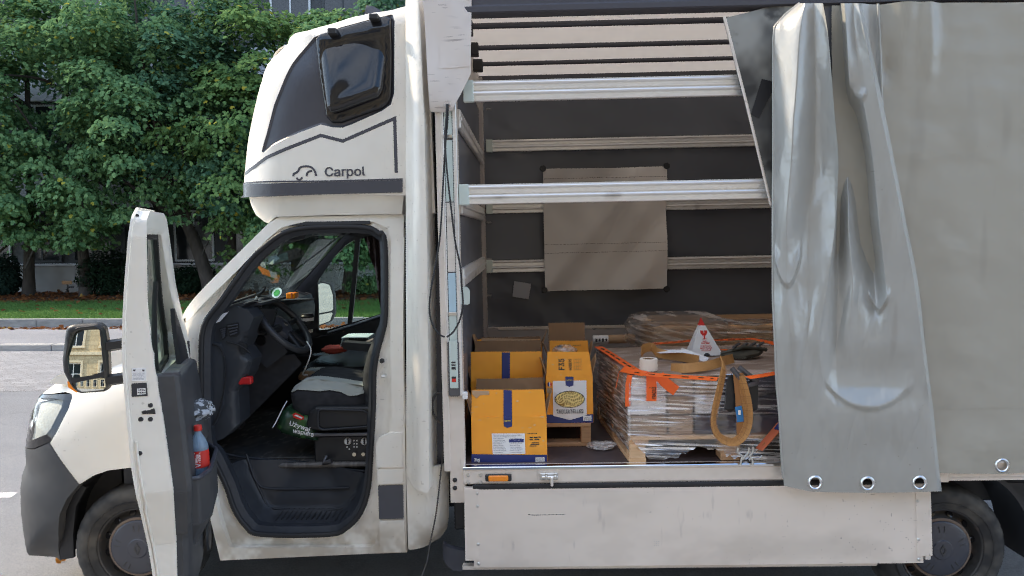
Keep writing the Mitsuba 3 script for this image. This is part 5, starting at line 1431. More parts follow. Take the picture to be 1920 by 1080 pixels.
def carton(key, label, X0, X1, Y0, Y1, zb, zc, hf=.12, hb=.12, taper=.02, group=None, lean_f=.01, side_out=.04):
    """An opened carton: printed walls outside, plain board inside, flaps standing up."""
    k = thing(key, label, 'cardboard box', group)
    wf_ = lambda a, b: Y0 + .009 * (meshkit.fbm(np.c_[a * 7 + Y0 * 9, b * 9, 0 * a], 3, 4) - .5) + .004 * np.sin((a - X0) / (X1 - X0) * math.pi) * -1
    WALL[k] = wf_
    add('front_wall', panel(sbox(X0, zb, X1, zc), f=wf_, thick=.004, s=.03), 'box_orange', k, 50)
    add('body', join([bx(X0, X1, Y1 - WT, Y1, zb, zc, .002), bx(X0, X0 + WT, Y0 + WT, Y1 - WT, zb, zc, .002), bx(X1 - WT, X1, Y0 + WT, Y1 - WT, zb, zc, .002), bx(X0 + WT, X1 - WT, Y0 + WT, Y1 - WT, zb, zb + WT, 0)]), 'box_orange', k)
    add('lining', join([bx(X0 + WT, X1 - WT, Y0 + WT, Y0 + 2 * WT, zb + WT, zc - .001, 0), bx(X0 + WT, X1 - WT, Y1 - 2 * WT, Y1 - WT, zb + WT, zc - .001, 0), bx(X0 + WT, X0 + 2 * WT, Y0 + 2 * WT, Y1 - 2 * WT, zb + WT, zc - .001, 0), bx(X1 - 2 * WT, X1 - WT, Y0 + 2 * WT, Y1 - 2 * WT, zb + WT, zc - .001, 0)]), 'cardboard', k)
    wob = lambda a, b: Y0 + lean_f * (b - zc) / .1 + .004 * np.sin(a * 21)
    fp = Polygon([(X0 + .002, zc), (X1 - .002, zc), (X1 - taper, zc + hf), (X0 + taper * .6, zc + hf + .004)])
    ff = add('front_flap', panel(fp, f=wob, thick=.003, s=.03), 'box_orange', k)
    add('front_flap_back', panel(fp.buffer(-.0005), f=lambda a, b: wob(a, b) + .0035, thick=.002, s=.03), 'cardboard', k)
    bp_ = Polygon([(X0 + .004, zc), (X1 - .004, zc), (X1 - taper * .7, zc + hb), (X0 + taper, zc + hb)])
    add('back_flap', panel(bp_, f=lambda a, b: Y1 - .006 + .012 * np.sin(a * 9) + .1 * (b - zc), thick=.004, s=.03), 'cardboard', k)
    for s, x in ((-1, X0), (1, X1 - WT)):
        add('side_flap', hull([(x + s * o + d, y, z) for d in (0, .004) for o, y, z in [(0, Y0 + .01, zc), (0, Y1 - .01, zc), (side_out, Y1 - .03, zc + .09), (side_out * .6, Y0 + .03, zc + .09)]]), 'cardboard', k)
    return k, wob


def decal(key, pts, Y, m, parent, o=.0012, f=None):
    if f is None:
        f = WALL.get(next((k for k in WALL if parent == k or parent.startswith(k + '__')), None))
        o = o + .0008
    p = P(pts, Y)
    return add(key, panel(p, f=(lambda a, b: f(a, b) - o) if f else (lambda a, b: Y - o + 0 * a), thick=.0006, s=.05), m, parent)


B1Y = .09
x0, x1 = at(884, 820, B1Y)[0], at(1025.5, 820, B1Y)[0]; zc1 = at(950, 781, B1Y)[2]
K1, w1 = carton('pasta_carton', 'front orange carton with white data label and 3kg print, nearest the load edge', x0, x1, B1Y, B1Y + .30, FLZ, zc1, at(950, 732.5, B1Y)[2] - zc1, .145, .012)
decal('blue_base', [(884, 851.5), (1025.5, 852.5), (1025.5, 868), (884, 868)], B1Y, 'print_blue', K1)
decal('blue_ribbon', [(944, 781), (960, 781), (960, 799), (952, 802), (945, 799)], B1Y, 'print_blue', K1)
decal('blue_ribbon', [(944, 732), (959.5, 732.5), (960, 781), (944, 781)], B1Y, 'print_blue', K1, .0016, w1)
decal('tape_piece', [(884, 733), (917, 734), (917, 741), (900, 742), (893, 748), (885, 740)], B1Y, 'kraft', K1, .002, w1)
fb1 = side(B1Y - .0095)
a = at(945.5, 789.5, B1Y); add('lettering', text('METRO', fb1, a[0], a[2], .0065, 0, True, depth=.0006, width=.034), 'print_yellow', K1, False)
DL = decal('data_label', [(922, 812.5), (984, 812), (985, 850.5), (924, 851.5)], B1Y, 'print_white', K1)
for r in range(11):
    y = 815 + 3.2 * r
    for (xa_, xb_) in ([(925, 950 - (r * 7) % 9), (956, 981 - (r * 5) % 8)] if r > 1 else [(925, 978 - 8 * r)]):
        decal('print_line', [(xa_, y), (xb_, y), (xb_, y + .9), (xa_, y + .9)], B1Y, 'print_grey', DL, .0022)
decal('blue_field', [(954.5, 823), (982, 822.5), (982, 828.5), (954.5, 829)], B1Y, 'print_blue', DL, .0024)
for (xa_, xb_, y, hgt) in [(993, 999, 819, 2), (1001, 1008, 819, 2), (1009.5, 1014, 818.5, 2), (993, 999, 823, 1.6), (1002, 1011, 823, 1.6), (997, 1010, 829, 1.4), (995, 1011, 832, 1.4), (993, 1006, 835, 1.4), (989, 1007, 812, .8)]:
    decal('stamped_code', [(xa_, y), (xb_, y), (xb_, y + hgt), (xa_, y + hgt)], B1Y, 'print_ink', K1)
a = at(889, 864, B1Y); add('lettering', text('3kg', fb1, a[0], a[2], .017, 0, True, depth=.0006, width=.030), 'print_white', K1, False)
BC = decal('barcode', [(1004, 857), (1021, 857), (1021, 866), (1004, 866)], B1Y, 'print_white', K1, .002)
for k in range(8):
    decal('bar', [(1006 + 1.75 * k, 858.5), (1006.9 + 1.75 * k, 858.5), (1006.9 + 1.75 * k, 864.5), (1006 + 1.75 * k, 864.5)], B1Y, 'print_grey', BC, .0026)

PZ = at(1070, 793, .36)[2]          # top of the small pallet
B2Y = .48
x0, x1 = at(882, 690, B2Y)[0], at(1018, 690, B2Y)[0]; zc2 = at(950, 715, B2Y)[2]
K2, w2 = carton('pasta_carton', 'middle orange carton with blue ribbon, directly behind the front carton', x0, x1, B2Y, B2Y + .32, PZ, zc2, at(950, 661, B2Y)[2] - zc2, .19, .006)
decal('blue_ribbon', [(941, 661.5), (956, 661.5), (956, 714), (941, 714)], B2Y, 'print_blue', K2, .0016, w2)
B3Y = .86
x0, x1 = at(893, 660, B3Y)[0], at(1017, 660, B3Y)[0]; zc3 = at(960, 650, B3Y)[2]
K3, w3 = carton('pasta_carton', 'rearmost orange carton at the left, only its taped rim shows above the middle one', x0, x1, B3Y, B3Y + .3, PZ, zc3 - .02, at(960, 637, B3Y)[2] - zc3 + .02, .04, .012)
decal('tape_piece', [(903, 634), (1014, 636.5), (1014, 641.5), (903, 641)], B3Y, 'kraft', K3, .002, w3)
decal('tape_gap', [(955, 640), (968, 640), (968, 643), (955, 643)], B3Y, 'print_grey', K3, .003, w3)
B4Y = .36
x0, x1 = at(1024.5, 750, B4Y)[0], at(1112, 750, B4Y)[0]; zc4 = at(1068, 705, B4Y)[2]
K4, w4 = carton('tagliatelle_carton', 'orange carton with pasta oval on a white shield, standing on the small pallet', x0, x1, B4Y, B4Y + .26, PZ, zc4, at(1068, 661, B4Y)[2] - zc4, .05, .018)
decal('blue_base', [(1024.5, 777.5), (1112, 776.5), (1112, 792), (1024.5, 793)], B4Y, 'print_blue', K4)
SHD = decal('white_shield', [(1036.5, 714), (1099.5, 713), (1100, 778), (1068, 787), (1037, 779)], B4Y, 'print_white', K4, .0018)
decal('blue_tag', [(1060, 706), (1075, 706), (1075.3, 722), (1068, 725), (1060.3, 722)], B4Y, 'print_blue', SHD, .003)
cq = at(1068, 748, B4Y); el = np.array([(math.cos(t), math.sin(t)) for t in np.linspace(0, 2 * np.pi, 40)[:-1]])
add('oval_border', extr(Polygon(el * [.084, .048] + [cq[0], cq[2]]), side(B4Y - .0088), -.0008, .001), 'print_ink', SHD, False)
add('pasta_picture', extr(Polygon(el * [.080, .0445] + [cq[0], cq[2]]), side(B4Y - .0098), -.0008, .001), 'print_pasta', SHD, False)
f4 = side(B4Y - .0092); a0, a1 = at(1042.5, 774.5, B4Y), at(1093.5, 773.5, B4Y)
add('lettering', text('TAGLIATELLES', f4, a0[0], a0[2], .0215, 0, True, depth=.0006, width=a1[0] - a0[0]), 'print_ink', SHD, False)
a0 = at(1061.5, 713, B4Y); add('lettering', text('METRO', side(B4Y - .0095), a0[0], a0[2], .005, 0, True, depth=.0006, width=.036), 'print_yellow', SHD, False)
BC = decal('barcode', [(1093, 779.5), (1109, 779), (1109, 788), (1093, 788.5)], B4Y, 'print_white', K4, .002)
for k in range(8):
    decal('bar', [(1094.5 + 1.7 * k, 781), (1095.4 + 1.7 * k, 781), (1095.4 + 1.7 * k, 787), (1094.5 + 1.7 * k, 787)], B4Y, 'print_grey', BC, .0026)
cq = at(1030.5, 720, B4Y)
for i, (dx, m) in enumerate([(-.006, 'print_blue'), (0, 'print_white'), (.006, 'print_red')]):
    add('round_badge', extr(Point(cq[0], cq[2]).buffer(.0125).intersection(sbox(cq[0] + dx - .003 - (.01 if i == 0 else 0), cq[2] - .1, cq[0] + dx + .003 + (.01 if i == 2 else 0), cq[2] + .1)), side(B4Y - .0085), -.0006, .001), m, K4, False)
decal('pale_field', [(1025.5, 727), (1035, 727), (1035, 737), (1025.5, 737)], B4Y, 'kraft', K4, .0018)
f4 = side(float(w4(np.array([cq[0]]), np.array([zc4 + .05]))[0]) - .0135)
vr = lambda s, px, py, h, wd, m='print_ink': add('lettering', text(s, Frame((0, B4Y - .0125, 0), (1, 0, .0), (0, 0, 1), (0, -1, 0)), at(px, py, B4Y)[0], at(px, py, B4Y)[2], h, 0, True, depth=.0006, ang=math.pi / 2, width=wd), m, K4, False)
decal('flap_print', [(1076, 674), (1090, 673), (1090, 673.8), (1076, 674.8)], B4Y, 'strap_amber', K4, .002, w4)
wq = float(w4(np.array([0.]), np.array([zc4 + .07]))[0])


def vtext(s, px, py, h, wd):
    a = at(px, py, B4Y); m = meshkit.text_mesh(s, h, .0006, True); v = np.asarray(m.vertices).copy(); v[:, 0] *= wd / v[:, 0].max()
    X, Z = a[0] - v[:, 1], a[2] + v[:, 0]
    Yv = w4(X, Z) - .002 - v[:, 2]
    add('lettering', (np.c_[X, Yv, Z], np.asarray(m.faces)), 'print_ink', K4, False)


vtext('F35', 1058, 694.5, .030, .066)
vtext('405875', 1072, 694, .016, .062)
for k in range(4):
    decal('flap_print', [(1076 + 4.4 * k, 673.5), (1076.6 + 4.4 * k, 673.5), (1076.6 + 4.4 * k, 694), (1076 + 4.4 * k, 694)], B4Y, 'strap_amber', K4, .002, w4)
for k in range(3):
    decal('flap_print', [(1076, 680 + 6.5 * k), (1090, 679.5 + 6.5 * k), (1090, 680.2 + 6.5 * k), (1076, 680.7 + 6.5 * k)], B4Y, 'strap_amber', K4, .002, w4)
B5Y = .68
x0, x1 = at(1030, 670, B5Y)[0], at(1105, 670, B5Y)[0]; zc5 = at(1068, 678, B5Y)[2]
K5, w5 = carton('tagliatelle_carton', 'orange carton half hidden behind the one with the white shield', x0, x1, B5Y, B5Y + .28, PZ, zc5, at(1068, 640, B5Y)[2] - zc5, .20, .006)
decal('flap_print', [(1046, 648), (1055, 648), (1055, 652), (1046, 652)], B5Y, 'print_ink', K5, .002, w5)
decal('flap_print', [(1072, 648), (1090, 647), (1090, 648), (1072, 649)], B5Y, 'strap_amber', K5, .002, w5)
v, f = trimesh.creation.icosphere(3).vertices, trimesh.creation.icosphere(3).faces
d = 1 + .6 * (meshkit.fbm(np.asarray(v) * 2.6, 3, 31) - .5)
o = add('pasta_bag', (np.asarray(v) * d[:, None] * [.07, .05, .05] + at(1058, 662, .47), f), 'stretch_film', None, 40); labels[o] = {'label': 'clear plastic wrap poking out of the carton with the white shield', 'category': 'plastic wrap'}

# small pallet under the right cartons
PA = thing('small_pallet', 'short brown wooden pallet under the right hand cartons', 'pallet')
pxa, pxb = at(893, 800, B4Y)[0], at(1108, 800, B4Y)[0]
for k in range(6):
    add('deck_board', bx(pxa, pxb, B4Y - .005 + k * .14, B4Y + .10 + k * .14, PZ - .021, PZ - .001, .002), 'pallet_wood', PA)
for k in (0, 3, 5):
    add('bottom_board', bx(pxa, pxb, B4Y + k * .14, B4Y + .10 + k * .14, FLZ + .001, FLZ + .022, .002), 'pallet_wood', PA)
    for x in (pxa, (pxa + pxb) / 2 - .05, pxb - .055):
        add('block', bx(x, x + .055, B4Y + .002 + k * .14, B4Y + .098 + k * .14, FLZ + .022, PZ - .021, .003), 'pallet_wood', PA)

# wrapped load on a pale pallet
WY = .05
WZ = at(1178, 702, WY)[2]
A_ = at(1180, 760, WY); Pb = atz(1119, 651, WZ)
LX0 = A_[0]; RXW = 1.75; BYW = min(Pb[1], 1.25); LBX = Pb[0]
WL = thing('wrapped_load', 'stack of cartons in creased stretch film with orange tape on its top edges', 'wrapped pallet load')
PP = thing('load_pallet', 'pale wooden pallet under the film wrapped load', 'pallet')
pt_ = FLZ + .140
add('top_board', bx(LX0, RXW, WY, WY + .12, pt_ - .022, pt_, .002), 'pallet_pale', PP)
for k in range(1, 6):
    add('top_board', bx(LX0 + (LBX - LX0) * k / 6, RXW, WY + .2 * k, WY + .2 * k + .12, pt_ - .022, pt_, .002), 'pallet_pale', PP)
add('stringer', hull([(LX0, WY + .01, z) for z in (pt_ - .044, pt_ - .022)] + [(LX0 + .1, WY + .01, z) for z in (pt_ - .044, pt_ - .022)] + [(LBX, BYW, z) for z in (pt_ - .044, pt_ - .022)] + [(LBX + .1, BYW, z) for z in (pt_ - .044, pt_ - .022)]), 'pallet_pale', PP)
add('bottom_board', hull([(LX0 - .004, WY, z) for z in (FLZ + .002, FLZ + .022)] + [(LX0 + .085, WY, z) for z in (FLZ + .002, FLZ + .022)] + [(LBX, BYW, z) for z in (FLZ + .002, FLZ + .022)] + [(LBX + .09, BYW, z) for z in (FLZ + .002, FLZ + .022)]), 'pallet_pale', PP)
for fx_ in (0, .5, 1):
    xx = LX0 + (LBX - LX0) * fx_; y_ = WY + (BYW - .1 - WY) * fx_
    add('block', bx(xx - .002, xx + .082, y_ - .004, y_ + .12, FLZ + .022, pt_ - .044, .004), 'pallet_pale', PP)
for xx in (at(1352, 850, WY)[0], 1.55):
    add('block', bx(xx, xx + .10, WY + .004, WY + .12, FLZ + .002, pt_ - .022, .004), 'pallet_wood', PP)
# cartons inside: three layers, columns of different colour
mat('crate_dark', {'type': 'principled', 'base_color': rgb(.04, .034, .055), 'roughness': .35})
mat('crate_white', {'type': 'principled', 'base_color': rgb(.80, .78, .78), 'roughness': .4})
mat('crate_brown', {'type': 'principled', 'base_color': rgb(.38, .25, .16), 'roughness': .5})
cols = [(1182, 1252, ['crate_brown', 'crate_white', 'crate_white']), (1254, 1302, ['crate_brown', 'crate_brown', 'crate_brown']), (1304, 1352, ['crate_dark', 'crate_white', 'crate_brown']), (1354, 1412, ['crate_dark', 'crate_dark', 'crate_dark']), (1414, 1500, ['crate_dark', 'crate_dark', 'crate_dark'])]
nz_ = 3; lh = (WZ - .012 - pt_) / nz_
for L in range(nz_):
    for (xa_, xb_, ms) in cols:
        a, b_ = at(xa_, 780, WY)[0] + .004, at(xb_, 780, WY)[0] - .002
        add('carton', bx(a, b_, WY + .012 + .008 * ((L + xa_) % 2), WY + .42, pt_ + L * lh + .002, pt_ + (L + 1) * lh - .006, .008), ms[L], WL)
    add('rear_carton', hull([(LX0 + (LBX - LX0) * ((y - WY) / (BYW - WY)) + .008, y, z) for y in (WY + .43, BYW - .02) for z in (pt_ + L * lh + .002, pt_ + (L + 1) * lh - .006)] + [(1.6, y, z) for y in (WY + .43, BYW - .02) for z in (pt_ + L * lh + .002, pt_ + (L + 1) * lh - .006)]), 'crate_brown', WL)
pr('top_kraft', proc(lambda p, n, uv: mix((.27, .19, .145), (.40, .31, .26), smoothstep(.4, .7, fbm(p.x * 6, p.y * 18, 1.0, 3)))), .28, bump=(lambda p, n, uv: fbm(p.x * 9, p.y * 22, 1.0, 3), .01, 2e-3), specular=.6)
top = Polygon([(LX0, WY + .005), (RXW, WY + .005), (RXW, BYW), (LBX, BYW)])
TF = Frame((0, 0, WZ), (1, 0, 0), (0, 1, 0), (0, 0, 1))
ftop = lambda a, b: .012 * (meshkit.fbm(np.c_[a * 4, b * 4, 0 * a], 3, 5) - .5) + .012 * np.clip(1 - shapely.distance(shapely.points(a, b), top.exterior) / .03, 0, 1) ** 2
add('top_sheet', panel(top, TF, ftop, .004, .03), 'top_kraft', WL, 60)
# film: front and left side with pulled horizontal creases, ragged below
jag = [(LX0 - .002, FLZ + .135)]
rg = np.random.default_rng(5)
for x in np.linspace(LX0 + .10, RXW, 60):
    jag.append((x, FLZ + .012 + .018 * math.sin(x * 9) + .022 * rg.random() + .03 * (abs(x - at(1325, 850, WY)[0]) < .09)))
fpoly = Polygon([(LX0 - .002, WZ - .004), *jag, (RXW, WZ - .004)]).buffer(0)
hl_ = P([(1283, 862), (1296, 848), (1318, 843), (1338, 842), (1341, 848), (1325, 858), (1308, 870), (1290, 875)], WY)
fpoly = fpoly.difference(hl_)


def ffilm(a, b):
    n = meshkit.fbm(np.c_[a * 3.0, (b + .06 * a) * 38, 0 * a], 3, 12)
    lay = np.abs(np.sin((b - pt_) / lh * math.pi))
    return WY - .006 - .020 * (n - .5) * (.4 + lay) + .012 * (1 - lay) ** 3 - .03 * np.clip(pt_ - b, 0, .1) * np.sin(a * 12)


add('front_film', panel(fpoly, f=ffilm, thick=0, s=.016, sb=.014), 'stretch_film', WL, True)
LF = Frame((LX0, WY, 0), np.array([LBX - LX0, BYW - WY, 0]) / np.hypot(LBX - LX0, BYW - WY), (0, 0, 1), np.array([-(BYW - WY), LBX - LX0, 0]) / np.hypot(LBX - LX0, BYW - WY))
Ll = float(np.hypot(LBX - LX0, BYW - WY))
add('side_film', panel(sbox(0, FLZ + .06, Ll, WZ - .004), LF, lambda a, b: -.006 - .022 * (meshkit.fbm(np.c_[a * 3, (b - .05 * a) * 36, 0 * a + 7], 3, 13) - .5), 0, .018, .016), 'stretch_film', WL, True)
add('corner_film', tube([(LX0 - .002, WY - .002, z) for z in np.linspace(FLZ + .12, WZ - .01, 14)], .010, 8), 'stretch_film', WL, 60)


# orange tape
def tape(pts, wid, w, key='orange_tape'):
    return add(key, ribbon(pts, wid, w, .0016), 'tape_orange', WL, 40)


zt1 = WZ + .006
fe = [atz(x, y, zt1) for x, y in [(1180, 697), (1220, 702), (1270, 706), (1320, 709), (1345, 711)]]
T1 = tape(fe, (0, 1, .2), .045)
T2 = tape([atz(x, y, zt1) for x, y in [(1402, 708), (1430, 704), (1458, 699), (1480, 695)]], (0, 1, .2), .035)
T3 = tape([atz(x, y, zt1) for x, y in [(1196, 697), (1172, 682), (1145, 664), (1122, 650)]], (1, .0, 0), .055)
T4 = tape([atz(x, y, zt1 + .002) for x, y in [(1216, 645), (1260, 642), (1300, 638), (1360, 637), (1410, 635), (1440, 641), (1462, 647)]], (0, 1, 0), .07)
T5 = tape([atz(x, y, zt1 + .001) for x, y in [(1210, 701), (1185, 696), (1166, 692)]] + [at(1160, 700, WY + .12), at(1155, 728, WY + .12)], (.3, 1, .3), .05)
T6 = tape([at(1221.5, y, WY - .022) for y in (703, 715, 735, 752)], (1, 0, 0), .052)
T7 = tape([at(x, y, WY - .022) for x, y in [(1236, 704), (1246, 716), (1258, 726), (1268, 733)]], (1, 0, .6), .055)
T8 = tape([at(x, y, WY - .012) for x, y in [(1181, 703), (1178, 720), (1177, 745), (1177, 762)]], (1, .3, 0), .03)
T9 = tape([atz(x, y, zt1 + .002) for x, y in [(1355, 655), (1380, 660), (1400, 662)]], (.3, 1, 0), .04)
for (pts, n_) in ((fe, 6), ([atz(x, y, zt1) for x, y in [(1196, 697), (1172, 682), (1145, 664), (1122, 650)]], 7), ([atz(x, y, zt1 + .003) for x, y in [(1216, 645), (1260, 642), (1300, 638), (1360, 637), (1410, 635)]], 9)):
    sp2 = spline(pts, 12)
    for k in range(n_):
        i = int((k + .5) / n_ * (len(sp2) - 4)); add('tape_print', ribbon(sp2[i:i + 4] + [0, 0, .002], (0, 1, 0) if pts is not None and abs(pts[0][1] - pts[-1][1]) < .4 else (1, 0, 0), .012, .001), 'hi_vis_ink', WL, False)
q = at(1217, 748, WY - .0245); add('tape_print', text('FRAGILE', Frame((0, WY - .0245, 0), (1, 0, 0), (0, 0, 1), (0, -1, 0)), at(1228, 750, WY)[0], q[2], .018, 0, True, depth=.0006, ang=math.pi / 2, width=.062), 'hi_vis_ink', WL, False)
add('tape_print', bx(at(1215, 720, WY)[0], at(1228, 720, WY)[0], WY - .0245, WY - .0235, at(1220, 726, WY)[2], at(1220, 725, WY)[2], 0), 'hi_vis_ink', WL)

# things lying on the load
tr = thing('tape_roll', 'roll of pale masking tape standing on the wrapped load', 'roll of tape')
tc = atz(1216, 694, WZ + .008)
add('tape_ring', lathe([(.030, 0), (.046, 0), (.047, .003), (.047, .059), (.046, .062), (.030, .062), (.030, 0)], tc, (0, 0, 1), 40), 'masking_tape', tr, 40)
add('core', lathe([(.026, .002), (.030, .002), (.030, .060), (.026, .060), (.026, .002)], tc, (0, 0, 1), 40), 'cardboard', tr, 40)
py = thing('warning_pyramid', 'white cardboard pyramid with red tip and red glass symbol on the load', 'warning cone')
ap = at(1314, 597, .43); zb4 = WZ + .006
fl2, fr2, bl2 = atz(1295, 668, zb4), atz(1356, 666, zb4), atz(1282, 655, zb4)
w_ = fr2[0] - fl2[0]
bl2 = fl2 + (bl2 - fl2) * w_ / np.linalg.norm(bl2 - fl2) * .95
c4 = [fl2, fr2, fr2 + bl2 - fl2, bl2]
ctr = (fl2 + c4[2]) / 2
ap = at(1314, 596, ctr[1])
lerp = lambda a, b_, t: a + (b_ - a) * t
tipz = .80
add('white_body', hull(c4 + [lerp(c, ap, tipz) for c in c4]), 'print_white', py)
add('red_tip', hull([lerp(c, ap, tipz) + (c - ctr) * .003 for c in c4] + [ap + [0, 0, .004]]), 'print_red', py)
# front face frame for the print
fo = c4[0]; fa = (c4[1] - c4[0]); fa_l = np.linalg.norm(fa); fa = fa / fa_l
mid = (c4[0] + c4[1]) / 2; fb_ = ap - mid; fb_ -= fb_ @ fa * fa; fbl = np.linalg.norm(fb_); fb_ /= fbl
fn_ = np.cross(fa, fb_); fn_ = fn_ if fn_[1] < 0 else -fn_
PF = Frame(mid, fa, fb_, fn_)
gs = fbl / .25
goblet = unary_union([Polygon([(-.022, .165), (.022, .165), (.021, .148), (.012, .134), (.004, .130), (-.004, .130), (-.014, .136), (-.021, .150)]).buffer(0), sbox(-.003, .112, .003, .132), sbox(-.013, .108, .013, .1125)]).buffer(.0001).difference(Polygon([(-.004, .168), (.003, .166), (.004, .150), (-.002, .146)]).buffer(0))
add('glass_symbol', extr(Polygon(np.array((goblet if goblet.geom_type == 'Polygon' else max(goblet.geoms, key=lambda g: g.area)).exterior.coords) * gs), PF, -.0022, .001), 'print_red', py, False)
for s, b_, wd in [('FRAGILE', .088, .030), ('NE PAS GERBER', .077, .056), ('DO NOT STACK', .058, .068), ('NICHT STAPELN', .045, .078), ('NO APILAR', .032, .060)]:
    add('lettering', text(s, PF, -wd * gs / 2, b_ * gs, .0085 * gs, -.0018, True, depth=.0006, width=wd * gs), 'print_red', py, False)
add('dark_notch', extr(Polygon([(.018 * math.cos(t), .016 * math.sin(t)) for t in np.linspace(0, math.pi, 14)]), PF, -.0025, .001), 'print_ink', py, False)
pa_ = thing('paper_sheets', 'loose white paper sheets lying in front of the warning pyramid', 'paper')
add('sheet', panel(Polygon([tuple(atz(x, y, WZ + .05)[:2]) for x, y in [(1227, 655), (1270, 663), (1300, 671), (1285, 668), (1240, 661)]]).buffer(.012), Frame((0, 0, WZ + .058), (1, 0, 0), (0, 1, 0), (0, 0, 1)), lambda a, b: .02 * np.sin(a * 12), .001, .03), 'paper', pa_, 60)
add('sheet', hull([atz(x, y, z) for x, y, z in [(1270, 662, WZ + .045), (1279, 652, WZ + .06), (1330, 671, WZ + .03), (1322, 679, WZ + .02), (1295, 664, WZ + .05)]]), 'paper', pa_, False)

# amber lashing strap with its ratchet
ST = thing('lashing_strap', 'amber webbing strap looped over the front of the wrapped load', 'lashing strap')
za_ = WZ + .012
add('top_band', ribbon(spline([atz(x, y, z) for x, y, z in [(1203, 668, za_ + .02), (1206, 655, za_ + .05), (1222, 651, za_ + .055), (1235, 662, za_ + .03), (1270, 668, za_ + .02), (1310, 675, za_ + .015)]], 8), (0, .25, 1), .050), 'strap_amber', ST, 60)
add('top_band', ribbon(spline([atz(x, y, z) for x, y, z in [(1258, 690, za_), (1290, 690, za_ + .012), (1330, 685, za_ + .02), (1356, 677, za_ + .028), (1375, 672, za_ + .02)]], 8), (0, .5, 1), .050), 'strap_amber', ST, 60)
hang = spline([at(x, y, Y) for x, y, Y in [(1354, 674, .02), (1357, 690, -.03), (1350, 725, -.045), (1341, 765, -.05), (1338, 795, -.05), (1348, 818, -.05), (1370, 829, -.05), (1388, 822, -.05), (1400, 800, -.05), (1402, 770, -.05), (1396, 735, -.05), (1388, 705, -.045)]], 8)
tn = np.gradient(hang, axis=0); wd_ = np.cross(tn, (0, 1, 0)) + [0, .01, 0]
wd_ = wd_ / np.linalg.norm(wd_, axis=1, keepdims=True) + np.array([0, .25, 0])
add('hanging_loop', ribbon(hang, wd_, .058, .004), 'strap_amber', ST, 60)
for k_ in (-.016, 0, .016):
    add('thread_line', ribbon(hang + np.cross(tn, (0, 1, 0)) / np.linalg.norm(tn, axis=1, keepdims=True) * k_ + [0, -.0032, 0], wd_, .0035, .001), 'strap_thread', ST, False)
for i_ in range(3, len(hang) - 3, 3):
    add('cross_thread', ribbon([hang[i_] + [0, -.0034, 0], hang[i_] + tn[i_] / np.linalg.norm(tn[i_]) * .003 + [0, -.0034, 0]], wd_[i_], .056, .001), 'strap_thread', ST, False)
add('inner_end', ribbon([at(x, y, -.03) for x, y in [(1384, 700), (1388, 740), (1390, 780), (1391, 815)]], (1, 0, 0), .052, .004), 'strap_thread', ST, 60)
add('blue_tag', ribbon([at(x, y, -.036) for x, y in [(1384, 762), (1387, 777), (1388, 791)]], (1, .1, 0), .036, .002), 'blue_tag', ST, 40)
add('tag_print', bx(at(1384, 780, -.04)[0], at(1389, 780, -.04)[0], -.040, -.0385, at(1386, 778, -.04)[2], at(1386, 769, -.04)[2], 0), 'print_white', ST)
RT = thing('ratchet', 'black ratchet with two long handles hanging in the strap loop', 'ratchet')
for (xa_, xb_) in [((1372, 712), (1368, 766)), ((1411, 718), (1410, 766))]:
    a, b_ = at(*xa_, .0), at(*xb_, .0)
    add('handle', hull([p + [sx * .026, sy * .012, 0] for p in (a, b_) for sx in (-1, 1) for sy in (-1, 1)] + [b_ + [0, 0, -.02], a + [0, 0, .03]]), 'black_plastic', RT, 30)
for (x0_, y0_, x1_, y1_) in [(1372, 690, 1398, 724), (1385, 688, 1420, 716), (1398, 724, 1421, 717)]:
    add('side_plate', tube([at(x0_, y0_, -.02), at((x0_ + x1_) / 2, (y0_ + y1_) / 2, -.03), at(x1_, y1_, -.02)], .013, 8), 'dark_steel', RT, 40)
add('spindle', tube([at(1377, 700, -.01), at(1412, 708, -.01)], .014, 12), 'steel', RT, 60)
RT2 = thing('buckle', 'olive drab steel buckle lying on top of the load behind the strap', 'buckle')
bk_ = [atz(x, y, WZ + z) for x, y, z in [(1352, 670, .012), (1372, 664, .03), (1392, 659, .045), (1412, 658, .045), (1428, 661, .03), (1420, 667, .02), (1396, 672, .012)]]
mat('olive_steel', {'type': 'principled', 'base_color': rgb(.07, .065, .05), 'roughness': .4, 'metallic': .5})
add('frame', hull([p + [0, s * .02, d] for p in bk_ for s in (-1, 1) for d in (0, .018)]), 'olive_steel', RT2)
for k in range(4):
    p = lerp(bk_[1], bk_[4], .1 + .27 * k); add('tooth_bar', tube([p + [-.02, -.045, .045], p + [.03, .02, .055]], .008, 8), 'dark_steel', RT2, 60)
add('lever', tube([bk_[0] + [0, 0, .02], bk_[2] + [0, -.03, .03], bk_[4] + [.02, -.02, .02]], .011, 8), 'olive_steel', RT2, 60)
hk = thing('strap_hook', 'twin steel hooks resting on the load floor edge below the amber loop', 'hook')
for pts in ([(1384, 839), (1383, 848), (1391, 855), (1390, 862), (1388, 872)], [(1404, 839), (1403, 848), (1397, 856), (1392, 862)], [(1412, 838), (1411, 848), (1406, 855), (1411, 863), (1411, 872)], [(1429, 854), (1424, 859), (1412, 858), (1404, 862)]):
    add('bent_rod', tube(spline([at(x, y, -.02) for x, y in pts], 6), .0062, 10), 'steel', hk, 60)
rs = thing('red_strap', 'short orange red lashing strap running up behind the gathered curtain', 'lashing strap')
rp_ = [at(x, y, Y) for x, y, Y in [(1423, 843, -.015), (1440, 824, .0), (1462, 798, .02), (1490, 765, .05)]]
add('band', ribbon(rp_, (1, 0, .9), .060, .004), 'strap_red', rs, 40)
for k in (-.02, -.007, .007, .02):
    add('thread_line', ribbon(np.array(rp_) + [k * .75, -.004, k * .65], (1, 0, .9), .003, .001), 'strap_thread', rs, False)
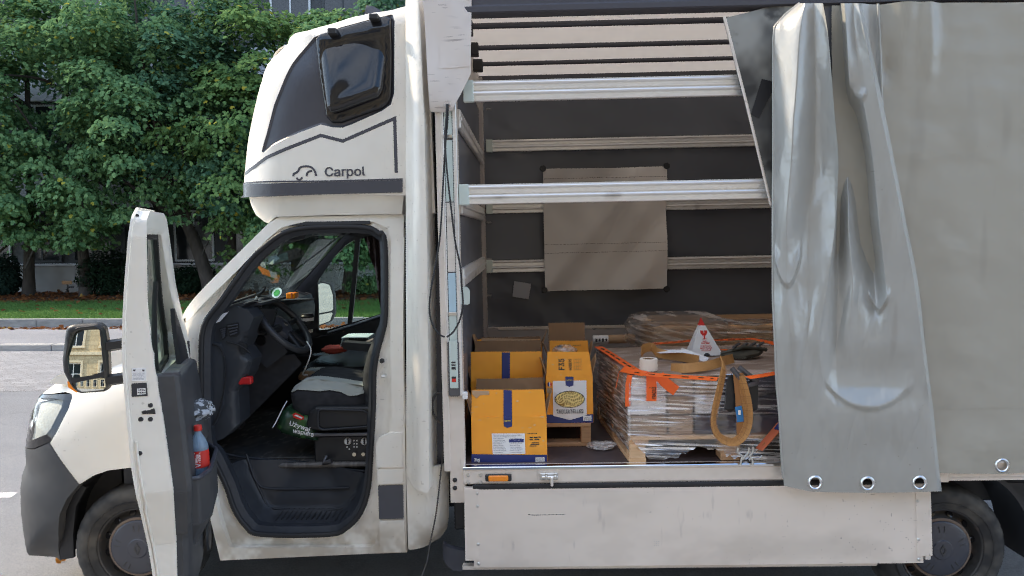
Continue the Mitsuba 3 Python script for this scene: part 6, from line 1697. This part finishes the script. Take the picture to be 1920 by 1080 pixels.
add('blue_end', ribbon([at(1458, 806, .0), at(1472, 788, .02)], (1, 0, .9), .055, .006), 'print_blue', rs, False)

# second wrapped load and paper roll at the back
W2 = thing('rear_load', 'low film wrapped carton stack at the far side of the load floor', 'wrapped pallet load')
y2a, y2b = 1.40, 2.02
xl2, xr2 = at(1226, 620, y2a)[0], 2.2
zt2, zm2 = at(1320, 590, y2b)[2], at(1320, 612, y2a)[2]
add('carton', bx(xl2, xr2, y2a, y2b, FLZ + .02, zm2, .012), 'pallet_pale', W2)
add('upper_carton', bx(at(1225, 600, 1.75)[0], xr2, 1.72, y2b, zm2 - .02, zt2, .01), 'cardboard', W2)
add('front_film', panel(sbox(xl2 - .01, FLZ + .3, xr2, zm2 + .002), f=lambda a, b: y2a - .012 - .03 * (meshkit.fbm(np.c_[a * 3, b * 34 + 8 * a * .1, 0 * a + 2], 3, 17) - .5), thick=0, s=.02), 'stretch_film', W2, True)
add('top_film', panel(sbox(xl2 - .02, y2a - .01, xr2, 1.72), Frame((0, 0, zm2 + .008), (1, 0, 0), (0, 1, 0), (0, 0, 1)), lambda a, b: -.03 * (meshkit.fbm(np.c_[a * 7, b * 5, 0 * a], 3, 18) - .4), 0, .025), 'stretch_film', W2, True)
ico = trimesh.creation.icosphere(4); v = np.asarray(ico.vertices); d = 1 + .55 * (meshkit.fbm(v * 2.6, 4, 33) - .5)
cb = at(1210, 618, 1.5)
mat('film_cloudy', {'type': 'blendbsdf', 'weight': proc(lambda p, n, uv: .10 + .5 * smoothstep(.50, .66, fbm(p.x * 6, p.y * 6, p.z * 40 + p.x * 9, 3))), 'a': {'type': 'thindielectric', 'int_ior': 1.5}, 'b': {'type': 'twosided', 'bsdf': {'type': 'principled', 'base_color': rgb(.70, .64, .60), 'roughness': .2, 'specular': .9}}}, False)
d = 1 + .16 * (meshkit.fbm(v * 2.6, 4, 33) - .5) + .10 * (meshkit.fbm(v * [1.5, 1.5, 9], 3, 35) - .5)
add('loose_film', (np.sign(v) * np.abs(v) ** .62 * d[:, None] * [.36, .27, .13] + at(1268, 619, 1.58), ico.faces), 'film_cloudy', W2, 60)
add('dark_print', bx(at(1328, 600, 1.71)[0], at(1340, 600, 1.71)[0], 1.716, 1.7225, at(1330, 603, 1.715)[2], at(1330, 597, 1.715)[2], 0), 'print_ink', W2)
pr_ = thing('paper_roll', 'brown paper roll with a white printed label lying along the far drop side', 'paper roll')
c0, c1 = at(1112, 637, 1.7), at(1190, 635, 1.7)
add('roll', tube([c0, c1], .032, 20), 'kraft', pr_, 60)
add('roll_label', tube([c0 + [-.002, -.001, 0], c0 + [.11, -.001, 0]], .0335, 20), 'print_white', pr_, 60)
for k in range(4):
    add('label_print', bx(c0[0] + .015 + .024 * k, c0[0] + .028 + .024 * k, c0[1] - .0352, c0[1] - .030, c0[2] - .012 + .004 * (k % 2), c0[2] + .012, 0), 'print_ink', pr_)
for i, (px, py) in enumerate([(1128, 826), (1140, 834), (1150, 836)]):
    d = 1 + .8 * (meshkit.fbm(np.asarray(v) * 2.4, 3, 40 + i) - .5)
    if i == 0:
        o = add('film_scrap', (v * d[:, None] * [.08, .05, .022] + [at(px, py, .3)[0], .3, FLZ + .024], ico.faces), 'stretch_film', None, 40); labels[o] = {'label': 'scrap of clear film lying on the load floor between pallet and wrapped load', 'category': 'plastic wrap'}

# ------------------------------------------------------------------ street, verge and what stands behind
YB, YK, YP, YE, YL, YW = 5.9, 9.35, 9.55, 12.0, 16.0, 19.7


def f_asphalt(p, n, uv):
    g = noise(p.x * 170, p.y * 170); b = fbm(p.x * .7, p.y * .7, 1.0, 3); t = fbm(p.x * .35, p.y * 6, 2.0, 3)
    c = mix((.120, .124, .133), (.235, .238, .245), g * .55 + b * .35 + t * .2)
    cr = smoothstep(.015, .0, dr.abs(fbm(p.x * .9, p.y * .9, 7.0, 4) - .5)) * .15
    return mix(c, (.06, .06, .06), cr)


pr('asphalt', proc(f_asphalt), .82, bump=(lambda p, n, uv: noise(p.x * 150, p.y * 150), .004, 8e-4))


def f_setts(p, n, uv):
    bx_, by_ = p.x / .21 + dr.floor(p.y / .105) * .5, p.y / .105
    r = cell_rand(dr.floor(bx_), dr.floor(by_)); fx_, fy_ = bx_ - dr.floor(bx_), by_ - dr.floor(by_)
    e = smoothstep(.0, .06, dr.minimum(fx_, 1 - fx_)) * smoothstep(.0, .12, dr.minimum(fy_, 1 - fy_))
    c = mix((.165, .165, .172), (.265, .265, .272), r * .7 + .3 * fbm(p.x * 1.2, p.y * 1.2, 1.0, 3))
    return mix((.10, .09, .085), c, e)


pr('brick_setts', proc(f_setts), .8)
pr('pavement', proc(lambda p, n, uv: mix((.15, .15, .16), (.24, .24, .25), noise(p.x * 130, p.y * 130) * .5 + .5 * fbm(p.x * .8, p.y * 1.6, 1.0, 3))), .85)
pr('kerb_stone', proc(lambda p, n, uv: mix((.24, .23, .22), (.36, .35, .33), fbm(p.x * 6, p.y * 6, p.z * 20, 3))), .8)
pr('verge_stone', proc(lambda p, n, uv: mix((.16, .165, .16), (.28, .28, .27), fbm(p.x * 7, p.y * 7, p.z * 18, 3))), .85)
pr('soil', proc(lambda p, n, uv: mix((.035, .026, .02), (.075, .05, .035), fbm(p.x * 4, p.y * 4, 1.0, 3))), .95)
pr('grass_ground', proc(lambda p, n, uv: mix((.04, .095, .022), (.075, .15, .035), fbm(p.x * 3, p.y * 3, 1.0, 3))), .95)


def sheet(x0, x1, y0, y1, z, n=1):
    xs = np.linspace(x0, x1, n + 1); v = np.array([(x, y, z) for y in (y0, y1) for x in xs]); f = [[i, i + 1, n + 2 + i] for i in range(n)] + [[i, n + 2 + i, n + 1 + i] for i in range(n)]
    return lean((v, np.array(f)))


struct('ground', sheet(-150, 150, -60, 150, -.03), 'soil')
struct('road', sheet(-80, 80, -9, YB, 0), 'asphalt')
struct('parking_strip', sheet(-80, 80, YB, YK, .004), 'brick_setts')
struct('pavement', sheet(-80, 80, YP, YE, .10), 'pavement')
struct('near_pavement', sheet(-80, 80, -16, -9, .10), 'pavement')
v = sheet(-80, 80, YE + .12, YL + .3, .26, 40); struct('lawn', v, 'grass_ground')
v = sheet(-80, 80, YL - .2, YW + .1, .27, 40); struct('planting_bed', v, 'soil')
KB = thing('kerb', 'grey concrete kerb between the paved parking strip and the far pavement', 'kerb')
VE = thing('verge_edging', 'low dark stone edging along the front of the lawn', 'edging')
for k in range(18):
    x = -15.5 + k * 1.0
    add('stone', lean(bx(x + .006, x + .994, YK, YP, -.02, .115, .012)), 'kerb_stone', KB)
    add('stone', lean(bx(x + .004, x + .996, YE, YE + .14, .0, .275 + .004 * ((k * 7) % 3), .010)), 'verge_stone', VE)
add('far_run', join([lean(bx(-80, -15.5, YK, YP, -.02, .115, .012)), lean(bx(2.5, 80, YK, YP, -.02, .115, .012))]), 'kerb_stone', KB)
add('far_run', join([lean(bx(-80, -15.5, YE, YE + .14, .0, .275, .012)), lean(bx(2.5, 80, YE, YE + .14, .0, .275, .012))]), 'verge_stone', VE)
mk = [gp(-60, 925), gp(33, 924.5), gp(20, 933.5), gp(-60, 935)]
m = np.array([[p[0], p[1], gz(p[0]) + .004] for p in mk]); struct('road_marking', (m, np.array([[0, 1, 2], [0, 2, 3]])), 'print_white')

LEAFS = np.array([(0, 0), (-.30, .08), (-.52, .42), (-.26, .46), (-.30, .80), (0, 1.02), (.30, .80), (.26, .46), (.52, .42), (.30, .08)])


def leaves(P0, out, size, seed, cols, droop=.5, flat=.5):
    """One mesh of lobed leaves at the points P0, facing out and up, tips hanging."""
    r = np.random.default_rng(seed); n = len(P0)
    nrm = out * (1 - flat) + np.array([0, 0, 1]) * flat + r.normal(0, .33, (n, 3)); nrm /= np.linalg.norm(nrm, axis=1, keepdims=True)
    dirn = out + r.normal(0, .6, (n, 3)) - [0, 0, droop]; dirn -= (dirn * nrm).sum(1, keepdims=True) * nrm; dirn /= np.linalg.norm(dirn, axis=1, keepdims=True)
    sd = np.cross(nrm, dirn); s = size * r.uniform(.65, 1.2, n)
    L = LEAFS; k = len(L)
    fold = -.18 * np.abs(L[:, 0]) - .12 * L[:, 1] ** 2
    v = P0[:, None] + s[:, None, None] * (L[None, :, :1] * sd[:, None] + L[None, :, 1:] * dirn[:, None] + fold[None, :, None] * nrm[:, None])
    tri = np.array([[0, 1, 3], [1, 2, 3], [0, 3, 7], [3, 4, 5], [3, 5, 7], [5, 6, 7], [7, 8, 9], [0, 7, 9]])
    f = (np.arange(n)[:, None, None] * k + tri[None]).reshape(-1, 3)
    cols = np.asarray(cols, float); w = r.random(n)
    c = cols[0] * (1 - w[:, None]) + cols[1] * w[:, None]
    y = r.random(n) < .012; c[y] = cols[2] if len(cols) > 2 else c[y]
    return (v.reshape(-1, 3), f), np.repeat(c, k, 0)


G1, G2, G3 = ([tuple(1.12 * c for c in g[0]), tuple(1.15 * c for c in g[1]), g[2]] for g in ([(.078, .168, .080), (.19, .315, .135), (.43, .41, .08)], [(.056, .132, .084), (.130, .234, .128), (.36, .36, .08)], [(.085, .170, .066), (.18, .285, .10), (.53, .46, .08)]))
mat('leaf', {'type': 'principledthin', 'base_color': {'type': 'mesh_attribute', 'name': 'vertex_color'}, 'roughness': .38, 'diff_trans': .7, 'spec_tint': 0.0}, False)
pr('bark', proc(lambda p, n, uv: mix((.028, .024, .021), (.085, .07, .058), fbm(p.x * 14, p.y * 14, p.z * 4, 3))), .9)


def tree(label, base, top, lean_x, r0, crown, nsh, seed, cols, cat='tree', leaf=.125, ntips=66, group=None, z_low=2.0, limbs=7):
    """Trunk with limbs, and a crown of drooping leaf shelves: crown = (centre, half sizes)."""
    r = np.random.default_rng(seed)
    k = thing('maple_tree', label, cat, group)
    base = np.array(base, float); top = np.array(top, float)
    mid = (base + top) / 2 + [lean_x, 0, 0]
    sp_ = spline([base - [0, 0, .2], base + (mid - base) * .5 + [r.normal(0, .05), 0, 0], mid, top], 8)
    rad = np.linspace(r0, r0 * .35, len(sp_)); rad[0] *= 1.35; rad[1:3] *= 1.12
    add('trunk', tube(sp_, rad, 12), 'bark', k, 60)
    C, H = np.array(crown[0], float), np.array(crown[1], float)
    tips = []
    while len(tips) < ntips:
        p = r.uniform(-1, 1, 3)
        if .45 < np.linalg.norm(p) < 1:
            tips.append(C + p * H)
    tips = np.array(tips)
    for i in range(limbs):
        t = tips[(i * 11) % len(tips)]; s = sp_[int(len(sp_) * (.35 + .6 * i / limbs))]
        bend = (s + t) / 2 + [0, 0, .35] + r.normal(0, .18, 3)
        lp_ = spline([s, bend, t], 8); add('limb', tube(lp_, np.linspace(r0 * .42, .015, len(lp_)), 7), 'bark', k, 60)
    PP_, OO = [], []
    for t in tips:
        rad_ = r.uniform(.38, .80); n = int(nsh * 2.5 * rad_ ** 2 * r.uniform(.8, 1.2) / .5)
        a = r.uniform(0, 2 * np.pi, n); q = np.sqrt(r.random(n)) * rad_
        o = np.c_[np.cos(a), np.sin(a), np.zeros(n)]
        outd = (t - C) / H; outd = outd / (np.linalg.norm(outd) + 1e-6)
        z = -.6 * q ** 2 / rad_ + r.normal(0, .06, n)
        z -= (r.random(n) < .25) * r.random(n) * .5
        p = t + o * q[:, None] + np.c_[0 * z, 0 * z, z]
        PP_.append(p); OO.append(o * .6 + outd * .5)
    PP_, OO = np.vstack(PP_), np.vstack(OO)
    OO = OO / (np.linalg.norm(OO, axis=1, keepdims=True) + 1e-6)
    keep_ = PP_[:, 2] > z_low + .35 * meshkit.noise(np.c_[PP_[:, 0] * 1.3, PP_[:, 1] * 1.3, 0 * PP_[:, 0]], seed) - gz(PP_[:, 0]) * 0
    m, c = leaves(PP_[keep_], OO[keep_], leaf, seed + 1, cols)
    scene[num(k + '__crown')] = mikit.ply(m, 'leaf', smooth=False, color=c)
    return k


def gpt(px, Y):
    """Ground point at depth Y in the photo column px (taken at the ground line)."""
    q = at(px, 540, Y); return np.array([q[0], Y, float(gz(q[0])) + .27])


TG = 'maples behind the lawn'
tb = gpt(52, 18.6); tree('maple at the far left with slim straight trunk before the white wall base', tb, tb + [.4, 0, 7], .1, .17, ((tb[0] - .6, 17.2, 5.4), (2.5, 2.0, 4.3)), 125, 11, G1, z_low=2.0, ntips=86)
tb = gpt(160, 18.2); tree('maple with dark upright trunk standing beside the small garden sign', tb, tb + [.2, 0, 7], -.1, .17, ((tb[0] + .2, 16.6, 5.0), (2.2, 1.9, 4.0)), 125, 12, G1, z_low=1.75)
tb = gpt(402, 17.6); tree('maple with thick trunk leaning left beside the windscreen pillar', tb, tb + [-2.0, .2, 6.5], -.25, .21, ((tb[0] - 1.6, 16.4, 5.6), (2.1, 1.8, 3.9)), 115, 13, G1, z_low=2.3)
tb = gpt(432, 18.9); tree('maple with slim trunk just right of the leaning one', tb, tb + [.3, 0, 7.5], .05, .15, ((tb[0] + .3, 17.0, 5.3), (1.9, 1.9, 3.9)), 115, 14, G2, z_low=2.5)
tb = gpt(300, 19.0); tree('maple standing deep behind the top of the open door', tb, tb + [.2, 0, 8], .1, .16, ((tb[0], 18.0, 6.4), (2.2, 1.3, 3.0)), 95, 15, G2, z_low=3.0)
tb = gpt(560, 18.6); tree('maple with lighter yellow green leaves beside the sleeper pod front', tb, tb + [-.3, 0, 8], .1, .19, ((tb[0] - .5, 16.6, 5.0), (2.0, 1.8, 4.6)), 95, 16, G3, z_low=.95, ntips=72)
tb = gpt(650, 18.8); tree('maple seen through the passenger window of the cab', tb, tb + [.3, 0, 7.5], .1, .16, ((tb[0] + .4, 16.8, 4.6), (2.1, 1.8, 4.0)), 120, 17, G1, z_low=1.0)
tb = gpt(760, 19.0); tree('maple hidden behind the load body, its crown shows beside the air deflector', tb, tb + [.3, 0, 8], .1, .16, ((tb[0] + .4, 17.4, 6.4), (1.9, 1.6, 3.6)), 90, 18, G2, z_low=2.4)
tb = gpt(-90, 18.0); tree('maple at the left picture edge, only its branches reach in', tb, tb + [.3, 0, 7], .1, .18, ((tb[0] + .3, 16.8, 5.2), (2.2, 1.9, 4.2)), 125, 19, G1, z_low=1.9, ntips=80)


def shrub(label, px, Y, w, h, seed, cols, leaf=.075, n=5200):
    r = np.random.default_rng(seed); c = gpt(px, Y)
    k = thing('shrub', label, 'shrub')
    for i in range(9):
        a = r.uniform(0, 2 * np.pi); t = c + [math.cos(a) * w * .6, math.sin(a) * .4, h * r.uniform(.5, .9)]
        add('stem', tube([c, (c + t) / 2 + [0, 0, .1], t], [.025, .018, .008], 6), 'bark', k, 60)
    p = r.normal(0, 1, (n, 3)); p /= np.linalg.norm(p, axis=1, keepdims=True); rr_ = r.random(n) ** .45 * (1 + .35 * (meshkit.fbm(p * 2.2, 3, seed) - .5) * 2)
    q = p * rr_[:, None] * [w, .65, h * .55] + c + [0, 0, h * .5]; q = q[q[:, 2] > c[2] + .02]; o = p[:len(q)]
    m, col = leaves(q, (q - c - [0, 0, h * .3]) / np.linalg.norm(q - c - [0, 0, h * .3], axis=1, keepdims=True), leaf, seed + 5, cols, .2, .3)
    scene[num(k + '__foliage')] = mikit.ply(m, 'leaf', smooth=False, color=col)


D1 = [(0.016, 0.035, 0.022), (0.03, 0.055, 0.03)]
shrub('dark evergreen shrub left of the open door, before the building', 204, 18.4, 1.0, 1.35, 41, D1)
shrub('dark low shrub between the open door and the windscreen pillar', 362, 18.6, .95, .85, 42, D1)
shrub('small blue green shrub at the far left edge', 8, 18.6, .45, 1.2, 43, [(.03, .06, .05), (.05, .09, .07)])
shrub('loose shrub below the wall seen through the passenger window', 690, 18.3, .7, .6, 44, G1, n=1500)

# grass, fallen leaves
r = np.random.default_rng(3); n = 60000
gx_, gy_ = r.uniform(-16, 3.5, n), YE + .15 + (YL + .15 - YE) * r.random(n); h = r.uniform(.03, .085, n) * (.7 + .6 * meshkit.noise(np.c_[gx_ * 1.5, gy_ * 1.5, 0 * gx_], 2)); a = r.uniform(0, np.pi, n)
b0_ = np.c_[gx_, gy_, gz(gx_) + .258]; d_ = np.c_[np.cos(a), np.sin(a), 0 * a] * .009
tp_ = b0_ + np.c_[r.normal(0, .02, n), r.normal(0, .02, n), h]
v = np.stack([b0_ - d_, b0_ + d_, tp_], 1).reshape(-1, 3); w = (r.random(n) * .6 + .4 * meshkit.noise(np.c_[gx_, gy_, 0 * gx_], 6))[:, None]
col = np.array([.075, .16, .045]) * (1 - w) + np.array([.15, .265, .08]) * w
scene['grass'] = mikit.ply((v, np.arange(3 * n).reshape(-1, 3)), 'leaf', smooth=False, color=np.repeat(col, 3, 0)); labels['grass'] = {'label': 'bright green mown grass of the lawn', 'category': 'grass', 'kind': 'stuff'}


def litter(n, x0, x1, yf, seed, zf):
    r = np.random.default_rng(seed); x = r.uniform(x0, x1, n); y = yf(r, n)
    p = np.c_[x, y, gz(x) + zf + r.uniform(0, .03, n)]; o = np.c_[r.normal(0, 1, n), r.normal(0, 1, n), r.normal(0, .2, n)]; o /= np.linalg.norm(o, axis=1, keepdims=True)
    (v, f), c = leaves(p, o, .115, seed, [(.12, .05, .025), (.26, .11, .045), (.45, .28, .08)], .0, .75)
    return v, f, c


parts = [litter(5200, -16, 3, lambda r, n: YL + .1 + 3.5 * r.random(n), 61, .275), litter(260, -16, 3, lambda r, n: YL - 3.4 * r.random(n) ** 2.2, 62, .30), litter(900, -16, 3, lambda r, n: YE - .10 - .30 * r.random(n) ** 1.4, 63, .105)]
V, Fs = join([(p[0], p[1]) for p in parts])
scene['fallen_leaves'] = mikit.ply((V, Fs), 'leaf', smooth=False, color=np.vstack([p[2] for p in parts])); labels['fallen_leaves'] = {'label': 'brown fallen leaves on the bed and along the edging', 'category': 'leaves', 'kind': 'stuff'}
(v, f), c = leaves(np.array([[*gp(104, 1056)[:2], float(gz(gp(104, 1056)[0])) + .02]]), np.array([[.8, -.5, .3]]), .075, 5, [(.40, .16, .03), (.40, .16, .03)], 0, .5)
scene['dry_leaf'] = mikit.ply((v, f), 'leaf', smooth=False, color=c); labels['dry_leaf'] = {'label': 'single orange dry leaf on the asphalt under the front bumper', 'category': 'leaf'}

# office building behind the trees
pr('render_white', proc(lambda p, n, uv: mix((.42, .42, .42), (.55, .55, .54), fbm(p.x * 3, p.y * 3, p.z * 3, 3))), .9, bump=(lambda p, n, uv: noise(p.x * 40, p.y * 40, p.z * 40), .01, 3e-3))
pr('facade_grey', proc(lambda p, n, uv: mix((.52, .535, .57), (.62, .635, .66), fbm(p.x * 2, p.y * 2, p.z * 3, 3))), .8)
pr('window_dark', (.022, .026, .030), .12, specular=.6)
pr('frame_white', (.55, .57, .58), .5)
pr('frame_dark', (.045, .05, .055), .6)
OB = thing('office_building', 'pale plastered office building with dark window bands behind the trees', 'building')
X0, X1 = -24, 14
add('wall_base', lean(bx(X0, X1, YW, YW + .4, .0, 1.10, .01)), 'render_white', OB)
add('sill_band', lean(bx(X0, X1, YW - .08, YW + .4, 1.10, 1.17, .01)), 'facade_grey', OB)
for fl_no in range(5):
    zb0 = 1.17 + fl_no * 3.3
    add('window_band', lean(bx(X0, X1, YW + .16, YW + .4, zb0, zb0 + 1.75, 0)), 'frame_dark', OB)
    add('spandrel', lean(bx(X0, X1, YW - .0, YW + .4, zb0 + 1.75, zb0 + 3.3, .01)), 'facade_grey', OB)
    for k in range(12 if fl_no < 3 else 10):
        x = -17.6 + 1.62 * k
        wn_ = add('window', lean(join([bx(x, x + 1.25, YW + .10, YW + .15, zb0 + .05, zb0 + .11, 0), bx(x, x + 1.25, YW + .10, YW + .15, zb0 + 1.60, zb0 + 1.66, 0), bx(x, x + .06, YW + .10, YW + .15, zb0 + .11, zb0 + 1.60, 0), bx(x + 1.19, x + 1.25, YW + .10, YW + .15, zb0 + .11, zb0 + 1.60, 0), bx(x + .60, x + .65, YW + .10, YW + .15, zb0 + .11, zb0 + 1.60, 0)])), 'frame_white' if (k * 7 + fl_no) % 4 == 0 else 'frame_dark', OB)
        add('pane', lean(bx(x + .06, x + 1.19, YW + .125, YW + .135, zb0 + .11, zb0 + 1.60, 0)), 'window_dark', wn_)
add('roof', lean(bx(X0 - .2, X1 + .2, YW - .3, YW + 9, 17.7, 17.95, .02)), 'facade_grey', OB)
add('rear_body', lean(bx(X0, X1, YW + .4, YW + 8.8, .0, 17.7, 0)), 'facade_grey', OB)
GS = thing('garden_sign', 'small pale board on a short post with a black pipe beside it', 'sign')
c = at(126, 530, 19.0)
gzv = float(gz(c[0])) + .27
add('board', bx(c[0] - .16, c[0] + .16, 18.98, 19.0, c[2] - .05, c[2] + .06, .005), 'pallet_wood', GS)
add('post', bx(c[0] - .02, c[0] + .02, 19.0, 19.03, gzv, c[2], .004), 'frame_dark', GS)
add('pipe', tube(spline([[c[0] + .02, 18.95, gzv], [c[0] + .02, 18.95, c[2] - .18], [c[0] + .06, 18.95, c[2] - .14], [c[0] + .22, 18.95, c[2] - .13]], 5), .025, 8), 'frame_dark', GS, 60)

# sandstone house on the viewer's side of the street: seen in the wing mirror and in the shine of the curtain
def f_sand(p, n, uv):
    bx_, bz2 = p.x / .62 + dr.floor(p.z / .34) * .5, p.z / .34
    rr2 = cell_rand(dr.floor(bx_), dr.floor(bz2)); fx_, fz_ = bx_ - dr.floor(bx_), bz2 - dr.floor(bz2)
    e = smoothstep(.0, .03, dr.minimum(fx_, 1 - fx_)) * smoothstep(.0, .05, dr.minimum(fz_, 1 - fz_))
    return mix((.30, .22, .13), mix((.44, .335, .20), (.58, .46, .29), rr2 * .7 + .3 * fbm(p.x * 2, p.y, p.z * 2, 3)), e)


pr('sandstone', proc(f_sand), .85)
pr('sandstone_trim', (.60, .50, .35), .8)
SH = thing('sandstone_house', 'sandstone house with tall white framed windows, seen in the wing mirror', 'building')
HY = -14.5
rows = [(.9, 2.5), (4.6, 2.2), (8.2, 1.9)]
xw = [-15.2 + 2.6 * k for k in range(12)]
wall = sbox(-17.5, -.3, 17.5, 11.2)
openings = [sbox(x, z, x + 1.2, z + h_) for x in xw for z, h_ in rows]
wm = extr(wall.difference(unary_union(openings)), Frame((0, HY, 0), (1, 0, 0), (0, 0, 1), (0, 1, 0)), 0, .45)
add('wall', lean(wm), 'sandstone', SH, False)
for zc_ in (4.05, 7.7, 11.0):
    add('string_course', lean(bx(-17.6, 17.6, HY + .005, HY + .14, zc_ - .12, zc_ + .12, .02)), 'sandstone_trim', SH)
for x in xw:
    for z, h_ in rows:
        w_n = add('window', lean(join([bx(x, x + 1.2, HY - .22, HY - .15, z, z + .08, 0), bx(x, x + 1.2, HY - .22, HY - .15, z + h_ - .08, z + h_, 0), bx(x, x + .08, HY - .22, HY - .15, z + .08, z + h_ - .08, 0), bx(x + 1.12, x + 1.2, HY - .22, HY - .15, z + .08, z + h_ - .08, 0), bx(x + .57, x + .63, HY - .22, HY - .15, z + .08, z + h_ - .08, 0), bx(x + .08, x + 1.12, HY - .22, HY - .15, z + h_ * .66, z + h_ * .66 + .06, 0)])), 'print_white', SH)
        add('pane', lean(bx(x + .08, x + 1.12, HY - .20, HY - .19, z + .08, z + h_ - .08, 0)), 'window_dark', w_n)
        add('surround', lean(join([bx(x - .16, x, HY + .004, HY + .06, z - .1, z + h_ + .16, .01), bx(x + 1.2, x + 1.36, HY + .004, HY + .06, z - .1, z + h_ + .16, .01), bx(x, x + 1.2, HY + .004, HY + .06, z + h_, z + h_ + .16, .01), bx(x - .2, x + 1.4, HY + .004, HY + .12, z - .16, z - .02, .01)])), 'sandstone_trim', w_n)
add('roof', lean(hull([(x, y, z) for x in (-17.8, 17.8) for y, z in ((HY + .4, 11.15), (HY - 9, 11.15), (HY - 4, 13.6))])), 'frame_dark', SH)
add('rear_body', lean(bx(-17.5, 17.5, HY - 8.6, HY - .46, -.3, 11.15, 0)), 'frame_dark', SH)
